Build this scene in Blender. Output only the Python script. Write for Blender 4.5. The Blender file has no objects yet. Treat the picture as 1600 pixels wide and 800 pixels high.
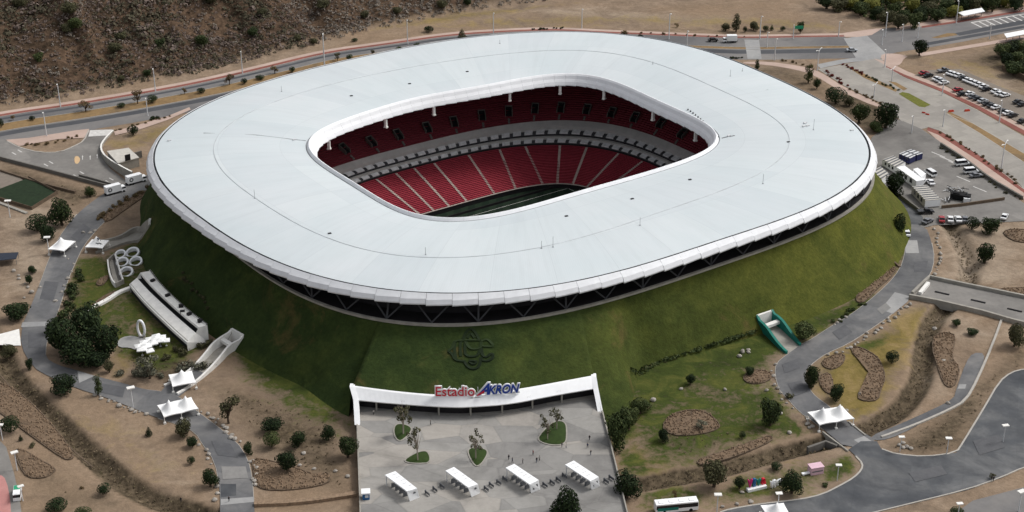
import bpy, math, random
import numpy as np
from mathutils import Vector, Matrix
from mathutils.geometry import tessellate_polygon
R = math.radians
PI = math.pi
rng = random.Random(7)
nrs = np.random.RandomState(11)
C = bpy.context.scene.collection
S = bpy.context.scene

# ------------------------------------------------------------------ camera, sky, sun, exposure
HC, PITCH, FPX = 240.0, 0.4506738, 2400.0
cam = bpy.data.cameras.new('camera')
cam.sensor_width = 36.0
cam.lens = FPX / 1600 * 36.0
cam.clip_start = 1.0
cam.clip_end = 20000.0
camo = bpy.data.objects.new('camera', cam)
C.objects.link(camo)
camo.location = (0, 0, HC)
camo.rotation_euler = (PI / 2 - PITCH, 0, 0)
S.camera = camo

SUN_ELEV, SUN_AZ = R(50), R(68)          # azimuth from +y (away from the camera) towards +x (right)
W_ = bpy.data.worlds.new('World')
S.world = W_
W_.use_nodes = True
nt = W_.node_tree
nt.nodes.clear()
sky = nt.nodes.new('ShaderNodeTexSky')
sky.sky_type = 'NISHITA'
sky.sun_disc = False
sky.sun_elevation = SUN_ELEV
sky.sun_rotation = SUN_AZ
sky.air_density = 1.0
sky.dust_density = 4.0
hs = nt.nodes.new('ShaderNodeHueSaturation')
hs.inputs['Saturation'].default_value = 0.22
bg = nt.nodes.new('ShaderNodeBackground')
bg.inputs['Strength'].default_value = 0.142
wo = nt.nodes.new('ShaderNodeOutputWorld')
nt.links.new(sky.outputs[0], hs.inputs['Color'])
nt.links.new(hs.outputs[0], bg.inputs['Color'])
nt.links.new(bg.outputs[0], wo.inputs['Surface'])

sl = bpy.data.lights.new('sun', 'SUN')
sl.energy = 1.45
sl.angle = R(14)
sl.color = (1.0, 0.97, 0.93)
so = bpy.data.objects.new('sun', sl)
C.objects.link(so)
sd = Vector((math.sin(SUN_AZ) * math.cos(SUN_ELEV), math.cos(SUN_AZ) * math.cos(SUN_ELEV), math.sin(SUN_ELEV)))
so.rotation_euler = (-sd).to_track_quat('-Z', 'Y').to_euler()
so.location = (300, 600, 600)

vs = S.view_settings
vs.view_transform = 'Standard'
vs.look = 'None'
vs.exposure = 0.14
vs.gamma = 1.0
vs.use_curve_mapping = False

# ------------------------------------------------------------------ helpers
CP, SP = math.cos(PITCH), math.sin(PITCH)


def W(px, py, z=0.0):
    """the point at height z seen at pixel (px, py) of the 1600 x 800 photograph"""
    u = (px - 800) / FPX
    v = (py - 400) / FPX
    t = (z - HC) / (-SP - v * CP)
    return Vector((u * t, (CP - v * SP) * t, z))


def ppm(py):
    """pixels per metre for things standing on the ground at photograph row py"""
    p = W(800, py)
    return FPX / (p.y * CP + HC * SP)


def topz(base, py):
    """height over the ground point base at which photograph row py is reached"""
    v = (py - 400) / FPX
    dep = PITCH + math.atan(v)
    return HC - base.y * math.tan(dep)


def pxline(pts, z=0.0):
    return [W(a, b, z) for a, b in pts]


def lin(r, g, b):
    f = lambda c: (c / 255 / 12.92) if c <= 10.3 else ((c / 255 + .055) / 1.055) ** 2.4
    return (f(r), f(g), f(b), 1.0)


def chaikin(pts, closed=True, n=1):
    for _ in range(n):
        q = []
        m = len(pts)
        if not closed:
            q.append(pts[0])
        for i in range(m if closed else m - 1):
            a, b = Vector(pts[i]), Vector(pts[(i + 1) % m])
            q += [a * .75 + b * .25, a * .25 + b * .75]
        if not closed:
            q.append(pts[-1])
        pts = [Vector(p) for p in q]
    return pts


def resample(pts, step):
    out = [Vector(pts[0])]
    for a, b in zip(pts[:-1], pts[1:]):
        a, b = Vector(a), Vector(b)
        n = max(1, int((b - a).length / step))
        out += [a.lerp(b, (i + 1) / n) for i in range(n)]
    return out


class MB:
    """collects boxes, tubes and sheets of one mesh"""

    def __init__(self):
        self.v, self.f, self.m = [], [], []

    def vert(self, p):
        self.v.append(tuple(p))
        return len(self.v) - 1

    def face(self, idx, m=0):
        self.f.append(tuple(idx))
        self.m.append(m)

    def quad(self, a, b, c, d, m=0):
        self.face([self.vert(p) for p in (a, b, c, d)], m)

    def box(self, c, s, rz=0.0, m=0, taper=1.0, top_m=None):
        """box with its base centre at c, size s, turned by rz"""
        cx, cy, cz = c
        sx, sy, sz = s[0] / 2, s[1] / 2, s[2]
        co, si = math.cos(rz), math.sin(rz)
        idx = []
        for z, k in ((0, 1.0), (sz, taper)):
            for x, y in ((-sx, -sy), (sx, -sy), (sx, sy), (-sx, sy)):
                x, y = x * k, y * k
                idx.append(self.vert((cx + x * co - y * si, cy + x * si + y * co, cz + z)))
        a = idx
        for q in ((0, 3, 2, 1), (0, 1, 5, 4), (1, 2, 6, 5), (2, 3, 7, 6), (3, 0, 4, 7)):
            self.face([a[i] for i in q], m)
        self.face([a[i] for i in (4, 5, 6, 7)], m if top_m is None else top_m)

    def prism(self, poly, z0, z1, m=0, top_m=None):
        """polygon (world xy) extruded from z0 to z1"""
        poly = [Vector((p[0], p[1], 0)) for p in poly]
        ar = sum(poly[i - 1].x * poly[i].y - poly[i].x * poly[i - 1].y for i in range(len(poly)))
        if ar < 0:
            poly = poly[::-1]
        lo = [self.vert((p.x, p.y, z0)) for p in poly]
        hi = [self.vert((p.x, p.y, z1)) for p in poly]
        n = len(poly)
        for i in range(n):
            j = (i + 1) % n
            self.face((lo[i], lo[j], hi[j], hi[i]), m)
        for t in tessellate_polygon([poly]):
            a, b, c = t
            if (poly[b] - poly[a]).cross(poly[c] - poly[a]).z < 0:
                b, c = c, b
            self.face((hi[a], hi[b], hi[c]), m if top_m is None else top_m)

    def sheet(self, poly, m=0):
        """flat polygon facing up, heights taken from the points"""
        flat = [Vector((p[0], p[1], 0)) for p in poly]
        ids = [self.vert(p) for p in poly]
        for t in tessellate_polygon([flat]):
            a, b, c = t
            if (flat[b] - flat[a]).cross(flat[c] - flat[a]).z < 0:
                b, c = c, b
            self.face((ids[a], ids[b], ids[c]), m)

    def tube(self, pts, rad, sides=6, m=0, cap=True):
        pts = [Vector(p) for p in pts]
        if not hasattr(rad, '__len__'):
            rad = [rad] * len(pts)
        rings = []
        for i, p in enumerate(pts):
            d = (pts[min(i + 1, len(pts) - 1)] - pts[max(i - 1, 0)]).normalized()
            up = Vector((0, 0, 1)) if abs(d.z) < .9 else Vector((1, 0, 0))
            s = d.cross(up).normalized()
            t = s.cross(d)
            rings.append([self.vert(p + (s * math.cos(2 * PI * k / sides) + t * math.sin(2 * PI * k / sides)) * rad[i]) for k in range(sides)])
        for r0, r1 in zip(rings[:-1], rings[1:]):
            for k in range(sides):
                self.face((r0[k], r0[(k + 1) % sides], r1[(k + 1) % sides], r1[k]), m)
        if cap:
            self.face(rings[0][::-1], m)
            self.face(rings[-1], m)

    def wall(self, line, th, h0, h1, m=0, top_m=None, closed=False):
        """a wall of thickness th along a line; h0, h1 are heights over each point's z (numbers or lists)"""
        line = [Vector(p) for p in line]
        n = len(line)
        h0 = h0 if hasattr(h0, '__len__') else [h0] * n
        h1 = h1 if hasattr(h1, '__len__') else [h1] * n
        sec = []
        for i, p in enumerate(line):
            a = line[(i - 1) % n] if (closed or i > 0) else p
            b = line[(i + 1) % n] if (closed or i < n - 1) else p
            d = (b - a)
            d.z = 0
            d.normalize()
            nn = Vector((-d.y, d.x, 0)) * th / 2
            sec.append([self.vert(q) for q in ((p.x - nn.x, p.y - nn.y, p.z + h0[i]), (p.x + nn.x, p.y + nn.y, p.z + h0[i]),
                                               (p.x + nn.x, p.y + nn.y, p.z + h1[i]), (p.x - nn.x, p.y - nn.y, p.z + h1[i]))])
        for i in range(n if closed else n - 1):
            a, b = sec[i], sec[(i + 1) % n]
            self.face((a[1], b[1], b[2], a[2])[::-1], m)
            self.face((a[3], a[0], b[0], b[3])[::-1], m)
            self.face((a[2], b[2], b[3], a[3])[::-1], m if top_m is None else top_m)
        if not closed:
            self.face(sec[0][::-1], m)
            self.face(sec[-1], m)

    def grid(self, rows, m=0, closed=False, flip=False):
        """rows of points joined by quads"""
        ids = [[self.vert(p) for p in r] for r in rows]
        for r0, r1 in zip(ids[:-1], ids[1:]):
            n = len(r0)
            for k in range(n if closed else n - 1):
                q = (r0[k], r0[(k + 1) % n], r1[(k + 1) % n], r1[k])
                self.face(q[::-1] if flip else q, m)

    def mesh(self, name, mats, smooth=False):
        me = bpy.data.meshes.new(name)
        me.from_pydata(self.v, [], self.f)
        mats = mats if isinstance(mats, (list, tuple)) else [mats]
        for x in mats:
            me.materials.append(x)
        if len(mats) > 1:
            me.polygons.foreach_set('material_index', self.m)
        if smooth:
            me.polygons.foreach_set('use_smooth', [True] * len(me.polygons))
        me.update()
        return me

    def build(self, name, mats, parent=None, smooth=False, loc=None):
        o = bpy.data.objects.new(name, self.mesh(name, mats, smooth))
        C.objects.link(o)
        if parent is not None:
            o.parent = parent
        if loc is not None:
            o.location = loc
        return o


def tag(o, label, cat, group=None):
    o['label'] = label
    o['category'] = cat
    if group:
        o['group'] = group
    return o


def thing(name, label, cat, loc=(0, 0, 0), rz=0.0, group=None, scale=1.0):
    o = bpy.data.objects.new(name, None)
    o.empty_display_size = .5
    C.objects.link(o)
    o.location = loc
    o.rotation_euler = (0, 0, rz)
    if scale != 1.0:
        o.scale = scale if hasattr(scale, '__len__') else (scale,) * 3
    return tag(o, label, cat, group)


def struct(o):
    o['kind'] = 'structure'
    return o


def dup(root, loc, rz=0.0, label=None, scale=None, group=None):
    """a copy of a thing with copies of its parts and sub-parts"""
    r = root.copy()
    C.objects.link(r)
    r.location = loc
    r.rotation_euler = (0, 0, rz)
    if scale is not None:
        r.scale = scale if hasattr(scale, '__len__') else (scale,) * 3
    if label:
        r['label'] = label
    if group:
        r['group'] = group
    for ch in list(root.children):
        c = ch.copy()
        C.objects.link(c)
        c.parent = r
        for g in list(ch.children):
            d = g.copy()
            C.objects.link(d)
            d.parent = c
    return r


class Proto:
    """the first placing moves the thing itself, later ones copy it"""

    def __init__(self, root):
        self.root, self.used = root, False

    def place(self, loc, rz=0.0, label=None, scale=None, group=None):
        if self.used:
            return dup(self.root, loc, rz, label, scale, group)
        self.used = True
        r = self.root
        r.location = loc
        r.rotation_euler = (0, 0, rz)
        if scale is not None:
            r.scale = scale if hasattr(scale, '__len__') else (scale,) * 3
        if label:
            r['label'] = label
        if group:
            r['group'] = group
        return r


ORD = ['first', 'second', 'third', 'fourth', 'fifth', 'sixth', 'seventh', 'eighth', 'ninth', 'tenth', 'eleventh', 'twelfth', 'thirteenth',
       'fourteenth', 'fifteenth', 'sixteenth', 'seventeenth', 'eighteenth', 'nineteenth', 'twentieth', 'twenty-first', 'twenty-second',
       'twenty-third', 'twenty-fourth', 'twenty-fifth']


# ------------------------------------------------------------------ materials
def new_mat(name, rough=0.85, spec=0.25, metal=0.0):
    m = bpy.data.materials.new(name)
    m.use_nodes = True
    b = m.node_tree.nodes['Principled BSDF']
    b.inputs['Roughness'].default_value = rough
    b.inputs['Specular IOR Level'].default_value = spec
    b.inputs['Metallic'].default_value = metal
    return m, m.node_tree, b


def nd(t, kind, **kw):
    n = t.nodes.new(kind)
    for k, v in kw.items():
        setattr(n, k, v)
    return n


def noise(t, scale, detail=4, rough=.6, dist=0.0, vec=None):
    n = nd(t, 'ShaderNodeTexNoise')
    n.inputs['Scale'].default_value = scale
    n.inputs['Detail'].default_value = detail
    n.inputs['Roughness'].default_value = rough
    n.inputs['Distortion'].default_value = dist
    if vec is not None:
        t.links.new(vec, n.inputs['Vector'])
    return n.outputs['Fac']


def ramp(t, fac, stops):
    r = nd(t, 'ShaderNodeValToRGB')
    el = r.color_ramp.elements
    while len(el) < len(stops):
        el.new(0.5)
    for e, (p, c) in zip(el, stops):
        e.position = p
        e.color = c if hasattr(c, '__len__') else (c, c, c, 1)
    t.links.new(fac, r.inputs['Fac'])
    return r.outputs['Color']


def mix(t, fac, a, b, mode='MIX'):
    n = nd(t, 'ShaderNodeMix', data_type='RGBA', blend_type=mode)
    for i, x in ((0, fac), (6, a), (7, b)):
        if hasattr(x, 'is_linked') or hasattr(x, 'links'):
            t.links.new(x, n.inputs[i])
        else:
            n.inputs[i].default_value = x
    return n.outputs[2]


def mth(t, op, a, b=None, clamp=False):
    n = nd(t, 'ShaderNodeMath', operation=op, use_clamp=clamp)
    for i, x in ((0, a), (1, b)):
        if x is None:
            continue
        if hasattr(x, 'links'):
            t.links.new(x, n.inputs[i])
        else:
            n.inputs[i].default_value = x
    return n.outputs[0]


def wpos(t):
    return nd(t, 'ShaderNodeNewGeometry').outputs['Position']


def opos(t):
    return nd(t, 'ShaderNodeTexCoord').outputs['Object']


def bump(t, b, h, strength, dist=.1):
    n = nd(t, 'ShaderNodeBump')
    n.inputs['Strength'].default_value = strength
    n.inputs['Distance'].default_value = dist
    t.links.new(h, n.inputs['Height'])
    t.links.new(n.outputs[0], b.inputs['Normal'])


def plain(name, rgb, rough=.7, var=.12, scale=.8, spec=.25, metal=0.0, obj=False):
    """one paint or material with faint uneven weathering"""
    m, t, b = new_mat(name, rough, spec, metal)
    c = lin(*rgb)
    p = opos(t) if obj else wpos(t)
    n = noise(t, scale, 5, .65, .3, p)
    lo = tuple(x * (1 - var) for x in c[:3]) + (1,)
    hi = tuple(min(1, x * (1 + var)) for x in c[:3]) + (1,)
    t.links.new(ramp(t, n, [(.3, lo), (.7, hi)]), b.inputs['Base Color'])
    return m


def leafy(name, stops, rough=.8):
    """foliage: every leaf face picks its own tone"""
    m, t, b = new_mat(name, rough, .15)
    g = nd(t, 'ShaderNodeNewGeometry')
    oi = nd(t, 'ShaderNodeObjectInfo')
    r = mth(t, 'ADD', mth(t, 'MULTIPLY', g.outputs['Random Per Island'], .6), mth(t, 'MULTIPLY', oi.outputs['Random'], .4))
    n = len(stops)
    t.links.new(ramp(t, r, [(.08 + .84 * i / (n - 1), lin(*c)) for i, c in enumerate(stops)]), b.inputs['Base Color'])
    tr = b.inputs.get('Transmission Weight')
    return m


def surface(name, cols, scale, detail=6, rough=.9, fine=1.2, fine_amt=.25, joints=None, joint_amt=.2, dist=.6, bmp=.0, rot=0.0):
    """ground surface: large blotches, fine grain, optional slab joints (width, height in metres)"""
    m, t, b = new_mat(name, rough, .2)
    p = wpos(t)
    n1 = noise(t, scale, detail, .62, dist, p)
    k = len(cols)
    col = ramp(t, n1, [(.3 + .4 * i / (k - 1), lin(*c)) for i, c in enumerate(cols)])
    n2 = noise(t, fine, 3, .7, 0, p)
    col = mix(t, 1.0, col, ramp(t, n2, [(.25, 1 - fine_amt), (.75, 1 + 0 * fine_amt)]), 'MULTIPLY')
    if joints:
        mp = nd(t, 'ShaderNodeMapping')
        mp.inputs['Rotation'].default_value = (0, 0, rot)
        t.links.new(p, mp.inputs['Vector'])
        br = nd(t, 'ShaderNodeTexBrick')
        br.offset = 0.0
        br.inputs['Scale'].default_value = 1.0
        br.inputs['Mortar Size'].default_value = .12
        br.inputs['Mortar Smooth'].default_value = .6
        br.inputs['Brick Width'].default_value = joints[0]
        br.inputs['Row Height'].default_value = joints[1]
        br.inputs['Color1'].default_value = (1, 1, 1, 1)
        br.inputs['Color2'].default_value = (.86, .86, .86, 1)
        br.inputs['Mortar'].default_value = (1 - joint_amt,) * 3 + (1,)
        t.links.new(mp.outputs[0], br.inputs['Vector'])
        col = mix(t, 1.0, col, br.outputs['Color'], 'MULTIPLY')
    t.links.new(col, b.inputs['Base Color'])
    if bmp:
        bump(t, b, n2, bmp, .3)
    return m


M = {}
M['asphalt'] = surface('asphalt', [(88, 89, 92), (112, 112, 113), (136, 134, 132)], .05, fine=.5, fine_amt=.2, joints=(9, 9), joint_amt=.06, rot=.5)
M['asphalt_dark'] = surface('asphalt_dark', [(70, 73, 78), (90, 92, 95), (124, 124, 124)], .06, fine=.25, fine_amt=.25, joints=(14, 14), joint_amt=.12, rot=.3, dist=.4)
M['asphalt_road'] = surface('asphalt_road', [(98, 97, 98), (118, 116, 115), (136, 132, 128)], .02, fine=.4, fine_amt=.15)
M['asphalt_new'] = surface('asphalt_new', [(68, 70, 74), (84, 85, 88)], .05, fine=.6, fine_amt=.12)
M['concrete_road'] = surface('concrete_road', [(140, 136, 130), (156, 151, 144), (166, 161, 152)], .03, fine=.6, fine_amt=.12, joints=(4.5, 4.5), joint_amt=.1, rot=R(-33))
M['concrete_pad'] = surface('concrete_pad', [(142, 142, 142), (166, 165, 163)], .08, fine=.7, fine_amt=.15)
M['lot'] = surface('lot', [(112, 109, 106), (130, 127, 123), (146, 142, 137)], .04, fine=.5, fine_amt=.18, joints=(7, 7), joint_amt=.08, rot=R(-33))
M['gravel_lot'] = surface('gravel_lot', [(118, 110, 102), (136, 126, 115)], .05, fine=.7, fine_amt=.2)
M['sidewalk_pink'] = surface('sidewalk_pink', [(172, 150, 138), (190, 168, 156)], .06, fine=.7, fine_amt=.12)
M['bike_red'] = surface('bike_red', [(120, 74, 66), (146, 92, 82)], .05, fine=.6, fine_amt=.15)
M['pink_paint'] = surface('pink_paint', [(176, 120, 116), (190, 140, 134)], .08, fine=.7, fine_amt=.15)
M['median'] = surface('median', [(120, 98, 70), (146, 120, 84), (112, 96, 76)], .06, fine=.6, fine_amt=.3)
M['kerb'] = plain('kerb', (168, 163, 155), .85)
M['white_line'] = plain('white_line', (196, 194, 190), .8, .2)
M['white'] = plain('white_paint', (238, 239, 240), .5, .04, .4)
M['offwhite'] = plain('offwhite', (226, 224, 219), .75, .1, .5)
M['dirty_white'] = plain('dirty_white', (188, 184, 176), .8, .14, .5)
M['concrete'] = plain('concrete', (150, 146, 138), .9, .18, .4)
M['concrete_dark'] = plain('concrete_dark', (104, 101, 96), .9, .18, .4)
M['steel'] = plain('steel_grey', (96, 98, 102), .6, .1, .5, .3)
M['steel_light'] = plain('steel_light', (206, 207, 208), .6, .06, .5, .3)
M['dark'] = plain('dark_void', (22, 22, 24), .9, .2, .5)
M['glass'] = plain('dark_glass', (26, 30, 36), .12, .2, .5, .5)
M['rubber'] = plain('rubber', (24, 24, 25), .85, .1)
M['navy'] = plain('navy_paint', (38, 42, 82), .5, .12, .6)
M['blue'] = plain('blue_paint', (40, 92, 140), .5, .12, .6)
M['teal'] = plain('teal_paint', (30, 112, 100), .6, .15, .6)
M['fabric'] = plain('white_fabric', (242, 242, 241), .8, .03, .3)
M['red_paint'] = plain('red_paint', (176, 34, 44), .45, .1)
M['sign_red'] = plain('sign_red', (196, 34, 52), .5, .06)
M['sign_blue'] = plain('sign_blue', (28, 62, 150), .5, .06)
M['green_sign'] = plain('green_sign', (48, 150, 110), .5, .06)
M['magenta'] = plain('magenta_paint', (186, 40, 110), .5, .08)
M['yellow'] = plain('yellow_paint', (214, 178, 60), .5, .08)
M['pink'] = plain('pink_panel', (212, 178, 190), .6, .1)
M['orange'] = plain('orange_paint', (204, 78, 48), .6, .1)
M['bark'] = plain('bark', (74, 62, 52), .95, .25, 2.0, obj=True)
M['bark_pale'] = plain('bark_pale', (150, 140, 128), .95, .2, 2.0, obj=True)
M['rock'] = plain('rock', (156, 150, 142), .95, .25, .6)
M['rock_brown'] = plain('rock_brown', (134, 114, 94), .95, .35, 1.4)
M['soil'] = surface('soil', [(104, 88, 72), (128, 108, 88), (94, 80, 66)], .25, fine=.9, fine_amt=.35)
M['edging'] = plain('edging', (98, 84, 70), .95, .25, .6)
M['leaf_dark'] = leafy('leaf_dark', [(20, 30, 17), (30, 42, 23), (44, 57, 31), (58, 68, 40)])
M['leaf_mid'] = leafy('leaf_mid', [(28, 38, 21), (44, 56, 30), (64, 75, 42), (84, 90, 54)])
M['leaf_olive'] = leafy('leaf_olive', [(44, 46, 32), (66, 66, 46), (88, 86, 60), (58, 58, 42)])
M['leaf_dry'] = leafy('leaf_dry', [(70, 58, 42), (96, 80, 56), (120, 102, 70), (84, 76, 50)])
M['leaf_grey'] = leafy('leaf_grey', [(60, 62, 52), (90, 90, 76), (120, 118, 100), (78, 76, 66)])
M['leaf_yellow'] = leafy('leaf_yellow', [(84, 86, 36), (112, 112, 52), (132, 130, 66)])
M['leaf_red'] = leafy('leaf_red', [(86, 30, 26), (120, 40, 34), (60, 44, 30)])
M['brush'] = leafy('brush', [(78, 68, 62), (92, 80, 73), (106, 93, 86), (120, 107, 99), (94, 83, 75), (82, 78, 66)])
M['ditch_brush'] = leafy('ditch_brush', [(82, 72, 56), (96, 84, 66), (112, 98, 78), (90, 88, 60)])
# ------------------------------------------------------------------ plan curves of the stadium
CX, CY, PH = 0.5258, 538.9265, 0.61509
CPH, SPH = math.cos(PH), math.sin(PH)


def supr(t, a, b, n):
    return (np.abs(np.cos(t) / a) ** n + np.abs(np.sin(t) / b) ** n) ** (-1 / n)


def fourier(t, c):
    s = np.full_like(t, c[0])
    for k in range(1, (len(c) - 1) // 2 + 1):
        s = s + c[2 * k - 1] * np.cos(k * t) + c[2 * k] * np.sin(k * t)
    return s


CO = [0.00093, 0.00425, 0.00411, 0.00138, 0.00439, -0.0033, 0.00283, 0.00044, 0.00118, -2e-05, 0.00667, 0.00125, 0.00135]
CI = [0.00222, -0.00373, 0.00623, -0.00336, -0.00021, 0.00492, -0.0082, 0.00571, 0.00716, -0.0042, 0.00825, -0.0048, -0.00363]
r_out = lambda t: supr(t, 126.623, 113.274, 2.678) * (1 + fourier(t, CO))
r_in = lambda t: supr(t, 71.909, 56.661, 4.02) * (1 + fourier(t, CI))
r_front = lambda t: supr(t, 59.0, 43.2, 3.98)
r_t1 = lambda t: supr(t, 79.3, 65.8, 2.69)
r_t2 = lambda t: supr(t, 88.5, 71.3, 2.93)
r_t3 = lambda t: supr(t, 113.5, 98.5, 2.9)
r_ring = lambda t: supr(t, 122.0, 111.9, 3.22)
Z_OUT, Z_IN, Z_FRONT, Z_T1, Z_T2, Z_T3, Z_RING, Z_PITCH = 29.0, 28.0, -15.6, -5.0, 2.3, 20.3, 19.8, -17.0


def pol(r, t, z):
    """points of a plan curve: radii r at polar angles t, height z (numbers or arrays)"""
    x, y = r * np.cos(t), r * np.sin(t)
    return np.stack([CX + x * CPH - y * SPH, CY + x * SPH + y * CPH, np.broadcast_to(z, np.shape(x))], 1)


def topol(p):
    dx, dy = p[0] - CX, p[1] - CY
    x, y = dx * CPH + dy * SPH, -dx * SPH + dy * CPH
    return math.atan2(y, x), math.hypot(x, y)


def circ(n):
    return np.linspace(0, 2 * PI, n, endpoint=False)


def even(rf, n):
    """n polar angles at even distances along the curve rf"""
    t = np.linspace(0, 2 * PI, 4001)
    p = pol(rf(t), t, 0.0)
    s = np.concatenate([[0], np.cumsum(np.hypot(*(p[1:, :2] - p[:-1, :2]).T))])
    return np.interp(np.arange(n) / n * s[-1], s, t)


def offs(rf, t, d):
    """the curve rf moved outwards by d along its normal, at polar angles t"""
    e = 1e-3
    p0, p1 = pol(rf(t - e), t - e, 0.0), pol(rf(t + e), t + e, 0.0)
    tg = p1 - p0
    tg /= np.linalg.norm(tg, axis=1)[:, None]
    n = np.stack([tg[:, 1], -tg[:, 0], 0 * tg[:, 0]], 1)
    return pol(rf(t), t, 0.0) + n * np.reshape(d, (-1, 1))


def withz(p, z):
    q = np.array(p)
    q[:, 2] = z
    return q


# ------------------------------------------------------------------ the grass berm: base line from the photograph
PORT_BACK = [(549, 605), (615, 614), (681, 620), (740, 621), (815, 610), (860, 602), (929, 589)]
PORT_FRONT = [(555, 624.5), (615, 630.5), (705, 636.5), (740, 635.5), (800, 631), (860, 618.5), (932, 606.5)]
ZPB, ZPF, Z_PLAZA = 8.5, 6.4, 2.5
base_px = [(1413, 390), (1405, 410), (1330, 470), (1260, 500), (1180, 525), (1060, 560), (985, 577), (945, 597), (550, 640), (480, 605), (385, 560), (330, 525),
           (235, 440), (215, 370), (222, 345)]
bt, bd = [], []
for q in base_px:
    a, r = topol(W(*q))
    bt.append(a % (2 * PI))
    bd.append(r - float(r_ring(np.array([a]))[0]))
order = np.argsort(bt)
bt, bd = np.array(bt)[order], np.array(bd)[order]
for a in (R(20), R(50), R(80), R(110)):                  # the far side, hidden by the roof
    bt, bd = np.append(bt, a), np.append(bd, 21.0)
order = np.argsort(bt)
bt, bd = bt[order], bd[order]
TT = np.linspace(0, 2 * PI, 1441)
DB = np.interp(TT, bt, bd, period=2 * PI)
kk = np.hanning(41)
kk /= kk.sum()
DB = np.convolve(np.concatenate([DB[-41:-1], DB, DB[1:41]]), kk, 'same')[40:-40]
pb = [topol(W(x, y, ZPB)) for x, y in PORT_BACK]
pbt = np.array([a % (2 * PI) for a, r in pb])
pbr = np.array([r for a, r in pb])
o_ = np.argsort(pbt)
pbt, pbr = pbt[o_], pbr[o_]
PT0, PT1 = pbt[0], pbt[-1]


def berm_edge(t):
    """outer radius and height of the berm's lower edge at polar angles t"""
    t = np.mod(t, 2 * PI)
    rb = r_ring(t) + np.interp(t, TT, DB)
    inside = (t > PT0) & (t < PT1)
    rp = np.interp(t, pbt, pbr)
    # beside the portal the slope runs on down past its side frames
    k = np.maximum(.36 * np.clip(1 - (PT0 - t) / .17, 0, 1) * (t <= PT0), np.clip(1 - (t - PT1) / .16, 0, 1) * (t >= PT1))
    k = k * k * (3 - 2 * k)
    r0 = r_ring(t)
    rb = rb + k * np.maximum(0, r0 + (rp - r0) * 1.62 - rb)
    return np.where(inside, rp, rb), np.where(inside, ZPB - .25, -.05)


def berm_z(x, y):
    dx, dy = x - CX, y - CY
    lx, ly = dx * CPH + dy * SPH, -dx * SPH + dy * CPH
    t, r = np.arctan2(ly, lx), np.hypot(lx, ly)
    r1, z1 = berm_edge(t)
    r0 = r_ring(t)
    s = np.clip((r - r0) / (r1 - r0), 0, 1)
    return np.where(r > r1, 0.0, prof(s, z1))


def prof(s, z1):
    return z1 + (Z_RING - .4 - z1) * (1 - s) ** 1.12


def onberm(px, py, up=0.0):
    """the point of the berm seen at a photograph pixel"""
    lo = None
    for z in np.arange(Z_RING, -.01, -.1):
        p = W(px, py, float(z))
        if berm_z(np.array([p.x]), np.array([p.y]))[0] >= z:
            return p + Vector((0, 0, up))
    return W(px, py, up)


def grass_mat():
    m, t, b = new_mat('berm_grass', .95, .1)
    p = wpos(t)
    at = nd(t, 'ShaderNodeAttribute', attribute_name='dryness')
    n1 = noise(t, .02, 5, .6, .8, p)
    n2 = noise(t, .12, 5, .65, .5, p)
    n3 = noise(t, .9, 4, .75, 0, p)
    dry = mth(t, 'ADD', at.outputs['Fac'], mth(t, 'MULTIPLY', mth(t, 'SUBTRACT', n1, .5), 1.1), clamp=True)
    green = ramp(t, n2, [(.3, lin(38, 51, 25)), (.55, lin(51, 64, 31)), (.75, lin(66, 77, 38))])
    yel = ramp(t, n2, [(.3, lin(74, 80, 30)), (.7, lin(104, 104, 44))])
    col = mix(t, dry, green, yel)
    soil = mth(t, 'MULTIPLY', ramp(t, noise(t, .035, 6, .7, 1.2, p), [(.57, 0.0), (.66, 1.0)]), .55)
    col = mix(t, soil, col, lin(96, 82, 50))
    col = mix(t, 1.0, col, ramp(t, n3, [(.2, .6), (.75, 1.15)]), 'MULTIPLY')
    t.links.new(col, b.inputs['Base Color'])
    bump(t, b, n3, .6, .5)
    return m


M['berm_grass'] = grass_mat()

tb = np.sort(np.concatenate([circ(480), [PT0 - 1e-4, PT0 + 1e-4, PT1 - 1e-4, PT1 + 1e-4]]))
r0b = r_ring(tb)
r1b, z1b = berm_edge(tb)
rows, NR = [], 36
for i in range(NR + 1):
    s = i / NR
    rows.append(pol(r0b + (r1b - r0b) * s, tb, prof(s, z1b)))
RAMPS = {
    'low': ([(257, 604), (275, 596), (299, 581), (322, 561), (336, 545), (362, 518)], [(277, 617), (299, 604), (325, 584), (345, 566), (359, 550), (380, 527)]),
    'high': ([(158, 378), (189, 374.5), (216, 359), (235, 344)], [(150, 396), (170, 390), (203, 378), (234, 353)]),
    'teal': ([(1229, 553), (1213, 540), (1195, 521), (1183, 497)], [(1250, 541), (1236, 528), (1218, 508), (1206, 488)])}


def in_poly(p, poly):
    c = False
    for i in range(len(poly)):
        a, b = poly[i - 1], poly[i]
        if (a[1] > p[1]) != (b[1] > p[1]) and p[0] < (b[0] - a[0]) * (p[1] - a[1]) / (b[1] - a[1]) + a[0]:
            c = not c
    return c


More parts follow.
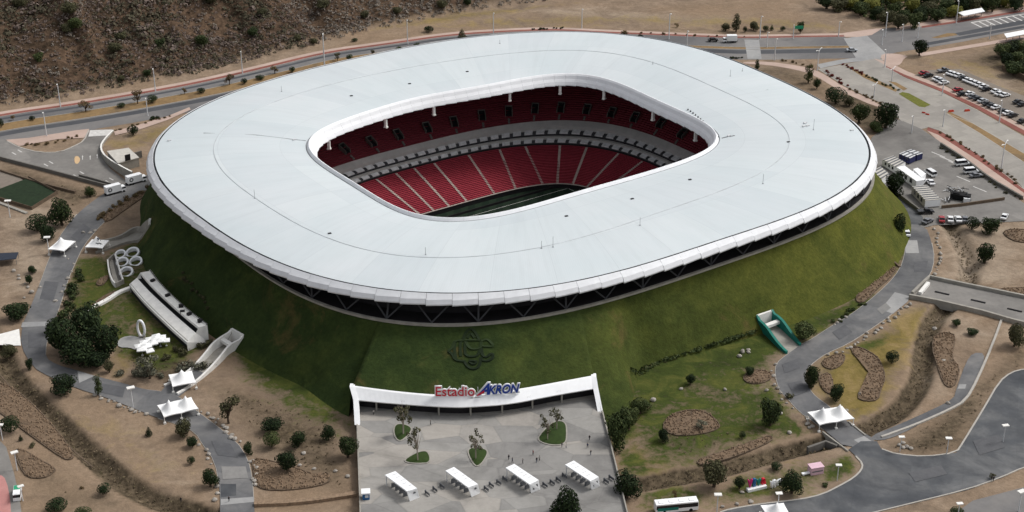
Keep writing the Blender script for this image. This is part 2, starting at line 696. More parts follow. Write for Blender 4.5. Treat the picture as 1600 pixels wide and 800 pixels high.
RAMPW = {k: [[Vector((p.x, p.y, 0)) for p in [onberm(*q) for q in ln_]] for ln_ in v] for k, v in RAMPS.items()}
cuts = [[(p.x, p.y) for p in a + b[::-1]] for a, b in RAMPW.values()]
mb = MB()
mb.grid(rows, closed=True, flip=True)
kf = []
for f in mb.f:
    q = (sum(mb.v[i][0] for i in f) / 4, sum(mb.v[i][1] for i in f) / 4)
    if not any(in_poly(q, c) for c in cuts):
        kf.append(f)
mb.f, mb.m = kf, [0] * len(kf)
berm = struct(mb.build('grass_berm', M['berm_grass'], smooth=True))
dv = np.array([v.co[:] for v in berm.data.vertices])
dryv = np.clip((dv[:, 0] - 10) / 110, 0, 1) * .74 + .0 + .2 * np.clip((dv[:, 2] - 2) / 18, 0, 1) * np.clip((dv[:, 0] + 20) / 80, 0, 1)
at_ = berm.data.attributes.new('dryness', 'FLOAT', 'POINT')
at_.data.foreach_set('value', dryv.astype(np.float32))

# ------------------------------------------------------------------ stadium materials
def roof_mat():
    m, t, b = new_mat('roof_membrane', .55, .25)
    uv = nd(t, 'ShaderNodeUVMap', uv_map='ring')
    sp = nd(t, 'ShaderNodeSeparateXYZ')
    t.links.new(uv.outputs[0], sp.inputs[0])
    p = wpos(t)
    br = nd(t, 'ShaderNodeTexBrick')
    br.offset = 0.0
    br.inputs['Scale'].default_value = 1.0
    br.inputs['Brick Width'].default_value = 21.0
    br.inputs['Row Height'].default_value = 24.0
    br.inputs['Mortar Size'].default_value = .07
    br.inputs['Mortar Smooth'].default_value = .3
    br.inputs['Color1'].default_value = lin(197, 203, 206)
    br.inputs['Color2'].default_value = lin(204, 209, 211)
    br.inputs['Mortar'].default_value = lin(185, 190, 193)
    t.links.new(uv.outputs[0], br.inputs['Vector'])
    # faint standing seams running from rim to rim
    wv = nd(t, 'ShaderNodeTexWave', wave_type='BANDS', bands_direction='X')
    wv.inputs['Scale'].default_value = .42
    wv.inputs['Distortion'].default_value = 0
    t.links.new(uv.outputs[0], wv.inputs['Vector'])
    col = mix(t, 1.0, br.outputs['Color'], ramp(t, wv.outputs['Fac'], [(0.0, .96), (.14, 1.0)]), 'MULTIPLY')
    mp = nd(t, 'ShaderNodeMapping')
    mp.inputs['Scale'].default_value = (.25, .03, 1)
    t.links.new(uv.outputs[0], mp.inputs['Vector'])
    streak = noise(t, 1.0, 5, .7, .2, mp.outputs[0])
    col = mix(t, 1.0, col, ramp(t, streak, [(.25, .935), (.55, 1.0)]), 'MULTIPLY')
    col = mix(t, 1.0, col, ramp(t, noise(t, .03, 4, .6, .4, p), [(.3, lin(246, 250, 250)), (.7, lin(255, 255, 255))]), 'MULTIPLY')
    t.links.new(col, b.inputs['Base Color'])
    return m


M['roof'] = roof_mat()
M['rim_white'] = plain('rim_white', (232, 233, 235), .5, .05, .25)
M['fascia'] = plain('fascia_panel', (216, 218, 221), .5, .07, .3)
M['gutter'] = plain('gutter_dark', (84, 86, 88), .8, .3, .15)
M['gutter_pale'] = plain('gutter_pale', (150, 153, 156), .8, .2, .15)
M['joint'] = plain('roof_joint', (184, 189, 192), .8, .2, .1)
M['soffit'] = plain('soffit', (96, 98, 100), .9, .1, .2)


def seat_mat(name, c0, c1, dark):
    m, t, b = new_mat(name, .7, .2)
    p = wpos(t)
    n1 = noise(t, .06, 4, .6, .3, p)
    n2 = noise(t, 1.6, 3, .8, 0, p)
    col = ramp(t, n1, [(.3, lin(*c0)), (.7, lin(*c1))])
    col = mix(t, ramp(t, n2, [(.34, .75), (.48, 0.0)]), col, lin(*dark))
    t.links.new(col, b.inputs['Base Color'])
    return m


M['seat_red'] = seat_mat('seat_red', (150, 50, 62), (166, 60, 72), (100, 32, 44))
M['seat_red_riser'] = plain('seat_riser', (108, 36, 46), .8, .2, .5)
M['seat_upper_shaded'] = seat_mat('seat_upper_shaded', (122, 56, 62), (134, 64, 70), (80, 36, 42))  # darker copy of the seat red, shade of the upper tier put into the colour
M['band'] = plain('concrete_band', (174, 172, 168), .85, .12, .2)
M['suite_seat'] = plain('suite_seat', (74, 74, 76), .8, .2, .8)
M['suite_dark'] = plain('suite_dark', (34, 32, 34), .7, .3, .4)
M['seat_block'] = plain('seat_block', (206, 206, 206), .8, .2, .8)
M['aisle'] = plain('aisle_concrete', (178, 164, 156), .9, .14, .6)

stadium = thing('stadium', 'oval football stadium under a huge white ring roof, set on a grass berm', 'stadium', (CX, CY, 0))
OFF = Vector((-CX, -CY, 0))


def part(mbx, name, mats, parent=None, smooth=False):
    o = mbx.build(name, mats, parent or stadium, smooth)
    if parent is None:
        o.location = OFF
    return o


# roof skin
NT = 420
tr = even(r_out, NT)
po, pi_ = pol(r_out(tr), tr, Z_OUT), pol(r_in(tr), tr, Z_IN)
NV = 24
rows = []
for i in range(NV + 1):
    v = i / NV
    q = po * (1 - v) + pi_ * v
    q[:, 2] += 1.5 * math.sin(PI * v) ** .8
    rows.append(q)
mb = MB()
mb.grid(rows, closed=True)
rf = part(mb, 'roof', M['roof'], smooth=True)
uvl = rf.data.uv_layers.new(name='ring')
arc = np.arange(NT + 1) * 1.85
uvs = []
for f in range(len(rf.data.polygons)):
    i, k = divmod(f, NT)
    for (ii, ki) in ((i, k), (i, k + 1), (i + 1, k + 1), (i + 1, k)):
        uvs += [arc[ki], ii / NV * 58.0]
uvl.data.foreach_set('uv', uvs)
# underside
mb = MB()
rows = []
for v in np.linspace(-.015, 1.02, 10):
    q = po * (1 - v) + pi_ * v
    q[:, 2] -= 2.6 - .3 * math.sin(PI * max(0, min(1, v)))
    rows.append(q)
mb.grid(rows, closed=True, flip=True)
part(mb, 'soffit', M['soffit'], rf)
# outer gutter
mb = MB()
mb.grid([withz(offs(r_out, tr, -.02), Z_OUT), withz(offs(r_out, tr, .02), Z_OUT - .7), withz(offs(r_out, tr, .62), Z_OUT - .7), withz(offs(r_out, tr, .64), Z_OUT - .1)], closed=True, flip=True)
part(mb, 'gutter', M['gutter'], rf)
mb = MB()
mb.grid([withz(offs(r_in, tr, .02), Z_IN), withz(offs(r_in, tr, -.02), Z_IN - .25), withz(offs(r_in, tr, -.3), Z_IN - .25), withz(offs(r_in, tr, -.44), Z_IN - .05)], closed=True)
part(mb, 'gutter', M['gutter_pale'], rf)
# outer fascia, one cladding panel after the other
NP = 104
te = even(r_out, NP)
te = np.append(te, te[0] + 2 * PI)
mb = MB()
prs = [(.64, -.05), (.75, .12), (1.5, -.45), (2.4, -1.3), (3.15, -2.55), (3.1, -2.95), (1.6, -3.1), (.2, -2.7)]
for k in range(NP):
    ts = np.linspace(te[k] + .0004, te[k + 1] - .0004, 5)
    w = np.linspace(0, 1, 5)
    rows = []
    for j, (d, z) in enumerate(prs):
        lift = .0 if j < 3 else (.28 * w if j < 5 else .28 * w)
        out = .05 * (k % 2) + (.22 * (1 - w) if j >= 3 else 0.0)
        q = offs(r_out, ts, d + out + 0 * w)
        rows.append(withz(q, Z_OUT + z + lift))
    mb.grid(rows, flip=True)
    # closing flange at each panel edge
    mb.face([mb.vert(rw[0]) for rw in rows])
    mb.face([mb.vert(rw[-1]) for rw in rows][::-1])
part(mb, 'fascia', M['fascia'])
# inner rim: smooth white lip curving down over the seats
NPI = 88
ti = even(r_in, NPI)
ti = np.append(ti, ti[0] + 2 * PI)
mb = MB()
pri = [(.44, -.05), (1.15, 1.0), (1.5, .95), (2.1, .3), (2.7, -.9), (3.5, -2.0), (4.1, -3.2), (4.2, -3.6), (3.4, -3.9), (2.0, -3.7), (.4, -2.4)]
for k in range(NPI):
    ts = np.linspace(ti[k] + .0003, ti[k + 1] - .0003, 6)
    w = np.linspace(0, 1, 6)
    rows = []
    for j, (d, z) in enumerate(pri):
        lift = .22 * w if j >= 6 else 0 * w
        rows.append(withz(offs(r_in, ts, -(d - (.15 * w if j >= 6 else 0))), Z_IN + z + lift))
    mb.grid(rows)
    mb.face([mb.vert(rw[0]) for rw in rows][::-1])
    mb.face([mb.vert(rw[-1]) for rw in rows])
part(mb, 'inner_rim', M['rim_white'])
# thin joint line running round the roof


def roofpt(t, v, up=0.0):
    t = np.atleast_1d(t)
    q = pol(r_out(t), t, Z_OUT) * (1 - v) + pol(r_in(t), t, Z_IN) * v
    q[:, 2] += 1.5 * np.sin(PI * v) ** .8 + up
    return q


mb = MB()
vj = .46 - .08 * np.cos(tr - PI)
for a, b2 in ((-.0022, .0022),):
    rows = [np.stack([roofpt(t, v + a, u)[0] for t, v in zip(tr, vj)]) for a, u in ((-.0034, .0), (-.0028, .12), (.0028, .12), (.0034, .0))]
    mb.grid(rows, closed=True)
part(mb, 'roof_joint', M['joint'], rf)


def roof_at(px, py):
    """point of the roof skin seen at a photograph pixel"""
    best = None
    z = 29.5
    for _ in range(12):
        p = W(px, py, z)
        t, r = topol(p)
        ro, ri = float(r_out(np.array([t]))[0]), float(r_in(np.array([t]))[0])
        v = min(1, max(0, (ro - r) / (ro - ri)))
        z = float(roofpt(t, v)[0][2])
    return W(px, py, z)


def line_on_roof(name, pts, w, m):
    mb = MB()
    q = [roof_at(x, y) for x, y in pts]
    q = resample(q, 6)
    mb.wall(q, w, -.1, .13)
    part(mb, name, m, rf)


line_on_roof('roof_cable', [(318, 208), (400, 211), (458, 218), (478, 220)], .28, M['gutter_pale'])
line_on_roof('roof_cable', [(1128, 216), (1136, 214), (1148, 212)], .35, M['gutter'])
line_on_roof('roof_joint', [(1081, 178), (1200, 140)], .3, M['joint'])
for x, y in [(549, 150), (640, 131), (730, 112), (885, 338), (988, 311), (1078, 281), (1232, 222), (622, 327), (515, 365)]:
    mb = MB()
    p = roof_at(x, y)
    mb.box((p.x, p.y, p.z - .1), (1.1, .7, .35), .4)
    part(mb, 'roof_hatch', M['suite_dark'], rf)
for x, y, h in [(1271, 203, 20), (1141, 119, 13), (864, 386, 17), (1000, 352, 13), (846, 388, 12), (665, 398, 12), (440, 143, 11), (398, 310, 15), (1192, 287, 17), (1160, 111, 6), (781, 68, 8), (1020, 100, 6)]:
    mb = MB()
    p = roof_at(x, y)
    mb.tube([p - Vector((0, 0, .2)), p + Vector((0, 0, h / 4.6))], .07, 5)
    mb.box((p.x, p.y, p.z - .1), (.5, .5, .25))
    part(mb, 'lightning_rod', M['gutter_pale'], rf)
for x, y in [(1258, 193), (1262, 197), (1331, 204), (460, 219), (265, 220), (1256, 198), (1139, 213)]:
    mb = MB()
    p = roof_at(x, y)
    mb.box((p.x, p.y, p.z - .1), (1.3, .7, .6), .5)
    part(mb, 'roof_unit', M['steel_light'], rf)
# little snow-guard studs beside the inner rim at the right corner
for k in range(13):
    p = roof_at(1075 + k * 3.9, 172 + k * 2.5 + k * k * .09)
    mb = MB()
    mb.box((p.x, p.y, p.z - .1), (.5, .5, .6))
    part(mb, 'roof_stud', M['gutter'], rf)

# ------------------------------------------------------------------ the open band between berm and roof: ring beam, trusses, dark inside
tg = even(r_ring, 300)
mb = MB()
mb.grid([withz(offs(r_ring, tg, .7), Z_RING - .6), withz(offs(r_ring, tg, .7), Z_RING + .1), withz(offs(r_ring, tg, -.3), Z_RING + .1), withz(offs(r_ring, tg, -.3), Z_RING - .6)], closed=True)
part(mb, 'ring_beam', M['concrete'])
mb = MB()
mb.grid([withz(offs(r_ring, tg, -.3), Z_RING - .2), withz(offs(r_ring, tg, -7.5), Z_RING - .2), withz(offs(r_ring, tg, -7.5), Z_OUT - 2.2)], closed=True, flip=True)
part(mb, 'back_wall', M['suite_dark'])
mb = MB()
tx = even(r_ring, 56)
top, bot = withz(offs(r_out, tx, -1.2), Z_OUT - 2.4), withz(offs(r_ring, tx, -.8), Z_RING)
for k in range(56):
    j = (k + 1) % 56
    mid = (top[k] + top[j]) / 2
    mb.tube([bot[k], mid], .28, 5)
    mb.tube([bot[j], mid], .28, 5)
    if k % 2 == 0:
        mb.tube([bot[k], top[k]], .35, 5)
part(mb, 'truss', plain('truss_steel', (62, 63, 66), .7, .12, .5))

# ------------------------------------------------------------------ seating bowl
NS = 300
tsd = even(r_t1, NS)


def rake(rfa, za, rfb, zb, n, matnames, name):
    mb = MB()
    a, b = pol(rfa(tsd), tsd, za), pol(rfb(tsd), tsd, zb)
    rows, mats = [], []
    for i in range(n):
        v0, v1 = i / n, (i + 1) / n
        z0, z1 = za + (zb - za) * v0, za + (zb - za) * v1
        rows.append(withz(a * (1 - v0) + b * v0, z0))
        rows.append(withz(a * (1 - v0) + b * v0, z1))
        mats += [1, 0]
    rows.append(withz(b, zb))
    for i in range(len(rows) - 1):
        mb.grid([rows[i], rows[i + 1]], m=mats[i], closed=True, flip=True)
    return part(mb, name, [M[k] for k in matnames])


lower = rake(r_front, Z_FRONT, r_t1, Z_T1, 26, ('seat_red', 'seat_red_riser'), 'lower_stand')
upper = rake(r_t2, Z_T2, r_t3, Z_T3, 28, ('seat_upper_shaded', 'seat_red_riser'), 'upper_stand')
# front wall of the lower stand with pale coping, and the pitch
mb = MB()
mb.grid([withz(offs(r_front, tsd, -.25), Z_PITCH - .2), withz(offs(r_front, tsd, -.25), Z_FRONT + .55), withz(offs(r_front, tsd, .1), Z_FRONT + .55), withz(offs(r_front, tsd, .1), Z_FRONT)], closed=True, flip=True)
part(mb, 'front_wall', M['suite_dark'], lower)
mb = MB()
mb.grid([withz(offs(r_front, tsd, -.35), Z_FRONT + .5), withz(offs(r_front, tsd, -.35), Z_FRONT + .72), withz(offs(r_front, tsd, .2), Z_FRONT + .72), withz(offs(r_front, tsd, .2), Z_FRONT + .5)], closed=True, flip=True)
part(mb, 'coping', M['aisle'], lower)
# balconies of boxes between the stands
t1p = pol(r_t1(tsd), tsd, 0.0)
t2p = pol(r_t2(tsd), tsd, 0.0)
prB = [(0.0, Z_T1, 0), (.0, Z_T1 + .8, 2), (.28, Z_T1 + 1.55, 1), (.28, Z_T1 + 2.75, 0), (.42, Z_T1 + 2.8, 0), (.42, Z_T1 + 3.3, 2), (.75, Z_T1 + 4.15, 1), (.75, Z_T1 + 5.9, 0), (1.0, Z_T2 + .5, 0), (1.0, Z_T2, 0)]
mb = MB()
for (v0, z0, _), (v1, z1, mm) in zip(prB[:-1], prB[1:]):
    mb.grid([withz(t1p * (1 - v0) + t2p * v0, z0), withz(t1p * (1 - v1) + t2p * v1, z1)], m=mm, closed=True, flip=True)
balc = part(mb, 'box_balcony', [M['band'], M['suite_seat'], M['suite_dark']])
# dark doors and pale seat blocks in the two rows of boxes
mbd, mbs = MB(), MB()
nb = 100
tq = even(r_t1, nb)
for k in range(nb):
    for (va, za, vb, zb) in ((.0, Z_T1 + .8, .28, Z_T1 + 1.55), (.42, Z_T1 + 3.3, .75, Z_T1 + 4.15)):
        t0, t1_ = tq[k], tq[(k + 1) % nb] if k < nb - 1 else tq[0] + 2 * PI

        def P(t, v, z):
            t = np.array([t])
            q = pol(r_t1(t), t, 0.0)[0] * (1 - v) + pol(r_t2(t), t, 0.0)[0] * v
            return Vector((q[0], q[1], z))
        g = t1_ - t0
        a, b, c, d = P(t0 + .3 * g, va + .06, za + .15), P(t0 + 1.0 * g, va + .06, za + .15), P(t0 + 1.0 * g, vb, zb), P(t0 + .3 * g, vb, zb)
        up = Vector((0, 0, .5))
        mbs.quad(a + up, b + up, c + up, d + up)
        mbs.quad(a, b, b + up, a + up)
        mbs.quad(d + up, c + up, c, d)
        e, f = P(t0 + .03 * g, vb + .02, zb - .05), P(t0 + .27 * g, vb + .02, zb - .05)
        dn = P(t0 + .03 * g, va + .1, za + .3), P(t0 + .27 * g, va + .1, za + .3)
        u2 = Vector((0, 0, .12))
        mbd.quad(dn[0] + u2, dn[1] + u2, f + u2 * 9, e + u2 * 9)
part(mbs, 'seat_block', M['seat_block'], balc)['kind'] = 'stuff'

# aisles of the lower stand
ais = [((601.5, 284), (645, 333.5)), ((633, 276.5), (673.5, 329)), ((658.5, 269), (700.5, 323)), ((687, 261.5), (729, 315.5)), ((736.5, 249.5), (774, 306.5)),
       ((781.5, 240.5), (806, 299)), ((819.5, 233), (849.5, 288.5)), ((872, 231.5), (872, 287)), ((912.5, 234.5), (897.5, 287)), ((963.5, 242), (917, 293)), ((1000, 254), (968, 285.5))]


def aisle(tb_, tt_, wide=1.0):
    a = Vector(pol(r_front(np.array([tb_])), np.array([tb_]), Z_FRONT)[0])
    b = Vector(pol(r_t1(np.array([tt_])), np.array([tt_]), Z_T1)[0])
    b = a.lerp(b, .985)
    d = (b - a)
    nn = Vector((-d.y, d.x, 0)).normalized() * wide / 2
    mb = MB()
    n = 26
    for i in range(n):
        p, q = a.lerp(b, i / n), a.lerp(b, (i + 1) / n)
        zt = q.z + .16
        A, B = p - nn, p + nn
        Cc, D = q + nn, q - nn
        for pt in (A, B, Cc, D):
            pt.z = zt
        mb.quad(A, D, Cc, B)
        low = Vector((0, 0, -(q.z - p.z) - .1))
        mb.quad(A + low, A, B, B + low)
        mb.quad(A + low, D + low, D, A)
        mb.quad(B, Cc, Cc + low, B + low)
    part(mb, 'aisle', M['aisle'], lower)


for (tp, bp) in ais:
    ta = topol(W(tp[0], tp[1], Z_T1))[0]
    tb2 = topol(W(bp[0], bp[1], Z_FRONT))[0]
    aisle(tb2, ta)
    aisle(tb2 + PI, ta + PI)          # the half hidden under the near roof mirrors it
# entrances of the upper stand
vom = [(538.5, 236), (580.5, 225), (622.5, 214), (667.5, 203), (709.5, 194), (753, 184), (795, 177.5), (836, 173), (876.5, 171.5), (917, 174.5), (956, 179.5), (992, 187), (1032.5, 196), (1066, 212)]


def up_at(px, py):
    z = 8.0
    for _ in range(30):
        p = W(px, py, z)
        t, r = topol(p)
        a, b = float(r_t2(np.array([t]))[0]), float(r_t3(np.array([t]))[0])
        v = (r - a) / (b - a)
        z = .5 * z + .5 * (Z_T2 + (Z_T3 - Z_T2) * v)
    return t, v


def vomitory(t, v):
    tt = np.array([t])
    a, b = Vector(pol(r_t2(tt), tt, Z_T2)[0]), Vector(pol(r_t3(tt), tt, Z_T3)[0])
    p = a.lerp(b, v)
    d = (b - a)
    d.z = 0
    d.normalize()
    ang = math.atan2(d.y, d.x)
    root = MB()
    s = Vector((-d.y, d.x, 0))
    for sg in (-1, 1):
        w0 = p + s * sg * 1.45 - d * 1.9
        root.wall([w0, w0 + d * 3.6], .3, [-.8, .8], [.8, 3.0])
    w0 = p + d * 1.7
    root.wall([w0 - s * 1.6, w0 + s * 1.6], .3, 0.0, 3.1)
    part(root, 'vomitory', M['concrete_dark'], upper)
    e = MB()
    w0 = p + d * 1.5
    e.wall([w0 - s * 1.3, w0 + s * 1.3], .2, -1.5, 2.7)
    q0 = p - d * 2.1 + Vector((0, 0, -.35))
    e.quad(q0 - s * 1.25, q0 + s * 1.25, p + d * 1.5 + s * 1.25 + Vector((0, 0, 1.4)), p + d * 1.5 - s * 1.25 + Vector((0, 0, 1.4)))
    part(e, 'vomitory_opening', M['dark'], upper)
    f = MB()
    q = a.lerp(b, max(.02, v - .1))
    f.wall([a.lerp(b, .02), q], .9, 0, .75)
    part(f, 'aisle', M['concrete_dark'], upper)


for x, y in vom:
    t, v = up_at(x, y)
    vomitory(t, v)
    vomitory(t + PI, v)
# white brackets hanging from the rim
for x, y in [(549.6, 218), (639, 192), (700.5, 177), (793, 158), (861.5, 146.5), (929, 152), (1005, 178), (1069, 206)]:
    a = topol(W(x, y, 24.5))[0]
    for t in (a, a + PI):
        tt = np.array([t])
        p = offs(r_in, tt, -3.2)[0]
        mb = MB()
        mb.box((p[0], p[1], 20.9), (1.0, 1.0, 3.6), t + PH)
        mb.box((p[0], p[1], 20.5), (1.5, 1.2, .5), t + PH)
        part(mb, 'loudspeaker', M['offwhite'])
# pitch
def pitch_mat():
    m, t, b = new_mat('pitch_turf_shaded', .95, .1)
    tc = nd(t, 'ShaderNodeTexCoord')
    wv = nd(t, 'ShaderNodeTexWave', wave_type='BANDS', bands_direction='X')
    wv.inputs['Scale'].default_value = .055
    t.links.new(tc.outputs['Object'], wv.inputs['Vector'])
    col = ramp(t, wv.outputs['Fac'], [(.45, lin(30, 42, 33)), (.55, lin(38, 51, 39))])  # deep shade of the bowl is put into these dark greens
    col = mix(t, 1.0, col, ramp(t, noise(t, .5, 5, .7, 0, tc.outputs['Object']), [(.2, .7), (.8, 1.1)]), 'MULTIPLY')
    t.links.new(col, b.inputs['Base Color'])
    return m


mb = MB()
mb.sheet([tuple(p) for p in pol(r_front(circ(120)) + .2, circ(120), 0.0) - np.array([CX, CY, 0])])
pt = mb.build('pitch', pitch_mat())
pt.location = (CX, CY, Z_PITCH)
struct(pt)
mb = MB()
for (x0, y0, x1, y1) in ((-52.5, -34, 52.5, -33.85), (-52.5, 33.85, 52.5, 34), (-52.5, -34, -52.35, 34), (52.35, -34, 52.5, 34), (-.08, -34, .08, 34),
                         (-52.5, -20.1, -36, -20), (-52.5, 20, -36, 20.1), (-36.1, -20, -36, 20), (36, -20, 36.1, 20), (36, -20.1, 52.5, -20), (36, 20, 52.5, 20.1)):
    mb.quad((x0, y0, 0), (x1, y0, 0), (x1, y1, 0), (x0, y1, 0))
ln = mb.build('pitch_line', M['offwhite'])
ln.location = (CX, CY, Z_PITCH + .02)
ln.rotation_euler = (0, 0, PH)
struct(ln)
bd_ = thing('perimeter_board', 'dark advertising hoarding standing round the edge of the shaded pitch', 'hoarding', (CX, CY, Z_PITCH), PH)
for (x0, y0, x1, y1) in ((-50, 37.5, 50, 37.5), (55, -32, 55, 32), (-50, -37.5, 50, -37.5), (-55, -32, -55, 32)):
    mb = MB()
    mb.wall([(x0, y0, 0), (x1, y1, 0)], .3, 0, 1.0)
    mb.build('board_panel', M['suite_dark'], bd_)  # near-black board colour carries the deep shade down here
# ------------------------------------------------------------------ ground sheet
def axis(lo, hi, step, far0, far1):
    mid = np.arange(lo, hi + .01, step)
    a = lo - np.cumsum(np.geomspace(step, 900, 16))
    b = hi + np.cumsum(np.geomspace(step, 900, 16))
    return np.concatenate([a[::-1], mid, b])


gx = axis(-330, 330, 1.6, 0, 0)
gy = axis(305, 900, 1.6, 0, 0)
GX, GY = np.meshgrid(gx, gy)
gp = np.stack([GX.ravel(), GY.ravel()], 1)


def vnoise(x, y, seed):
    r = np.random.RandomState(seed)
    tab = r.rand(256, 256)
    xi, yi = np.floor(x).astype(int), np.floor(y).astype(int)
    fx, fy = x - xi, y - yi
    fx, fy = fx * fx * (3 - 2 * fx), fy * fy * (3 - 2 * fy)
    g = lambda a, b: tab[a & 255, b & 255]
    return (g(xi, yi) * (1 - fx) + g(xi + 1, yi) * fx) * (1 - fy) + (g(xi, yi + 1) * (1 - fx) + g(xi + 1, yi + 1) * fx) * fy


def fbm(x, y, sc, seed, oc=4):
    s, a, tot = 0, 1.0, 0
    for k in range(oc):
        s = s + a * vnoise(x / sc * 2 ** k + 31.7 * k, y / sc * 2 ** k + 11.3 * k, seed + k)
        tot += a
        a *= .55
    return s / tot


def seg_dist(P, line):
    line = np.array([(p[0], p[1]) for p in line])
    best = np.full(len(P), 1e9)
    for a, b in zip(line[:-1], line[1:]):
        d = b - a
        t = np.clip(((P - a) @ d) / max(1e-9, d @ d), 0, 1)
        q = a + t[:, None] * d
        best = np.minimum(best, np.hypot(*(P - q).T))
    return best


def inside(P, poly):
    poly = np.array([(p[0], p[1]) for p in poly])
    c = np.zeros(len(P), bool)
    n = len(poly)
    for i in range(n):
        (x0, y0), (x1, y1) = poly[i - 1], poly[i]
        if y0 == y1:
            continue
        m = ((y0 > P[:, 1]) != (y1 > P[:, 1])) & (P[:, 0] < (x1 - x0) * (P[:, 1] - y0) / (y1 - y0) + x0)
        c ^= m
    return c


def soft(poly_px, w):
    """weight 1 inside a photograph polygon, fading over w metres at its edge"""
    poly = pxline(poly_px)
    pl = np.array([(p.x, p.y) for p in poly])
    lo, hi = pl.min(0) - w * 2, pl.max(0) + w * 2
    k = np.where((gp > lo).all(1) & (gp < hi).all(1))[0]
    out = np.zeros(len(gp))
    if len(k):
        q = gp[k]
        d = seg_dist(q, list(pl) + [pl[0]])
        d = np.where(inside(q, pl), d, -d)
        out[k] = np.clip(.5 + d / (2 * w), 0, 1)
    return out


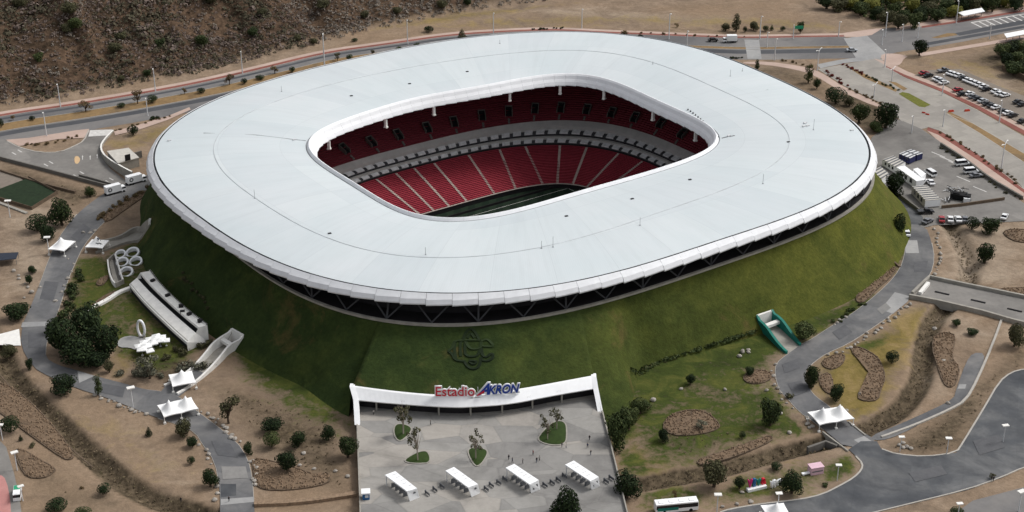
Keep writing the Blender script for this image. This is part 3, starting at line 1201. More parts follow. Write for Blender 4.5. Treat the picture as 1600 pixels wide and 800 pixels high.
GW = np.zeros((len(gp), 4))       # green grass, dry yellow grass, dark scrub, pale bare earth
patches = [
    # green
    (0, .62, 4, [(112, 400), (165, 397), (225, 362), (240, 330), (262, 330), (260, 430), (310, 500), (345, 530), (300, 560), (255, 585), (205, 575), (150, 530), (105, 500), (100, 440)]),
    (0, .95, 5, [(360, 545), (470, 590), (552, 620), (550, 652), (510, 638), (440, 612), (385, 580)]),
    (0, .8, 6, [(935, 590), (985, 570), (1180, 505), (1300, 478), (1370, 440), (1370, 480), (1250, 540), (1212, 560), (1205, 580), (1130, 590), (1085, 600), (1075, 640), (1025, 642), (990, 622), (955, 650)]),
    (0, .7, 4, [(1120, 640), (1150, 610), (1212, 600), (1240, 645), (1268, 668), (1262, 690), (1200, 678), (1150, 660)]),
    (0, .7, 4, [(955, 690), (1000, 705), (1035, 735), (1010, 750), (965, 745)]),
    (0, .6, 4, [(985, 765), (1060, 752), (1110, 765), (1120, 785), (1060, 800), (1000, 800)]),
    (0, .6, 4, [(1130, 745), (1170, 735), (1200, 745), (1240, 770), (1180, 784), (1130, 790)]),
    (0, .75, 3, [(1285, 725), (1325, 708), (1340, 722), (1335, 742), (1300, 755), (1280, 745)]),
    (0, .75, 4, [(1330, 540), (1380, 518), (1400, 522), (1375, 545), (1340, 555)]),
    (0, .9, 4, [(1345, 320), (1400, 345), (1416, 366), (1416, 400), (1400, 425), (1370, 450), (1340, 470), (1320, 440), (1365, 400)]),
    (0, .8, 3, [(1048, 700), (1060, 696), (1070, 703), (1058, 712), (1046, 709)]),
    (0, .5, 4, [(1275, 580), (1300, 590), (1330, 640), (1345, 660), (1320, 655), (1290, 630)]),
    (0, .7, 8, [(360, 555), (470, 605), (548, 645), (548, 690), (500, 672), (430, 640), (385, 605)]),
    (0, .66, 12, [(935, 590), (985, 570), (1180, 510), (1215, 560), (1215, 610), (1275, 690), (1200, 700), (1060, 745), (985, 750), (950, 670)]),
    (0, .85, 6, [(940, 610), (1000, 600), (1020, 640), (985, 700), (955, 700)]),
    (0, .55, 8, [(990, 765), (1120, 745), (1280, 705), (1340, 715), (1340, 745), (1250, 778), (1130, 795), (990, 800)]),
    # dry yellow
    (1, .85, 6, [(118, 440), (150, 400), (175, 410), (170, 450), (200, 460), (160, 500), (120, 490)]),
    (1, .75, 6, [(205, 455), (240, 480), (262, 520), (215, 520), (190, 490)]),
    (2, .8, 6, [(225, 490), (265, 520), (285, 545), (250, 560), (235, 530)]),
    (1, .6, 5, [(175, 560), (215, 540), (225, 560), (200, 590), (170, 585)]),
    (1, .6, 9, [(1085, 600), (1150, 575), (1180, 560), (1190, 580), (1130, 600)]),
    (1, .75, 8, [(955, 650), (1000, 650), (1000, 690), (1060, 745), (1200, 700), (1280, 690), (1240, 720), (1110, 750), (990, 760)]),
    (1, .9, 7, [(1275, 575), (1300, 552), (1380, 515), (1440, 478), (1455, 480), (1447, 520), (1410, 560), (1380, 640), (1350, 662), (1325, 655), (1300, 630), (1275, 610)]),
    (1, .4, 10, [(1430, 90), (1500, 84), (1560, 100), (1600, 150), (1600, 170), (1540, 130), (1460, 110), (1420, 105)]),
    (1, .45, 10, [(640, 46), (760, 26), (900, 20), (1100, 22), (1290, 30), (1330, 48), (1240, 50), (1000, 40), (800, 46)]),
    (1, .7, 8, [(560, 50), (700, 22), (800, 12), (900, 5), (700, 34)]),
    (1, .45, 10, [(90, 640), (160, 650), (250, 690), (290, 740), (240, 760), (170, 700), (110, 670)]),
    (3, .6, 8, [(0, 340), (60, 300), (120, 330), (70, 460), (30, 470), (0, 460)]),
    (1, .6, 6, [(165, 215), (200, 220), (230, 200), (290, 190), (240, 225), (170, 235)]),
    # dark scrub and stained earth
    (2, .8, 8, [(940, 650), (1000, 620), (1010, 660), (960, 700), (945, 690)]),
    (2, .7, 10, [(330, 600), (400, 610), (540, 660), (552, 780), (500, 760), (400, 700)]),
    (2, .6, 12, [(1010, 660), (1100, 640), (1180, 670), (1150, 720), (1060, 730), (1000, 700)]),
    (2, .85, 4, [(180, 545), (240, 555), (300, 560), (270, 600), (220, 590)]),
    (2, .7, 5, [(100, 440), (130, 450), (120, 520), (95, 520)]),
    (2, .8, 7, [(1390, 700), (1440, 668), (1530, 600), (1600, 540), (1600, 572), (1560, 592), (1500, 700), (1440, 712)]),
    (2, .55, 10, [(0, 680), (100, 740), (220, 790), (200, 800), (60, 800), (40, 740)]),
    (2, .8, 6, [(1290, 160), (1330, 140), (1400, 180), (1390, 215), (1340, 195)]),
    (2, .6, 8, [(1160, 108), (1230, 100), (1290, 130), (1320, 170), (1250, 142)]),
    (2, .8, 10, [(1500, 95), (1600, 60), (1600, 160), (1560, 110)]),
    (2, .6, 6, [(0, 250), (80, 275), (160, 300), (120, 330), (40, 300), (0, 290)]),
    # pale bare earth
    (3, .8, 10, [(1460, 355), (1600, 345), (1600, 460), (1480, 430)]),
    (3, .7, 9, [(1480, 490), (1600, 510), (1570, 545), (1490, 540), (1470, 620), (1450, 600)]),
    (3, .7, 12, [(800, 14), (900, 8), (1180, 30), (1100, 40), (900, 30)]),
    (3, .6, 10, [(1420, 86), (1600, 120), (1600, 180), (1480, 110)]),
    (3, .6, 9, [(40, 420), (110, 340), (150, 330), (90, 400), (50, 470)]),
    (3, .5, 6, [(180, 640), (330, 770), (250, 760), (200, 690)]),
]
for ch, amt, w, poly in patches:
    GW[:, ch] = np.maximum(GW[:, ch], soft(poly, w) * amt)

# heights: the brush hill beyond the avenue, and the planted drainage ditches
HILL_PX = [(-400, 235), (-200, 198), (0, 166), (100, 150), (180, 134), (300, 113), (420, 84), (550, 52), (640, 32), (700, 20), (760, 10), (830, 2), (900, -8), (1100, -20)]
hl = np.array([(p.x, p.y) for p in pxline([(a, b + 4) for a, b in HILL_PX])])
hk = np.argsort(hl[:, 0])
yb = np.interp(gp[:, 0], hl[hk, 0], hl[hk, 1])
dh = np.clip(gp[:, 1] - yb, 0, None) * .86
gul = fbm(gp[:, 0] + .35 * gp[:, 1], gp[:, 1] * .35, 38, 5, 4)
rid = np.abs(fbm(gp[:, 0] + .5 * gp[:, 1], gp[:, 1] * .5, 60, 25, 3) - .5) * 2
gz = np.where(dh > 0, np.minimum(dh, 260) * .40 + (gul - .42) * np.minimum(dh / 25, 1) * 24 - rid * np.minimum(dh / 30, 1) * 13 + (fbm(gp[:, 0], gp[:, 1], 11, 61, 3) - .5) * np.minimum(dh / 15, 1) * 4.5 + np.minimum(dh, 6) * .1, 0.0)
gz = np.maximum(gz, 0)
DITCH = [([(-30, 520), (2, 552), (15, 585), (40, 612), (70, 640), (110, 680), (150, 716), (190, 750), (230, 776), (290, 795), (330, 806)], 3.2),
         ([(1486, 352), (1500, 374), (1512, 400), (1516, 430), (1508, 447), (1490, 470), (1455, 500), (1444, 545), (1442, 588), (1426, 616), (1400, 646), (1362, 665), (1335, 678), (1300, 688), (1240, 702), (1180, 718), (1120, 735), (1060, 745), (975, 760)], 3.0)]
dist_ditch = np.full(len(gp), 1e9)
for line, w in DITCH:
    d = seg_dist(gp, chaikin(pxline(line), False, 1)) / w
    dist_ditch = np.minimum(dist_ditch, d)
gz = gz - 2.4 * np.clip(1.25 - dist_ditch, 0, 1) ** .8
GW[:, 2] = np.maximum(GW[:, 2], np.clip(1.7 - dist_ditch, 0, 1))
GW[:, 2] = np.maximum(GW[:, 2], np.clip(dh / 8, 0, 1) * (.85 + .15 * fbm(gp[:, 0], gp[:, 1], 25, 40, 3)))
GW[:, :2] *= (1 - np.clip(1.6 - dist_ditch, 0, 1))[:, None]
GW[:, [0, 1, 3]] *= (1 - np.clip(dh / 8, 0, 1))[:, None]

# no ground inside the bowl or under the plaza's cut
dx_, dy_ = gp[:, 0] - CX, gp[:, 1] - CY
lx_, ly_ = dx_ * CPH + dy_ * SPH, -dx_ * SPH + dy_ * CPH
tpol, rpol = np.arctan2(ly_, lx_), np.hypot(lx_, ly_)
inb = rpol < r_ring(tpol) - 1.0
nx, ny = len(gx), len(gy)
inb2 = inb.reshape(ny, nx)
ids = np.arange(nx * ny).reshape(ny, nx)
keep = ~(inb2[:-1, :-1] & inb2[1:, :-1] & inb2[:-1, 1:] & inb2[1:, 1:])
q = np.stack([ids[:-1, :-1], ids[:-1, 1:], ids[1:, 1:], ids[1:, :-1]], -1)[keep]
me = bpy.data.meshes.new('ground')
me.vertices.add(nx * ny)
me.vertices.foreach_set('co', np.column_stack([gp, gz]).astype(np.float32).ravel())
me.loops.add(q.size)
me.polygons.add(len(q))
me.loops.foreach_set('vertex_index', q.ravel().astype(np.int32))
me.polygons.foreach_set('loop_start', (np.arange(len(q)) * 4).astype(np.int32))
me.polygons.foreach_set('use_smooth', np.ones(len(q), bool))
me.update(calc_edges=True)
ca = me.color_attributes.new('cover', 'FLOAT_COLOR', 'POINT')
ca.data.foreach_set('color', GW.astype(np.float32).ravel())


def ground_mat():
    m, t, b = new_mat('ground_cover', .96, .1)
    p = wpos(t)
    at = nd(t, 'ShaderNodeAttribute', attribute_name='cover')
    sp = nd(t, 'ShaderNodeSeparateColor')
    t.links.new(at.outputs['Color'], sp.inputs[0])
    n0 = noise(t, .018, 6, .62, 1.0, p)
    n1 = noise(t, .09, 6, .68, .8, p)
    n2 = noise(t, .45, 5, .72, .2, p)
    n3 = noise(t, 1.6, 3, .75, 0, p)

    def wgt(ch, n, sharp=2.6, amp=.9):
        return mth(t, 'MULTIPLY', mth(t, 'ADD', mth(t, 'SUBTRACT', ch, .5), mth(t, 'ADD', mth(t, 'MULTIPLY', mth(t, 'SUBTRACT', n, .5), amp), .5 / sharp)), sharp, clamp=True)
    dirt = ramp(t, n1, [(.28, lin(112, 98, 84)), (.5, lin(139, 121, 103)), (.72, lin(160, 141, 121))])
    dirt = mix(t, ramp(t, n0, [(.4, 0.0), (.62, .6)]), dirt, lin(144, 122, 99))
    bare = ramp(t, n1, [(.3, lin(144, 128, 111)), (.7, lin(170, 154, 135))])
    scrub = ramp(t, n2, [(.3, lin(74, 66, 54)), (.5, lin(101, 91, 76)), (.68, lin(122, 110, 93))])
    big = noise(t, .028, 7, .7, 1.5, p)
    scrub = mix(t, 1.0, scrub, ramp(t, big, [(.3, lin(150, 150, 140)), (.5, lin(228, 222, 216)), (.68, lin(255, 250, 240))]), 'MULTIPLY')
    scrub = mix(t, ramp(t, big, [(.62, 0.0), (.7, .75)]), scrub, lin(134, 115, 98))
    sz_ = nd(t, 'ShaderNodeSeparateXYZ')
    t.links.new(p, sz_.inputs[0])
    scrub = mix(t, mth(t, 'MULTIPLY', sz_.outputs[2], .3, clamp=True), scrub, mix(t, 1.0, scrub, lin(242, 226, 226), 'MULTIPLY'))
    yel = ramp(t, n1, [(.3, lin(96, 88, 46)), (.5, lin(128, 112, 66)), (.72, lin(152, 130, 92))])
    grn = ramp(t, n1, [(.3, lin(44, 54, 24)), (.5, lin(66, 76, 34)), (.72, lin(100, 100, 50))])
    col = mix(t, wgt(sp.outputs[2], n1, 2.2), dirt, scrub)
    # the fourth channel rides in alpha
    col = mix(t, mth(t, 'MULTIPLY', wgt(at.outputs['Alpha'], n1, 2.2), .85), col, bare)
    col = mix(t, wgt(sp.outputs[1], n1, 2.4, 1.5), col, yel)
    nm = mth(t, 'ADD', mth(t, 'MULTIPLY', n1, .55), mth(t, 'MULTIPLY', n2, .45))
    col = mix(t, wgt(sp.outputs[0], nm, 3.2, 1.9), col, grn)
    col = mix(t, 1.0, col, ramp(t, n2, [(.25, .74), (.7, 1.08)]), 'MULTIPLY')
    col = mix(t, 1.0, col, ramp(t, n3, [(.2, .8), (.6, 1.0)]), 'MULTIPLY')
    t.links.new(col, b.inputs['Base Color'])
    bump(t, b, n2, .5, .6)
    return m


me.materials.append(ground_mat())
ground = bpy.data.objects.new('ground', me)
C.objects.link(ground)
struct(ground)

# ------------------------------------------------------------------ roads, pavements, lots: flat sheets a little above one another
LV = [0.03]


def sheet(name, px, mat, smooth=1, dz=None, z=None):
    if z is None:
        LV[0] += .0025
        z = LV[0]
    pts = pxline(px, 0)
    if smooth:
        pts = chaikin(pts, True, smooth)
    mb = MB()
    mb.sheet([(p.x, p.y, z) for p in pts])
    return struct(mb.build(name, M[mat] if isinstance(mat, str) else mat))


def strip(name, line, a, b, mat, z=None):
    """band between offsets a and b (metres, to the left of the line) along a world line"""
    if z is None:
        LV[0] += .0025
        z = LV[0]
    mb = MB()
    line = [Vector(p) for p in line]
    L, Rr = [], []
    for i, p in enumerate(line):
        d = line[min(i + 1, len(line) - 1)] - line[max(i - 1, 0)]
        d.z = 0
        d.normalize()
        n = Vector((-d.y, d.x, 0))
        for arr, o in ((L, a), (Rr, b)):
            q = p + n * o
            arr.append((q.x, q.y, z))
    mb.grid([Rr, L])
    me_o = mb.build(name, M[mat] if isinstance(mat, str) else mat)
    return struct(me_o)


def kerb(px, w=.3, h=.14, mat='kerb', smooth=1, name='kerb', step=3.0):
    pts = chaikin(pxline(px), False, smooth)
    mb = MB()
    mb.wall(pts, w, 0, h)
    return struct(mb.build(name, M[mat]))


# the avenue behind the stadium: far edge line, then bands towards the camera (negative = right of a left-to-right line)
AV = chaikin(pxline([(-260, 226), (-120, 198), (0, 174), (101, 160), (202, 143.5), (304, 125), (400, 103), (501, 78), (602, 64.5), (700, 50), (800, 44), (867, 42), (935, 46), (1036, 50), (1112, 53), (1164, 54.5), (1244, 53), (1316, 52)]), False, 2)
strip('pavement', AV, 0, -3.2, 'sidewalk_pink')
strip('bike_lane', AV, -3.2, -6.2, 'bike_red')
strip('avenue', AV, -6.2, -40, 'asphalt_road')
AVL = [p for p in AV if p.x < -5]
AVR = [p for p in AV if p.x > 60]
strip('median', AVL, -15.5, -24.5, 'median')
strip('median', AVR, -20.5, -24.0, 'median')
strip('avenue_overlay', AVL, -26.0, -30.5, 'asphalt_new')
strip('avenue_overlay', AVL, -8.3, -10.6, 'asphalt_new')
strip('avenue_overlay', AVR, -25.2, -31.0, 'asphalt_new')


def offline(line, o):
    out = []
    for i, p in enumerate(line):
        d = line[min(i + 1, len(line) - 1)] - line[max(i - 1, 0)]
        d.z = 0
        d.normalize()
        out.append(p + Vector((-d.y, d.x, 0)) * o)
    return out


for ln_, o in ((AV, -6.2), (AVL, -15.5), (AVL, -24.5), (AVR, -20.5), (AVR, -24.0)):
    mb = MB()
    mb.wall([Vector((p.x, p.y, 0)) for p in offline(ln_, o)], .25, 0, .14)
    struct(mb.build('kerb', M['kerb']))
# near pavement of the avenue on the right
sheet('pavement', [(1158, 97), (1200, 96), (1250, 103), (1278, 110), (1320, 137), (1378, 164), (1370, 168), (1312, 142), (1272, 117), (1240, 108), (1196, 101), (1166, 100)], 'sidewalk_pink')
# crossing slabs on the avenue
sheet('crossing', [(1163, 62), (1186, 62), (1190, 92), (1168, 92)], 'concrete_pad', 0)
# avenue beyond the junction
sheet('avenue', [(1330, 54), (1368, 46), (1440, 40), (1500, 30), (1600, 14), (1760, -12), (1760, 20), (1640, 40), (1600, 46), (1500, 66), (1440, 76), (1400, 82), (1382, 88), (1330, 80)], 'asphalt_road', 0)
sheet('pavement', [(1400, 43), (1500, 26), (1600, 10), (1600, 15), (1500, 32), (1400, 48)], 'sidewalk_pink', 0)
sheet('bike_lane', [(1440, 41), (1500, 32), (1600, 15.5), (1600, 18.5), (1500, 35), (1440, 44)], 'bike_red', 0)
sheet('median', [(1455, 59), (1480, 52), (1494, 52), (1496, 55), (1465, 60)], 'median', 0)
sheet('avenue_overlay', [(1492, 52), (1600, 31), (1700, 12), (1700, 18), (1600, 38), (1499, 56)], 'asphalt_new', 0)
sheet('avenue_overlay', [(1440, 68), (1600, 40), (1600, 44), (1450, 71)], 'asphalt_new', 0)
for k in range(11):
    x = 1517 + k * 10.5
    y = 35.5 - k * 1.75
    sheet('parking_line', [(x, y), (x + 2, y - .3), (x + 18, y + 7.2), (x + 15.5, y + 7.6)], 'white_line', 0)
sheet('parking_line', [(1517, 36.3), (1625, 18.4), (1625, 17.6), (1517, 35)], 'white_line', 0)
sheet('pavement', [(1432, 84), (1500, 73), (1600, 56), (1600, 61), (1500, 78), (1440, 88)], 'sidewalk_pink', 0)
# junction slabs
sheet('junction', [(1318, 60), (1355, 56), (1385, 84), (1375, 92), (1338, 92)], 'concrete_pad', 0)
sheet('crossing', [(1276, 101), (1310, 94), (1355, 88), (1366, 88), (1366, 93), (1320, 99), (1282, 107)], 'concrete_pad', 0)
sheet('pavement', [(1316, 52), (1368, 45), (1380, 44), (1362, 55), (1340, 58), (1320, 58)], 'sidewalk_pink', 0)
# the boulevard running down to the right
sheet('boulevard', [(1278, 108), (1366, 92), (1378, 92), (1386, 106), (1412, 121), (1470, 144), (1526, 172), (1600, 214), (1760, 300), (1760, 390), (1600, 296), (1590, 285), (1537, 247), (1470, 205), (1452, 199), (1440, 202), (1410, 190), (1379, 162), (1321, 135)], 'concrete_road', 0)
sheet('bike_lane', [(1386, 103), (1414, 117), (1472, 139), (1530, 166), (1600, 204), (1700, 256), (1700, 262), (1600, 211), (1528, 171), (1470, 143), (1412, 120), (1384, 105)], 'bike_red', 0)
sheet('pavement', [(1366, 92), (1390, 98), (1418, 112), (1474, 134), (1534, 161), (1600, 198), (1700, 250), (1700, 256), (1600, 204), (1530, 166), (1472, 139), (1414, 117), (1386, 104)], 'sidewalk_pink', 0)
sheet('pavement', [(1378, 84), (1400, 84), (1420, 88), (1412, 92), (1408, 100), (1400, 104), (1386, 98), (1376, 92)], 'sidewalk_pink', 1)
sheet('median', [(1478, 177), (1484, 175), (1520, 193), (1600, 240), (1700, 296), (1700, 312), (1600, 254), (1530, 208)], 'median', 0)
sheet('bike_lane', [(1450, 199), (1470, 206), (1537, 248), (1600, 296), (1660, 338), (1660, 345), (1600, 302), (1530, 252), (1466, 211), (1448, 204)], 'bike_red', 0)
sheet('pavement', [(1448, 204), (1466, 211), (1530, 252), (1600, 302), (1600, 312), (1590, 311), (1520, 258), (1462, 217)], 'sidewalk_pink', 0)
sheet('median', [(1318, 101), (1326, 104), (1402, 140), (1400, 144), (1350, 122)], 'median', 0)
sheet('lawn', [(1404, 147), (1410, 144), (1420, 146), (1454, 164), (1445, 168), (1436, 167)], plain('planter_lawn', (98, 100, 40), .95, .3, .8), 0)
sheet('median', [(1388, 127), (1400, 129), (1418, 139), (1412, 142)], 'median', 0)
kerb([(1278, 108), (1321, 135), (1379, 162), (1410, 190)], smooth=0)
kerb([(1386, 106), (1412, 121), (1470, 144), (1526, 172), (1600, 214), (1700, 268)], smooth=0)
kerb([(1452, 199), (1470, 205), (1537, 247), (1600, 296)], smooth=0)
kerb([(1478, 177), (1520, 193), (1600, 240), (1690, 290)], smooth=0)
kerb([(1478, 177), (1530, 208), (1600, 254), (1690, 305)], smooth=0)
# parking lot at the top right
sheet('parking_lot', [(1428, 118), (1450, 110), (1500, 108), (1560, 135), (1600, 150), (1660, 172), (1660, 240), (1600, 197), (1540, 163), (1480, 135)], 'gravel_lot', 0)
# service yard right of the stadium and the street below it
sheet('yard', [(1362, 215), (1400, 186), (1412, 190), (1440, 202), (1462, 217), (1520, 258), (1590, 311), (1600, 318), (1760, 360), (1760, 350), (1600, 346), (1460, 352), (1440, 357), (1414, 358), (1396, 350), (1372, 338), (1340, 306), (1350, 250)], 'lot', 0)
sheet('yard_street', [(1470, 330), (1560, 318), (1600, 318), (1760, 318), (1760, 352), (1600, 346), (1470, 352)], 'lot', 0)
for x, y in ((1455, 238), (1468, 245), (1481, 252), (1494, 276), (1520, 292)):
    sheet('parking_line', [(x, y), (x + 1, y - .6), (x + 22, y + 8), (x + 21, y + 8.6)], 'white_line', 0)
sheet('yard_road', [(1346, 306), (1372, 300), (1388, 298), (1412, 315), (1440, 335), (1446, 352), (1414, 357), (1398, 350), (1376, 339)], 'asphalt_dark', 1)
# ring road, right side
RR_L = [(1396, 350), (1412, 356), (1415, 377), (1414, 398), (1406, 422), (1386, 446), (1355, 473), (1328, 493), (1296, 512), (1269, 530), (1251, 539), (1229, 555), (1213, 568), (1211, 586), (1218, 611), (1226, 618), (1249, 644), (1270, 658), (1287, 672), (1325, 703)]
RR_R = [(1446, 352), (1456, 380), (1460, 404), (1454, 429), (1436, 452), (1419, 468), (1393, 492), (1355, 518), (1326, 537), (1292, 552), (1274, 564), (1260, 577), (1257, 591), (1265, 609), (1274, 620), (1295, 635), (1325, 661), (1355, 680), (1372, 690)]
sheet('ring_road', RR_L + RR_R[::-1], 'asphalt', 1)
kerb(RR_L[1:-1])
kerb(RR_R[1:-2])
sheet('speed_table', [(1376, 484), (1398, 457), (1420, 463), (1419, 471), (1395, 491)], 'concrete_pad', 0)
sheet('speed_table', [(1414, 376), (1433, 376), (1436, 396), (1415, 396)], 'concrete_pad', 0)
sheet('speed_table', [(1334, 688), (1350, 682), (1368, 694), (1350, 698)], 'concrete_pad', 0)
sheet('speed_table', [(1326, 702), (1345, 700), (1360, 708), (1342, 714)], 'concrete_pad', 0)
# big asphalt apron at the bottom right
sheet('apron', [(1326, 703), (1345, 690), (1370, 690), (1377, 702), (1400, 710), (1445, 714), (1494, 708), (1505, 691), (1535, 642), (1561, 597), (1580, 582), (1600, 577), (1760, 560), (1760, 690), (1600, 731), (1565, 747), (1512, 766), (1419, 789), (1362, 803), (1200, 850), (1050, 850), (1125, 800), (1140, 795), (1187, 787), (1250, 780), (1285, 772), (1311, 759), (1334, 746), (1346, 734), (1348, 725), (1337, 713)], 'asphalt_dark', 0)
kerb([(1125, 801), (1140, 796), (1187, 788), (1250, 781), (1285, 773), (1311, 760), (1334, 747), (1346, 735), (1348, 725), (1337, 713)], .5, .2)
kerb([(1378, 702), (1400, 710), (1445, 714), (1494, 708), (1505, 691), (1535, 642), (1561, 597), (1580, 582), (1600, 577), (1700, 566)], .5, .2)
kerb([(1362, 802), (1419, 788), (1512, 765), (1565, 746), (1600, 730), (1700, 700)], .4, .2)
sheet('street', [(1425, 850), (1520, 783), (1600, 762), (1700, 735), (1700, 850)], 'asphalt_road', 0)
# narrow path right
sheet('path', [(1355, 684), (1407, 663), (1460, 639), (1490, 624), (1494, 609), (1509, 567), (1520, 552), (1539, 552), (1535, 575), (1520, 601), (1509, 624), (1494, 635), (1460, 650), (1407, 680), (1374, 690)], 'asphalt', 1)
sheet('crossing', [(1499, 601), (1510, 601), (1508, 608), (1496, 608)], 'concrete_pad', 0)
# ring road, left side
RL_R = [(258, 292), (238, 296), (205, 315), (165, 345), (150, 360), (130, 385), (118, 410), (105, 440), (95, 475), (82, 508), (72, 537), (71, 560), (90, 571), (120, 579), (148, 588), (199, 601), (225, 609), (252, 612), (275, 617), (306, 642), (332, 661), (370, 691), (387, 717), (394, 747), (396, 777), (400, 830)]
RL_L = [(258, 262), (240, 270), (205, 283), (168, 300), (150, 311), (120, 335), (100, 360), (85, 385), (75, 410), (62, 445), (48, 480), (35, 508), (32, 541), (52, 575), (75, 588), (124, 609), (161, 620), (210, 639), (247, 654), (280, 664), (306, 676), (317, 695), (336, 721), (344, 762), (344, 830)]
sheet('ring_road', RL_L + RL_R[::-1], 'asphalt', 1)
kerb(RL_R[1:12])
kerb(RL_R[16:-1])
kerb(RL_L[5:10])
kerb(RL_L[18:-1])
sheet('ramp_floor', [(247, 618), (262, 600), (300, 577), (325, 585), (280, 620)], 'asphalt', 0)
sheet('speed_table', [(35, 504), (76, 503), (74, 510), (33, 512)], 'concrete_pad', 0)
sheet('speed_table', [(121, 580), (148, 588), (124, 599)], 'concrete_pad', 0)
sheet('speed_table', [(345, 781), (397, 777), (397, 785), (345, 790)], 'concrete_pad', 0)
sheet('speed_table', [(345, 757), (369, 757), (369, 775), (345, 778)], 'asphalt_dark', 0)
# forecourt at the upper left
sheet('forecourt', [(-120, 236), (0, 217), (11, 221), (30, 231), (62, 239), (94, 238.5), (131, 221), (139, 204), (141, 203), (177, 203), (166, 220), (157.5, 232.5), (161, 249), (172.5, 264), (199, 285), (205, 286), (169, 294), (0, 249), (-120, 222)], 'lot', 0)
sheet('crossing', [(141, 204), (176, 203), (169, 212), (138, 214)], 'white_line', 0)
sheet('pavement', [(9, 219), (45, 216), (120, 204), (139, 202), (140, 206), (131, 216), (90, 218), (30, 229)], 'sidewalk_pink', 0)
sheet('pavement', [(178, 206), (215, 196), (262, 182), (296, 168), (298, 172), (262, 188), (215, 204), (180, 212)], 'sidewalk_pink', 0)
kerb([(11, 221), (30, 231), (62, 239), (94, 238.5), (118, 228), (131, 221), (139, 204)], .6, .3)
for x, y in ((129, 247), (141, 247), (152, 245)):
    sheet('road_arrow', [(x, y - 4), (x + 1.3, y - 1), (x + .5, y - 1), (x + .5, y + 3), (x - .5, y + 3), (x - .5, y - 1), (x - 1.3, y - 1)], 'white_line', 0)
for x, y in ((27, 235), (18, 239), (68, 257), (76, 253), (114, 274), (124, 269), (170, 279), (164, 283)):
    sheet('road_dash', [(x, y), (x + 1.6, y - .5), (x + 8, y + 3), (x + 6, y + 3.6)], 'white_line', 0)
sheet('road_stain', [(116, 246), (122, 244), (126, 250), (122, 257), (117, 256)], plain('ochre_stain', (196, 166, 128), .9, .1), 1)
M['patch_dark'] = surface('patch_dark', [(86, 87, 90), (102, 102, 104)], .1, fine=.6, fine_amt=.2)
M['patch_pale'] = surface('patch_pale', [(128, 127, 125), (142, 140, 137)], .1, fine=.6, fine_amt=.2)
for k_, pp in enumerate([[(1428, 410), (1450, 408), (1446, 424), (1428, 426)], [(1370, 484), (1384, 474), (1392, 482), (1378, 492)], [(1300, 520), (1320, 508), (1332, 520), (1312, 532)], [(1222, 570), (1246, 562), (1250, 576), (1226, 584)],
                         [(1230, 600), (1252, 596), (1262, 612), (1242, 620)], [(110, 372), (130, 350), (142, 358), (124, 380)], [(70, 440), (92, 442), (84, 470), (62, 468)], [(44, 520), (66, 522), (64, 545), (44, 544)], [(160, 600), (196, 606), (192, 622), (158, 614)],
                         [(330, 690), (360, 694), (372, 716), (340, 712)], [(346, 730), (384, 730), (388, 748), (348, 750)], [(1420, 740), (1470, 728), (1480, 742), (1430, 754)], [(1520, 690), (1560, 680), (1570, 700), (1530, 712)]]):
    sheet('road_patch', pp, 'patch_pale' if k_ in (1, 10) else 'patch_dark', 0)
# bits at the left edge
sheet('service_street', [(-60, 680), (0, 690), (10, 700), (22, 740), (30, 775), (38, 830), (-60, 830)], 'lot', 0)
sheet('painted_area', [(-60, 742), (0, 742), (10, 750), (18, 790), (15, 830), (-60, 830)], 'pink_paint', 1)
sheet('side_street', [(-60, 520), (0, 523), (30, 515), (33, 541), (20, 541), (0, 540), (-60, 540)], 'offwhite', 0)
sheet('patio', [(183, 536), (190, 528), (207, 525), (222, 530), (236, 532), (228, 546), (212, 548), (203, 544), (186, 544)], 'concrete_pad', 1)
sheet('patio', [(0, 290), (0, 300), (40, 285), (30, 278), (0, 268), (-60, 255), (-60, 300)], 'gravel_lot', 0)
kerb([(-30, 545), (15, 605), (60, 650), (115, 705), (145, 730)], .4, .15, 'edging')
# stone-edged lines on the right
kerb([(1565, 500), (1550, 541), (1527, 594), (1509, 627), (1482, 642), (1430, 665), (1377, 684)], .7, .5, 'kerb', name='kerb')
# ------------------------------------------------------------------ entrance: plaza slab, portal, big sign, emblem
def plaza_mat():
    m, t, b = new_mat('plaza_concrete', .88, .2)
    p = wpos(t)
    mp = nd(t, 'ShaderNodeMapping')
    mp.inputs['Rotation'].default_value = (0, 0, .6)
    mp.inputs['Scale'].default_value = (.085, .15, 0)
    t.links.new(p, mp.inputs['Vector'])
    vo = nd(t, 'ShaderNodeTexVoronoi', feature='F1')
    vo.inputs['Scale'].default_value = 1.0
    t.links.new(mp.outputs[0], vo.inputs['Vector'])
    sp = nd(t, 'ShaderNodeSeparateColor')
    t.links.new(vo.outputs['Color'], sp.inputs[0])
    col = ramp(t, sp.outputs[0], [(.15, lin(136, 134, 131)), (.5, lin(149, 147, 143)), (.85, lin(162, 157, 150))])
    ve = nd(t, 'ShaderNodeTexVoronoi', feature='DISTANCE_TO_EDGE')
    ve.inputs['Scale'].default_value = 1.0
    t.links.new(mp.outputs[0], ve.inputs['Vector'])
    col = mix(t, 1.0, col, ramp(t, ve.outputs['Distance'], [(0.0, .86), (.03, 1.0)]), 'MULTIPLY')
    st = noise(t, .05, 7, .68, 1.6, p)
    col = mix(t, 1.0, col, ramp(t, st, [(.3, .72), (.5, .96), (.7, 1.06)]), 'MULTIPLY')
    col = mix(t, 1.0, col, ramp(t, noise(t, .6, 5, .7, 0, p), [(.25, .86), (.6, 1.0)]), 'MULTIPLY')
    t.links.new(col, b.inputs['Base Color'])
    return m


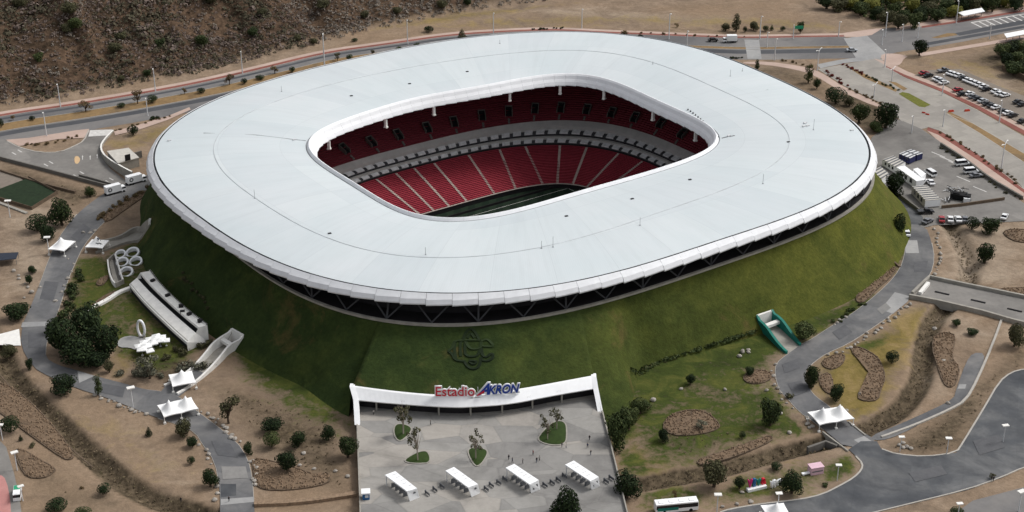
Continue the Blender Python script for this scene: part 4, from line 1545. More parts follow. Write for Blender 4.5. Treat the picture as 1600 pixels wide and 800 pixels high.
zp = Z_PLAZA
back = [W(x, y, zp) + Vector((0, 9, 0)) for x, y in [(555, 640), (615, 640), (705, 645), (740, 644), (800, 641), (860, 633), (935, 622)]]
PL_L = [(558, 664), (560, 720), (563, 800), (566, 860)]
PL_R = [(941, 645), (955, 700), (979, 800), (994, 860)]
mb = MB()
poly = back + [W(x, y, zp) for x, y in PL_R] + [W(x, y, zp) for x, y in PL_L[::-1]]
mb.prism(poly, -1.5, zp, top_m=0)
struct(mb.build('plaza', plaza_mat()))
for nm, ln_, h in (('plaza_edge', PL_L, .35), ('plaza_edge', PL_R, .9)):
    mb = MB()
    mb.wall(resample(pxline(ln_, zp), 4), .35, -.3, h)
    w_ = mb.build('parapet_wall', M['concrete'])
    tag(w_, 'low concrete parapet along the right edge of the plaza' if h > .5 else 'thin concrete kerb wall along the left edge of the plaza', 'parapet')

portal = thing('entrance_portal', 'wide white curved entrance portal cut into the foot of the grass berm', 'portal', W(745, 636, zp))
po_ = -portal.location


def ppart(mbx, name, mats, parent=None, smooth=False):
    o = mbx.build(name, mats, parent or portal, smooth)
    if parent is None:
        o.location = po_
    return o


def dense(pts, z, n=8):
    """smooth curve through photograph points"""
    q = [W(x, y, z) for x, y in pts]
    return resample(chaikin(q, False, 2), 1.0 * 2)


def samp(line, n):
    line = [Vector(p) for p in line]
    d = [0]
    for a, b in zip(line[:-1], line[1:]):
        d.append(d[-1] + (b - a).length)
    out = []
    for i in range(n):
        s = d[-1] * i / (n - 1)
        for k in range(len(d) - 1):
            if s <= d[k + 1] + 1e-9:
                f = (s - d[k]) / max(1e-9, d[k + 1] - d[k])
                out.append(line[k].lerp(line[k + 1], f))
                break
    return out


NPF = 48
bk = samp(chaikin([W(x, y, ZPB) for x, y in PORT_BACK], False, 2), NPF)
fr = samp(chaikin([W(x, y, ZPF) for x, y in PORT_FRONT], False, 2), NPF)
lo_ = [p + Vector((0, .3, -.45)) for p in fr]
in_ = [p + Vector((0, 9.5, .35)) for p in lo_]
mb = MB()
lip = [p + Vector((0, .25, .12)) for p in bk]
mb.grid([[p + Vector((0, 1.2, -.7)) for p in bk], [p + Vector((0, .9, .12)) for p in bk], lip, bk, fr, lo_, in_], flip=True)
ppart(mb, 'canopy', M['white'])
# row of grey slots along the canopy front (worn lettering, too small to read)
for k in range(2, NPF - 3):
    if k % 12 in (0, 6) or rng.random() < .12:
        continue
    a = bk[k].lerp(fr[k], .62)
    b = bk[k + 1].lerp(fr[k + 1], .62)
    n = (fr[k] - bk[k]).normalized()
    u = (b - a).normalized()
    up = u.cross(n)
    if up.z < 0:
        up = -up
    for s0 in (0.1, .42, .72):
        if rng.random() < .15:
            continue
        wdt = .2 + rng.random() * .15
        mb = MB()
        p = a.lerp(b, s0) + up * .03
        q = p + u * wdt
        for (c0, c1) in ((0, .12), (.38, .5)) if rng.random() < .5 else ((0, .5),):
            if c1 - c0 > .3:
                q = p + u * wdt * .45
            mb.quad(p + n * c0, q + n * c0, q + n * c1, p + n * c1)
        if k % 3 == 0:
            ppart(mb, 'letter_mark', M['steel_light'])
# side frames
for (tb_, tf, bf, sgn) in (((549, 605), (555, 624.5), (557, 664), 1), ((929, 589), (932, 606.5), (939, 643), -1)):
    a, b = W(*tb_, ZPB), W(*tf, ZPF)
    g = W(*bf, zp)
    t_ = Vector((sgn * 1.5, 0, 0))
    mb = MB()
    pr = [a + Vector((0, 1.0, .25)), a + Vector((0, 0, .2)), b + Vector((0, -.3, .12)), g, g + Vector((0, 1.2, 0)), b + Vector((0, 1.5, -.8)), a + Vector((0, 3, -1.2)), a + Vector((0, 2, .1))]
    L = [p - t_ * .35 for p in pr]
    Rr = [p + t_ * .65 for p in pr]
    iL, iR = [mb.vert(p) for p in L], [mb.vert(p) for p in Rr]
    n = len(pr)
    for i in range(n):
        j = (i + 1) % n
        mb.face((iL[i], iL[j], iR[j], iR[i]))
    for f3 in ((0, 1, 7), (1, 6, 7), (1, 5, 6), (1, 2, 5), (2, 4, 5), (2, 3, 4)):
        mb.face([iL[i] for i in f3])
        mb.face([iR[i] for i in f3][::-1])
    ppart(mb, 'side_frame', M['white'])
    # retaining wall closing the cut beside the plaza
    mb = MB()
    q = [a + Vector((-sgn * .3, 4, -9)), a + Vector((-sgn * .3, 4, -1.0)), a + Vector((-sgn * .3, .6, -.4)), g + Vector((-sgn * .3, .3, -.4)), g + Vector((-sgn * .3, .3, -3))]
    mb.face([mb.vert(p) for p in q])
    ppart(mb, 'cut_wall', M['concrete_dark'])
# dark wall set close behind, its colour standing for deep shade, and columns
mb = MB()
mb.grid([[Vector((p.x, p.y + 2.9, zp - .2)) for p in fr], [Vector((p.x, p.y + 2.9, ZPF)) for p in fr]], flip=True)
ppart(mb, 'entrance_shade_wall', M['suite_dark'])
for k in range(4, NPF - 2, 6):
    mb = MB()
    mb.tube([(fr[k].x, fr[k].y + 1.6, zp), (fr[k].x, fr[k].y + 1.6, ZPF - .6)], .28, 8)
    ppart(mb, 'column', M['concrete'])

# sign letters on the canopy


def text_mesh(s, size, extrude, offset=0.0, shear=0.0):
    cu = bpy.data.curves.new('lettering', 'FONT')
    cu.body = s
    cu.size = size
    cu.extrude = extrude
    cu.offset = offset
    cu.shear = shear
    cu.resolution_u = 4
    o = bpy.data.objects.new('lettering', cu)
    C.objects.link(o)
    bpy.context.view_layer.update()
    dg = bpy.context.evaluated_depsgraph_get()
    me = bpy.data.meshes.new_from_object(o.evaluated_get(dg))
    bpy.data.objects.remove(o)
    xs = [v.co.x for v in me.vertices]
    ys = [v.co.y for v in me.vertices]
    return me, min(xs), max(xs), min(ys), max(ys)


def letters(s, p0, p1, height, mat, parent, name, back=None, shear=0.0, fat=.04, depth=.25, fwd=0.0):
    """upright lettering from p0 to p1 (world), facing the camera side"""
    p0, p1 = Vector(p0), Vector(p1)
    ux = (p1 - p0)
    wdt = ux.length
    ux.normalize()
    outs = []
    me0, x0, x1, y0, y1 = text_mesh(s, 1.0, depth * .5 / height, fat, shear)
    layers = [(me0, mat, name, 0.0)]
    if back is not None:
        mb_, *_r = text_mesh(s, 1.0, depth * .4 / height, fat + .075, shear)
        layers.append((mb_, back, 'letter_outline', depth * .3))
    for me, mt, nm, bk_ in layers:
        me.materials.clear()
        me.materials.append(mt)
        o = bpy.data.objects.new(nm, me)
        me.name = nm
        C.objects.link(o)
        o.parent = parent
        sx, sz = wdt / (x1 - x0), height / (y1 - y0)
        fwdv = ux.cross(Vector((0, 0, 1)))
        m4 = Matrix((
            (ux.x * sx, 0, fwdv.x * height, 0), (ux.y * sx, 0, fwdv.y * height, 0), (ux.z * sx, sz, 0, 0), (0, 0, 0, 1)))
        org = p0 - ux * x0 * sx - Vector((0, 0, y0 * sz)) - fwdv * bk_ + fwdv * fwd
        m4.translation = org - parent.location
        o.matrix_basis = m4
        outs.append(o)
    return outs


sg = thing('stadium_sign', 'big red and blue name letters standing on top of the white entrance portal', 'sign', W(747, 620, 9.0))
bz = 8.8
letters('Estadio', W(681, 618.5, bz), W(741.5, 618, bz), 3.0, M['sign_red'], sg, 'red_word', M['white'], fat=.0, depth=.5)
letters('A', W(746, 617.5, bz), W(765, 616, bz), 3.7, M['sign_blue'], sg, 'blue_word', M['white'], shear=.5, fat=.02, depth=.5)
letters('KRON', W(763, 616, bz), W(811.5, 613, bz), 2.9, M['sign_blue'], sg, 'blue_word', M['white'], shear=.25, fat=.02, depth=.5)
mb = MB()
a = W(745, 617.8, bz)
mb.wall([a + Vector((0, -.5, 0)), a + Vector((2.2, -.5, .9))], .15, [0, .3], [.35, 1.1])
o = mb.build('red_swoosh', M['sign_red'], sg)
o.location = -sg.location
mb = MB()
a, b = W(681, 618.7, bz), W(812, 613.2, bz)
mb.wall([a + Vector((0, .6, 0)), b + Vector((0, .6, 0))], .2, -.5, .1)
for k in range(9):
    p = a.lerp(b, (k + .5) / 9)
    mb.tube([p + Vector((0, .8, -1)), p + Vector((0, .8, 2))], .08, 5)
o = mb.build('support_frame', M['steel_light'], sg)
o.location = -sg.location

# clipped hedge emblem (interlaced club letters) on the berm
em = thing('hedge_emblem', 'dark clipped hedge emblem of interlaced letters on the berm above the sign', 'emblem', onberm(738, 546))
K = 5.715


def ez(x, y):
    return (640 + x / K, 500 + y / K)


strokes = [[(478, 190), (497, 120), (545, 72), (592, 120), (622, 185)], [(515, 165), (545, 110), (580, 165)],
           [(345, 285), (385, 245), (400, 190), (480, 182), (625, 182)], [(345, 285), (385, 310), (405, 365), (492, 372)], [(458, 192), (450, 260), (458, 330)], [(405, 195), (400, 280), (415, 360)],
           [(500, 190), (492, 260), (500, 330), (610, 332), (632, 250)], [(500, 200), (540, 270), (632, 262), (640, 200)],
           [(635, 195), (695, 170), (745, 225), (735, 245), (650, 238)], [(642, 260), (650, 325), (690, 340), (725, 300), (748, 315), (735, 350), (690, 372), (640, 360)],
           [(488, 372), (520, 425), (570, 445), (620, 425), (640, 340)], [(532, 375), (570, 405), (605, 370), (532, 368)]]
for st_ in strokes:
    q = [onberm(*ez(x, y)) for x, y in st_]
    q = resample(chaikin(q, False, 2), 1.0)
    for p in q:
        p.z = float(berm_z(np.array([p.x]), np.array([p.y]))[0])
    mb = MB()
    mb.wall(q, .9, -.2, .24)
    o = mb.build('hedge_stroke', M['leaf_dark'], em)
    o.location = -em.location

# planters on the plaza
for pts, lab in (([(616, 664), (630, 662), (645, 669), (639, 680), (624, 692), (615, 680)], 'teardrop grass planter nearest the left side of the portal'),
                 ([(631, 719), (651, 707), (669, 704), (674, 723.5), (654, 725), (636, 723.5)], 'flat triangular grass planter behind the leftmost turnstile shelter'),
                 ([(732, 701), (747, 699.5), (764, 704), (757, 720), (748, 729), (741, 728), (731, 710)], 'small pointed grass planter in the middle of the plaza'),
                 ([(839, 689), (845, 677), (866, 657.5), (884, 659), (886, 677), (884, 695), (860, 696.5)], 'largest grass planter, with two thin trees, on the right of the plaza')):
    q = chaikin(pxline(pts, zp), True, 2)
    c0 = sum(q, Vector()) / len(q)
    pl = thing('planter', lab, 'planter', c0, group='grass planters on the plaza')
    mb = MB()
    mb.wall([p - c0 for p in q], .4, 0, .2, closed=True)
    mb.build('planter_rim', M['concrete'], pl)
    mb = MB()
    rows = []
    for k, z in ((1.0, .12), (.8, .3), (.5, .48), (.15, .55)):
        rows.append([(p - c0) * k + Vector((0, 0, z)) for p in q])
    mb.grid(rows, closed=True)
    mb.face([mb.vert(p) for p in rows[-1]])
    mb.build('turf', plain('planter_turf', (46, 62, 26), .95, .25, .8), pl, True)

# turnstile shelters
SH = [((601.4, 742), (617.6, 736), (651.7, 763), (636, 767.6), (655.6, 777.4), (640.5, 783.3), 'leftmost white turnstile shelter, beside the blue kiosk', 0),
      ((696, 735.4), (709.4, 729.5), (746.9, 756.4), (731.8, 761.7), (750.5, 770.3), (737, 776.5), 'white turnstile shelter below the small middle planter', 0),
      ((790, 730.7), (803.5, 724.7), (841.7, 750), (828, 757), (844.5, 764.5), (830.5, 770.5), 'white turnstile shelter with dark end window, next to the standing people', 1),
      ((883, 726), (896.5, 719.5), (935.5, 745), (922.7, 751.7), (937.5, 760), (924.5, 765.5), 'rightmost white turnstile shelter, near the right edge of the plaza', 1)]
for A, B, Cc, D, E_, F_, lab, win in SH:
    zr = zp + 3.4
    a, b, c, d = W(*A, zr), W(*B, zr), W(*Cc, zr), W(*D, zr)
    e, f = W(*E_, zp), W(*F_, zp)
    c0 = (e + f) / 2
    sh = thing('turnstile_shelter', lab, 'shelter', c0, group='white turnstile shelters on the plaza')
    mb = MB()
    th = Vector((0, 0, -.35))
    nrm = (c - b).normalized() * -.35
    top = [[d, c], [a, b]]
    mb.quad(a, d, c, b)
    mb.quad(a + th, b + th, c + th, d + th)
    mb.quad(a, a + th, d + th, d)
    mb.quad(b, c, c + th, b + th)
    mb.quad(a, b, b + th, a + th)
    o = mb.build('roof', M['white'], sh)
    o.location = -c0
    mb = MB()
    mb.quad(d, f, e, c)
    i1 = [p + nrm for p in (d, f, e, c)]
    mb.quad(*i1[::-1])
    mb.quad(d, i1[0], i1[1], f)
    mb.quad(c, e, i1[2], i1[3])
    o = mb.build('end_wall', M['white'], sh)
    o.location = -c0
    mb = MB()
    if win:
        P = lambda u, v: (d.lerp(c, u)).lerp(f.lerp(e, u), v) - nrm * .1
        mb.quad(P(.22, .3), P(.22, .72), P(.8, .72), P(.8, .3))
    else:
        P = lambda u, v: (d.lerp(c, u)).lerp(f.lerp(e, u), v) - nrm * .1
        mb.quad(P(.55, .25), P(.5, .42), P(.78, .42), P(.74, .25))
    o = mb.build('window' if win else 'badge', M['glass'] if win else M['steel'], sh)
    o.location = -c0
    for p in (a, b):
        q = p.lerp(c, .04) + th
        mb = MB()
        mb.tube([q, Vector((q.x, q.y, zp))], .14, 6)
        o = mb.build('post', M['steel_light'], sh)
        o.location = -c0
    for k in range(1, 5):
        u = k / 5.5
        p, q = a.lerp(d, u), b.lerp(c, u)
        mb = MB()
        mid = p.lerp(q, .5)
        mb.box((mid.x, mid.y, zp), (.5, 1.7, 1.15), math.atan2((q - p).y, (q - p).x) + PI / 2)
        mb.tube([(mid.x, mid.y, zp), (mid.x, mid.y, zr - .4)], .06, 5)
        o = mb.build('turnstile', M['steel'], sh)
        o.location = -c0
    # stains on the roof top
    for k in range(5):
        u, v = .1 + .16 * k + rng.random() * .06, .25 + .4 * rng.random()
        p = a.lerp(d, u).lerp(b.lerp(c, u), v) + Vector((0, 0, .03))
        ux = (b - a).normalized()
        mb = MB()
        mb.wall([p, p + ux * (.8 + .8 * rng.random())], .12, 0, .06)
        o = mb.build('roof_seam', M['steel_light'], sh)
        o.location = -c0
# barrier posts between the shelters
bar = thing('crowd_barrier', 'short grey swing barrier between the turnstile shelters', 'barrier', (0, 0, 0), 0)
mb = MB()
mb.box((0, 0, 0), (.35, .35, 1.1))
mb.build('post', M['steel'], bar)
mb = MB()
mb.wall([(0, 0, 0), (1.9, 0, 0)], .09, .2, 1.0)
mb.build('gate_leaf', M['steel'], bar)
BAR = Proto(bar)
for x, y, nm in [(665, 771, 0), (677, 765, 0), (688, 760, 0), (757, 764, 1), (765, 758, 1), (776.5, 754, 1), (786, 749, 1), (848.5, 758, 2), (860, 754, 2), (869.5, 750, 2), (879, 744, 2), (944, 752, 3), (952, 747, 3)]:
    BAR.place(W(x, y, zp), R(-52), ['short grey swing barrier in the gap right of the leftmost shelter', 'short grey swing barrier in the gap before the shelter near the people',
                                    'short grey swing barrier in the gap before the rightmost shelter', 'short grey swing barrier between the rightmost shelter and the parapet'][nm], group='swing barriers, gap %s' % 'abcd'[nm])
# kiosk
kp = W(572, 778, zp)
kb = thing('kiosk', 'small blue kiosk with a white roof at the left edge of the plaza', 'kiosk', kp, .1)
mb = MB()
mb.box((0, 0, 0), (1.9, 1.9, 1.9))
mb.build('booth', M['blue'], kb)
mb = MB()
mb.box((0, 0, 1.9), (2.4, 2.4, .35))
mb.build('roof', M['white'], kb)
mb = MB()
mb.box((.2, -.97, .7), (.9, .08, .8))
mb.build('window', M['steel_light'], kb)

# ------------------------------------------------------------------ walls, ramps and buildings
def wall_thing(name, label, cat, px, th, h0, h1, mat, z=0.0, smooth=1, top_m=None, step=3):
    q = pxline(px, z)
    if smooth:
        q = chaikin(q, False, smooth)
    q = resample(q, step)
    c0 = q[0].copy()
    n = len(q)
    if hasattr(h1, '__len__'):
        h1 = list(np.interp(np.linspace(0, 1, n), np.linspace(0, 1, len(h1)), h1))
    mb = MB()
    mats = [M[mat]] + ([M[top_m]] if top_m else [])
    mb.wall([p - c0 for p in q], th, h0, h1, 0, 1 if top_m else None)
    o = mb.build(name, mats, loc=c0)
    return tag(o, label, cat)


def ramp_tunnel(label, key, hl, hr, wall_m, gate_m, panel_m, rail_m=None):
    left, right = RAMPW[key]
    L = resample(chaikin(left, False, 2), 1.5)
    n = len(L)
    L = samp(L, n)
    Rr = samp(chaikin(right, False, 2), n)
    c0 = (L[0] + Rr[0]) / 2
    rt = thing('access_ramp', label, 'ramp', c0)
    bz_ = lambda p: float(berm_z(np.array([p.x]), np.array([p.y]))[0])
    tops = []
    for ln_, hh in ((L, hl), (Rr, hr)):
        h1 = np.interp(np.linspace(0, 1, n), np.linspace(0, 1, len(hh)), hh)
        h1 = [max(a, bz_(p) + .7) for a, p in zip(h1, ln_)]
        tops.append(h1)
        mb = MB()
        mb.wall([p - c0 for p in ln_], .7, -.2, h1)
        w_ = mb.build('side_wall', M[wall_m], rt)
        if rail_m:
            mb = MB()
            mb.wall([p - c0 + Vector((0, 0, a)) for p, a in zip(ln_, h1)], .9, .01, .3)
            mb.build('rail', M[rail_m], w_)
    mb = MB()
    mb.grid([[p - c0 + Vector((0, 0, .12)) for p in L], [p - c0 + Vector((0, 0, .12)) for p in Rr]], flip=True)
    mb.build('ramp_floor', M['concrete'], rt)
    a, b = L[-1] - c0, Rr[-1] - c0
    hh = max(tops[0][-1], tops[1][-1])
    mb = MB()
    mb.wall([a, b], .8, -.2, hh)
    mb.build('end_wall', M[gate_m], rt)
    k = max(0, n - 4)
    a2, b2 = L[k] - c0, Rr[k] - c0
    hk_ = min(tops[0][k], tops[1][k])
    mb = MB()
    mb.wall([a2.lerp(b2, .06), a2.lerp(b2, .94)], 1.6, hk_ - 1.3, hk_ - .3)
    mb.build('lintel', M[panel_m], rt)
    return rt


ramp_tunnel('grey curved tunnel ramp behind the small tent at the lower left', 'low', [.5, 1.2, 2.6, 3.6], [.4, 1.0, 2.2, 3.4], 'offwhite', 'offwhite', 'offwhite')
ramp_tunnel('narrow grey tunnel ramp running up from the printed tent on the left', 'high', [.6, 1.6, 2.4, 3.0], [.5, .8, 1.0, 1.6], 'concrete', 'offwhite', 'concrete')
ramp_tunnel('teal walled tunnel ramp at the bend of the right ring road', 'teal', [.5, 1.4, 2.6, 3.4], [.5, 1.6, 3.0, 3.8], 'teal', 'offwhite', 'offwhite', 'teal')
wall_thing('retaining_wall', 'thin white retaining wall at the berm foot beside the service yard', 'wall', [(1341, 303), (1351, 320), (1364, 333), (1381, 344), (1394, 349)], .6, -.3, 1.6, 'offwhite')
wall_thing('retaining_wall', 'dark low wall stub cut into the right end of the berm', 'wall', [(1362, 396), (1376, 412)], .7, -.3, [2.2, .6], 'edging', smooth=0)
wall_thing('retaining_wall', 'brown low wall stub reaching the ring road on the right', 'wall', [(1382, 404), (1394, 410), (1406, 418)], .7, -.3, [1.4, .5], 'edging', smooth=0)
wall_thing('retaining_wall', 'white wall stub under the left rim of the stadium roof', 'wall', [(235, 324), (246, 317), (256, 311)], .8, -.3, 1.8, 'offwhite')
for k, (pa, pb_) in enumerate((([(1342, 304), (1352, 306), (1360, 303)], 0), ([(1345, 311), (1358, 314), (1369, 311)], 0))):
    wall_thing('stair_wall', ['short curved white stair wall nearer the roof edge', 'longer curved white stair wall below the first, by the yard'][k], 'wall', pa, .7, -.1, 1.4, 'offwhite')
# walled ramp bridge on the right
BRF = [(1425, 462), (1452, 436), (1512, 449), (1557, 458), (1600, 467), (1680, 484)]
BRN = [(1420, 466), (1467, 475), (1535, 491), (1580, 504), (1600, 509), (1680, 528)]
c0 = W(1450, 455)
br_ = thing('ramp_bridge', 'concrete walled ramp bridge leaving the right ring road over the ditch', 'bridge', c0)
far = [p - c0 for p in resample(pxline(BRF), 3)]
near = [p - c0 for p in resample(pxline(BRN), 3)]
for ln_, h0, h1 in ((far, -.5, 1.5), (near, -1.5, 1.6)):
    mb = MB()
    mb.wall(ln_, .9, h0, h1)
    mb.build('parapet', M['concrete'], br_)
n = 24
f2, n2 = samp(far[2:], n), samp(near, n)
mb = MB()
mb.grid([[p + Vector((0, 0, .35)) for p in n2], [p + Vector((0, 0, .35)) for p in f2]])
mb.build('deck', M['lot'], br_)
mb = MB()
for a in (1, 4, 5, 9, 10, 14, 15, 19):
    p, q = n2[a].lerp(f2[a], .45), n2[a + 1].lerp(f2[a + 1], .45)
    mb.wall([p, q], .8, .3, .55)
mb.build('drain_grate', M['dark'], br_)
mb = MB()
p, q = W(1437, 462) - c0, W(1450, 446) - c0
mb.wall([p, q], 1.2, .3, 1.4)
mb.build('end_block', M['offwhite'], br_)
# tent bridge parapets over the ditch
wall_thing('parapet_wall', 'low stone parapet on the lower side of the bridge by the double tent', 'parapet', [(1285, 676), (1325, 706)], .5, -2.2, .5, 'concrete', smooth=0)
wall_thing('parapet_wall', 'low stone parapet on the upper side of the bridge by the double tent', 'parapet', [(1326, 660), (1352, 681)], .5, -2.2, .4, 'concrete', smooth=0)
wall_thing('culvert_wall', 'grey stone culvert wall under the road bridge at the ditch end', 'wall', [(1262, 700), (1290, 690), (1308, 697)], .8, -2.0, .3, 'concrete_dark', smooth=0)
wall_thing('stone_wall', 'rough stone channel wall left of the plaza foot', 'wall', [(398, 790), (470, 787), (540, 777), (556, 774)], 1.6, -.4, 1.0, 'rock_brown')
# street wall below the service yard
wall_thing('pillar_wall', 'long dark wall with pillars at the foot of the right-edge thicket', 'wall', [(1566, 109), (1582, 116), (1600, 125), (1640, 144)], .6, 0, 2.4, 'edging', smooth=0)
wall_thing('yard_wall', 'long low black wall between the service yard and the street', 'wall', [(1471, 326), (1500, 323), (1569, 313)], .5, 0, 1.3, 'edging', smooth=0)
wall_thing('yard_wall', 'dark stepped wall along the left side of the service yard', 'wall', [(1388, 296), (1410, 312), (1436, 332)], .7, 0, 1.6, 'concrete_dark', smooth=0)
wall_thing('yard_wall', 'weathered stone wall between yard and boulevard pavement', 'wall', [(1470, 228), (1510, 254), (1545, 282), (1597, 312)], .8, 0, 1.5, 'concrete_dark')
# forecourt walls, upper left
wall_thing('forecourt_wall', 'long dark railing wall along the lower side of the left forecourt', 'wall', [(-60, 232), (0, 249.5), (60, 265), (120, 281), (169, 294)], .6, -.2, 1.5, 'concrete_dark', smooth=0)
wall_thing('forecourt_wall', 'short grey wall parallel to the railing of the left forecourt', 'wall', [(124, 276), (150, 283), (174, 290)], .5, 0, 1.1, 'concrete_dark', smooth=0)
wall_thing('curved_wall', 'curved concrete wall with white coping around the flat white roof', 'wall', [(177, 205), (163, 221), (157.5, 232.5), (161, 247), (172.5, 260), (190, 272), (208, 283)], .7, -.1, [.6, 1.2, 3.2, 4.2], 'concrete', top_m='offwhite')
wall_thing('garden_wall', 'low earth wall below the left forecourt railing', 'wall', [(-40, 262), (0, 268), (60, 287), (118, 302)], .8, 0, 1.0, 'edging', smooth=0)
# flat-roofed technical building
c0 = W(192, 250)
bl = thing('service_building', 'low flat-roofed white service building behind the curved wall', 'building', c0)
rp = [W(167, 236, 4.0) - c0, W(201, 231, 4.0) - c0, W(217.5, 246, 4.0) - c0, W(184, 255, 4.0) - c0]
mb = MB()
ce = sum(rp, Vector()) / 4
mb.prism([ce + (p - ce) * .97 for p in rp], 0, 3.7)
mb.build('wall', M['concrete'], bl)
mb = MB()
mb.prism(rp, 3.7, 4.05)
mb.build('roof', M['dirty_white'], bl)
mb = MB()
p, q = rp[3].lerp(rp[2], .35), rp[3].lerp(rp[2], .6)
mb.wall([p, q], .2, 0, 2.6)
mb.build('door', M['suite_dark'], bl)
mb = MB()
mb.wall([W(186, 257) - c0, W(200, 252) - c0, W(222, 246) - c0], .6, 0, 3.0)
mb.build('side_wall', M['concrete_dark'], bl)
# curved concession building on the left of the berm
FE = [(202, 444), (218, 464), (235, 482), (264, 510), (292, 535)]
SE = [(214, 434), (230, 452), (250, 471), (280, 498), (306, 520)]
BE = [(235, 423), (248, 441), (264, 458), (292, 484), (324, 508)]
n = 30
fe = samp(chaikin(pxline(FE, 3.2), False, 2), n)
se = samp(chaikin(pxline(SE, 4.2), False, 2), n)
be = samp(chaikin(pxline(BE, 6.0), False, 2), n)
c0 = W(262, 510)
cb = thing('concession_building', 'long curved white two-step concession building set into the left berm', 'building', c0)


def cpart(rows, name, mat, caps=False):
    mb = MB()
    mb.grid([[p - c0 for p in r] for r in rows], flip=True)
    if caps:
        for i in (0, -1):
            mb.face([mb.vert(r[i] - c0) for r in rows][:: 1 if i else -1])
    return mb.build(name, M[mat], cb)


up = lambda ln_, dz, to=None, f=0.0: [(p.lerp(q, f) if to else p) + Vector((0, 0, dz)) for p, q in zip(ln_, to or ln_)]
flat = lambda ln_, z: [Vector((p.x, p.y, z)) for p in ln_]
cpart([flat(se, .2), flat(se, 3.7), up(se, 0), up(fe, 0, se, .18), up(fe, -.5, se, .16), up(fe, -.5, se, .1), up(fe, 0, se, .08), up(fe, 0), up(fe, -.7), flat(fe, 2.2)], 'lower_roof', 'offwhite')
cpart([flat(up(fe, 0, se, .12), 2.2), flat(up(fe, 0, se, .12), -.2)], 'shop_front', 'suite_dark')
gap = up(se, .6, be, .28)
cpart([up(se, -.3), flat(gap, 3.8), flat(gap, 5.0)], 'roof_slot', 'dark')
cpart([flat(gap, 5.0), up(gap, .6), up(be, 0, gap, .12), up(be, .5, gap, .11), up(be, .5), flat(be, 5)], 'upper_roof', 'offwhite')
cpart([up(be, .52, gap, .1), up(be, .52, gap, .02)], 'roof_edge', 'dark')
for i in (0, -1):
    mb = MB()
    mb.face([mb.vert(p - c0) for p in (flat(fe, -.3)[i], fe[i], se[i], Vector(gap[i]) + Vector((0, 0, .6)), be[i], flat(be, -.3)[i])][:: 1 if i else -1])
    mb.build('end_wall', M['offwhite'], cb)
for k, f in ((5, .5), (13, .55), (19, .7), (21, .3), (23, .6), (27, .75)):
    p = gap[k].lerp(be[k], f) - c0
    mb = MB()
    mb.box((p.x, p.y, 4.5 + 1.4 * f), (1.5, 1.0, 1.4), rng.random())
    mb.build('roof_unit', M['suite_dark'], cb)
# concrete light rings on the berm
for x, y, r_, lab in ((189, 399, 8.5, 'concrete light ring at the upper left of the five on the left berm'), (208, 396.5, 10.5, 'concrete light ring at the upper right of the five on the left berm'),
                      (192, 411.5, 9.5, 'concrete light ring in the middle left of the five on the left berm'), (213, 410.5, 10, 'concrete light ring in the middle right of the five, half sunk into grass'),
                      (198, 427, 10.5, 'lowest concrete light ring of the five, nearest the concession building')):
    p = onberm(x, y)
    g1 = berm_z(np.array([p.x + 1, p.x - 1, p.x, p.x]), np.array([p.y, p.y, p.y + 1, p.y - 1]))
    nrm = Vector((-(g1[0] - g1[1]) / 2, -(g1[2] - g1[3]) / 2, 1.0)).normalized()
    nrm = (nrm + Vector((-.1, -.45, 0))).normalized()
    rr = r_ / 4.1
    lr = thing('light_ring', lab, 'light ring', p, group='concrete light rings on the left berm')
    lr.rotation_mode = 'QUATERNION'
    lr.rotation_quaternion = nrm.to_track_quat('Z', 'Y')
    mb = MB()
    rows = []
    for rad, z in ((rr, -1.2), (rr, .9), (rr * .98, .95), (rr * .74, .95), (rr * .72, .9), (rr * .66, -1.0)):
        rows.append([(rad * math.cos(a), rad * math.sin(a), z) for a in np.linspace(0, 2 * PI, 32, endpoint=False)])
    mb.grid(rows, closed=True)
    mb.build('collar', M['white'], lr)
    mb = MB()
    mb.face([mb.vert((rr * .7 * math.cos(a), rr * .7 * math.sin(a), -.6)) for a in np.linspace(0, 2 * PI, 24, endpoint=False)])
    mb.build('opening', M['dark'], lr)
# sunken curved stair beside the rings
SL = [(169, 412), (171, 430), (176, 444), (181, 449)]
SR = [(180, 402), (185, 418), (189, 432), (193, 443)]
c0 = W(180, 430)
ss = thing('sunken_stair', 'curved grey sunken stairwell beside the concrete light rings', 'stairwell', c0)
a_, b_ = samp(chaikin(pxline(SL), False, 2), 14), samp(chaikin(pxline(SR), False, 2), 14)
for ln_ in (a_, b_):
    mb = MB()
    mb.wall([p - c0 for p in ln_], .5, -.2, 1.7)
    mb.build('side_wall', M['offwhite'], ss)
for i in (0, -1):
    mb = MB()
    mb.wall([a_[i] - c0, b_[i] - c0], .5, -.2, 1.7)
    mb.build('end_wall', M['concrete'], ss)
mb = MB()
mb.grid([[p - c0 + Vector((0, 0, .1)) for p in a_], [p - c0 + Vector((0, 0, .1)) for p in b_]], flip=True)
mb.build('floor', M['concrete_dark'], ss)
for f in (.3, .5):
    mb = MB()
    mb.wall([p.lerp(q, f) - c0 for p, q in zip(a_, b_)], .7, .05, .9 - f)
    mb.build('step', M['concrete'], ss)
wall_thing('garden_wall', 'pale curved bench wall between the stairwell and the concession building', 'wall', [(133, 488), (150, 480), (172, 468), (186, 458), (206, 451)], 1.6, -.1, .8, 'offwhite')
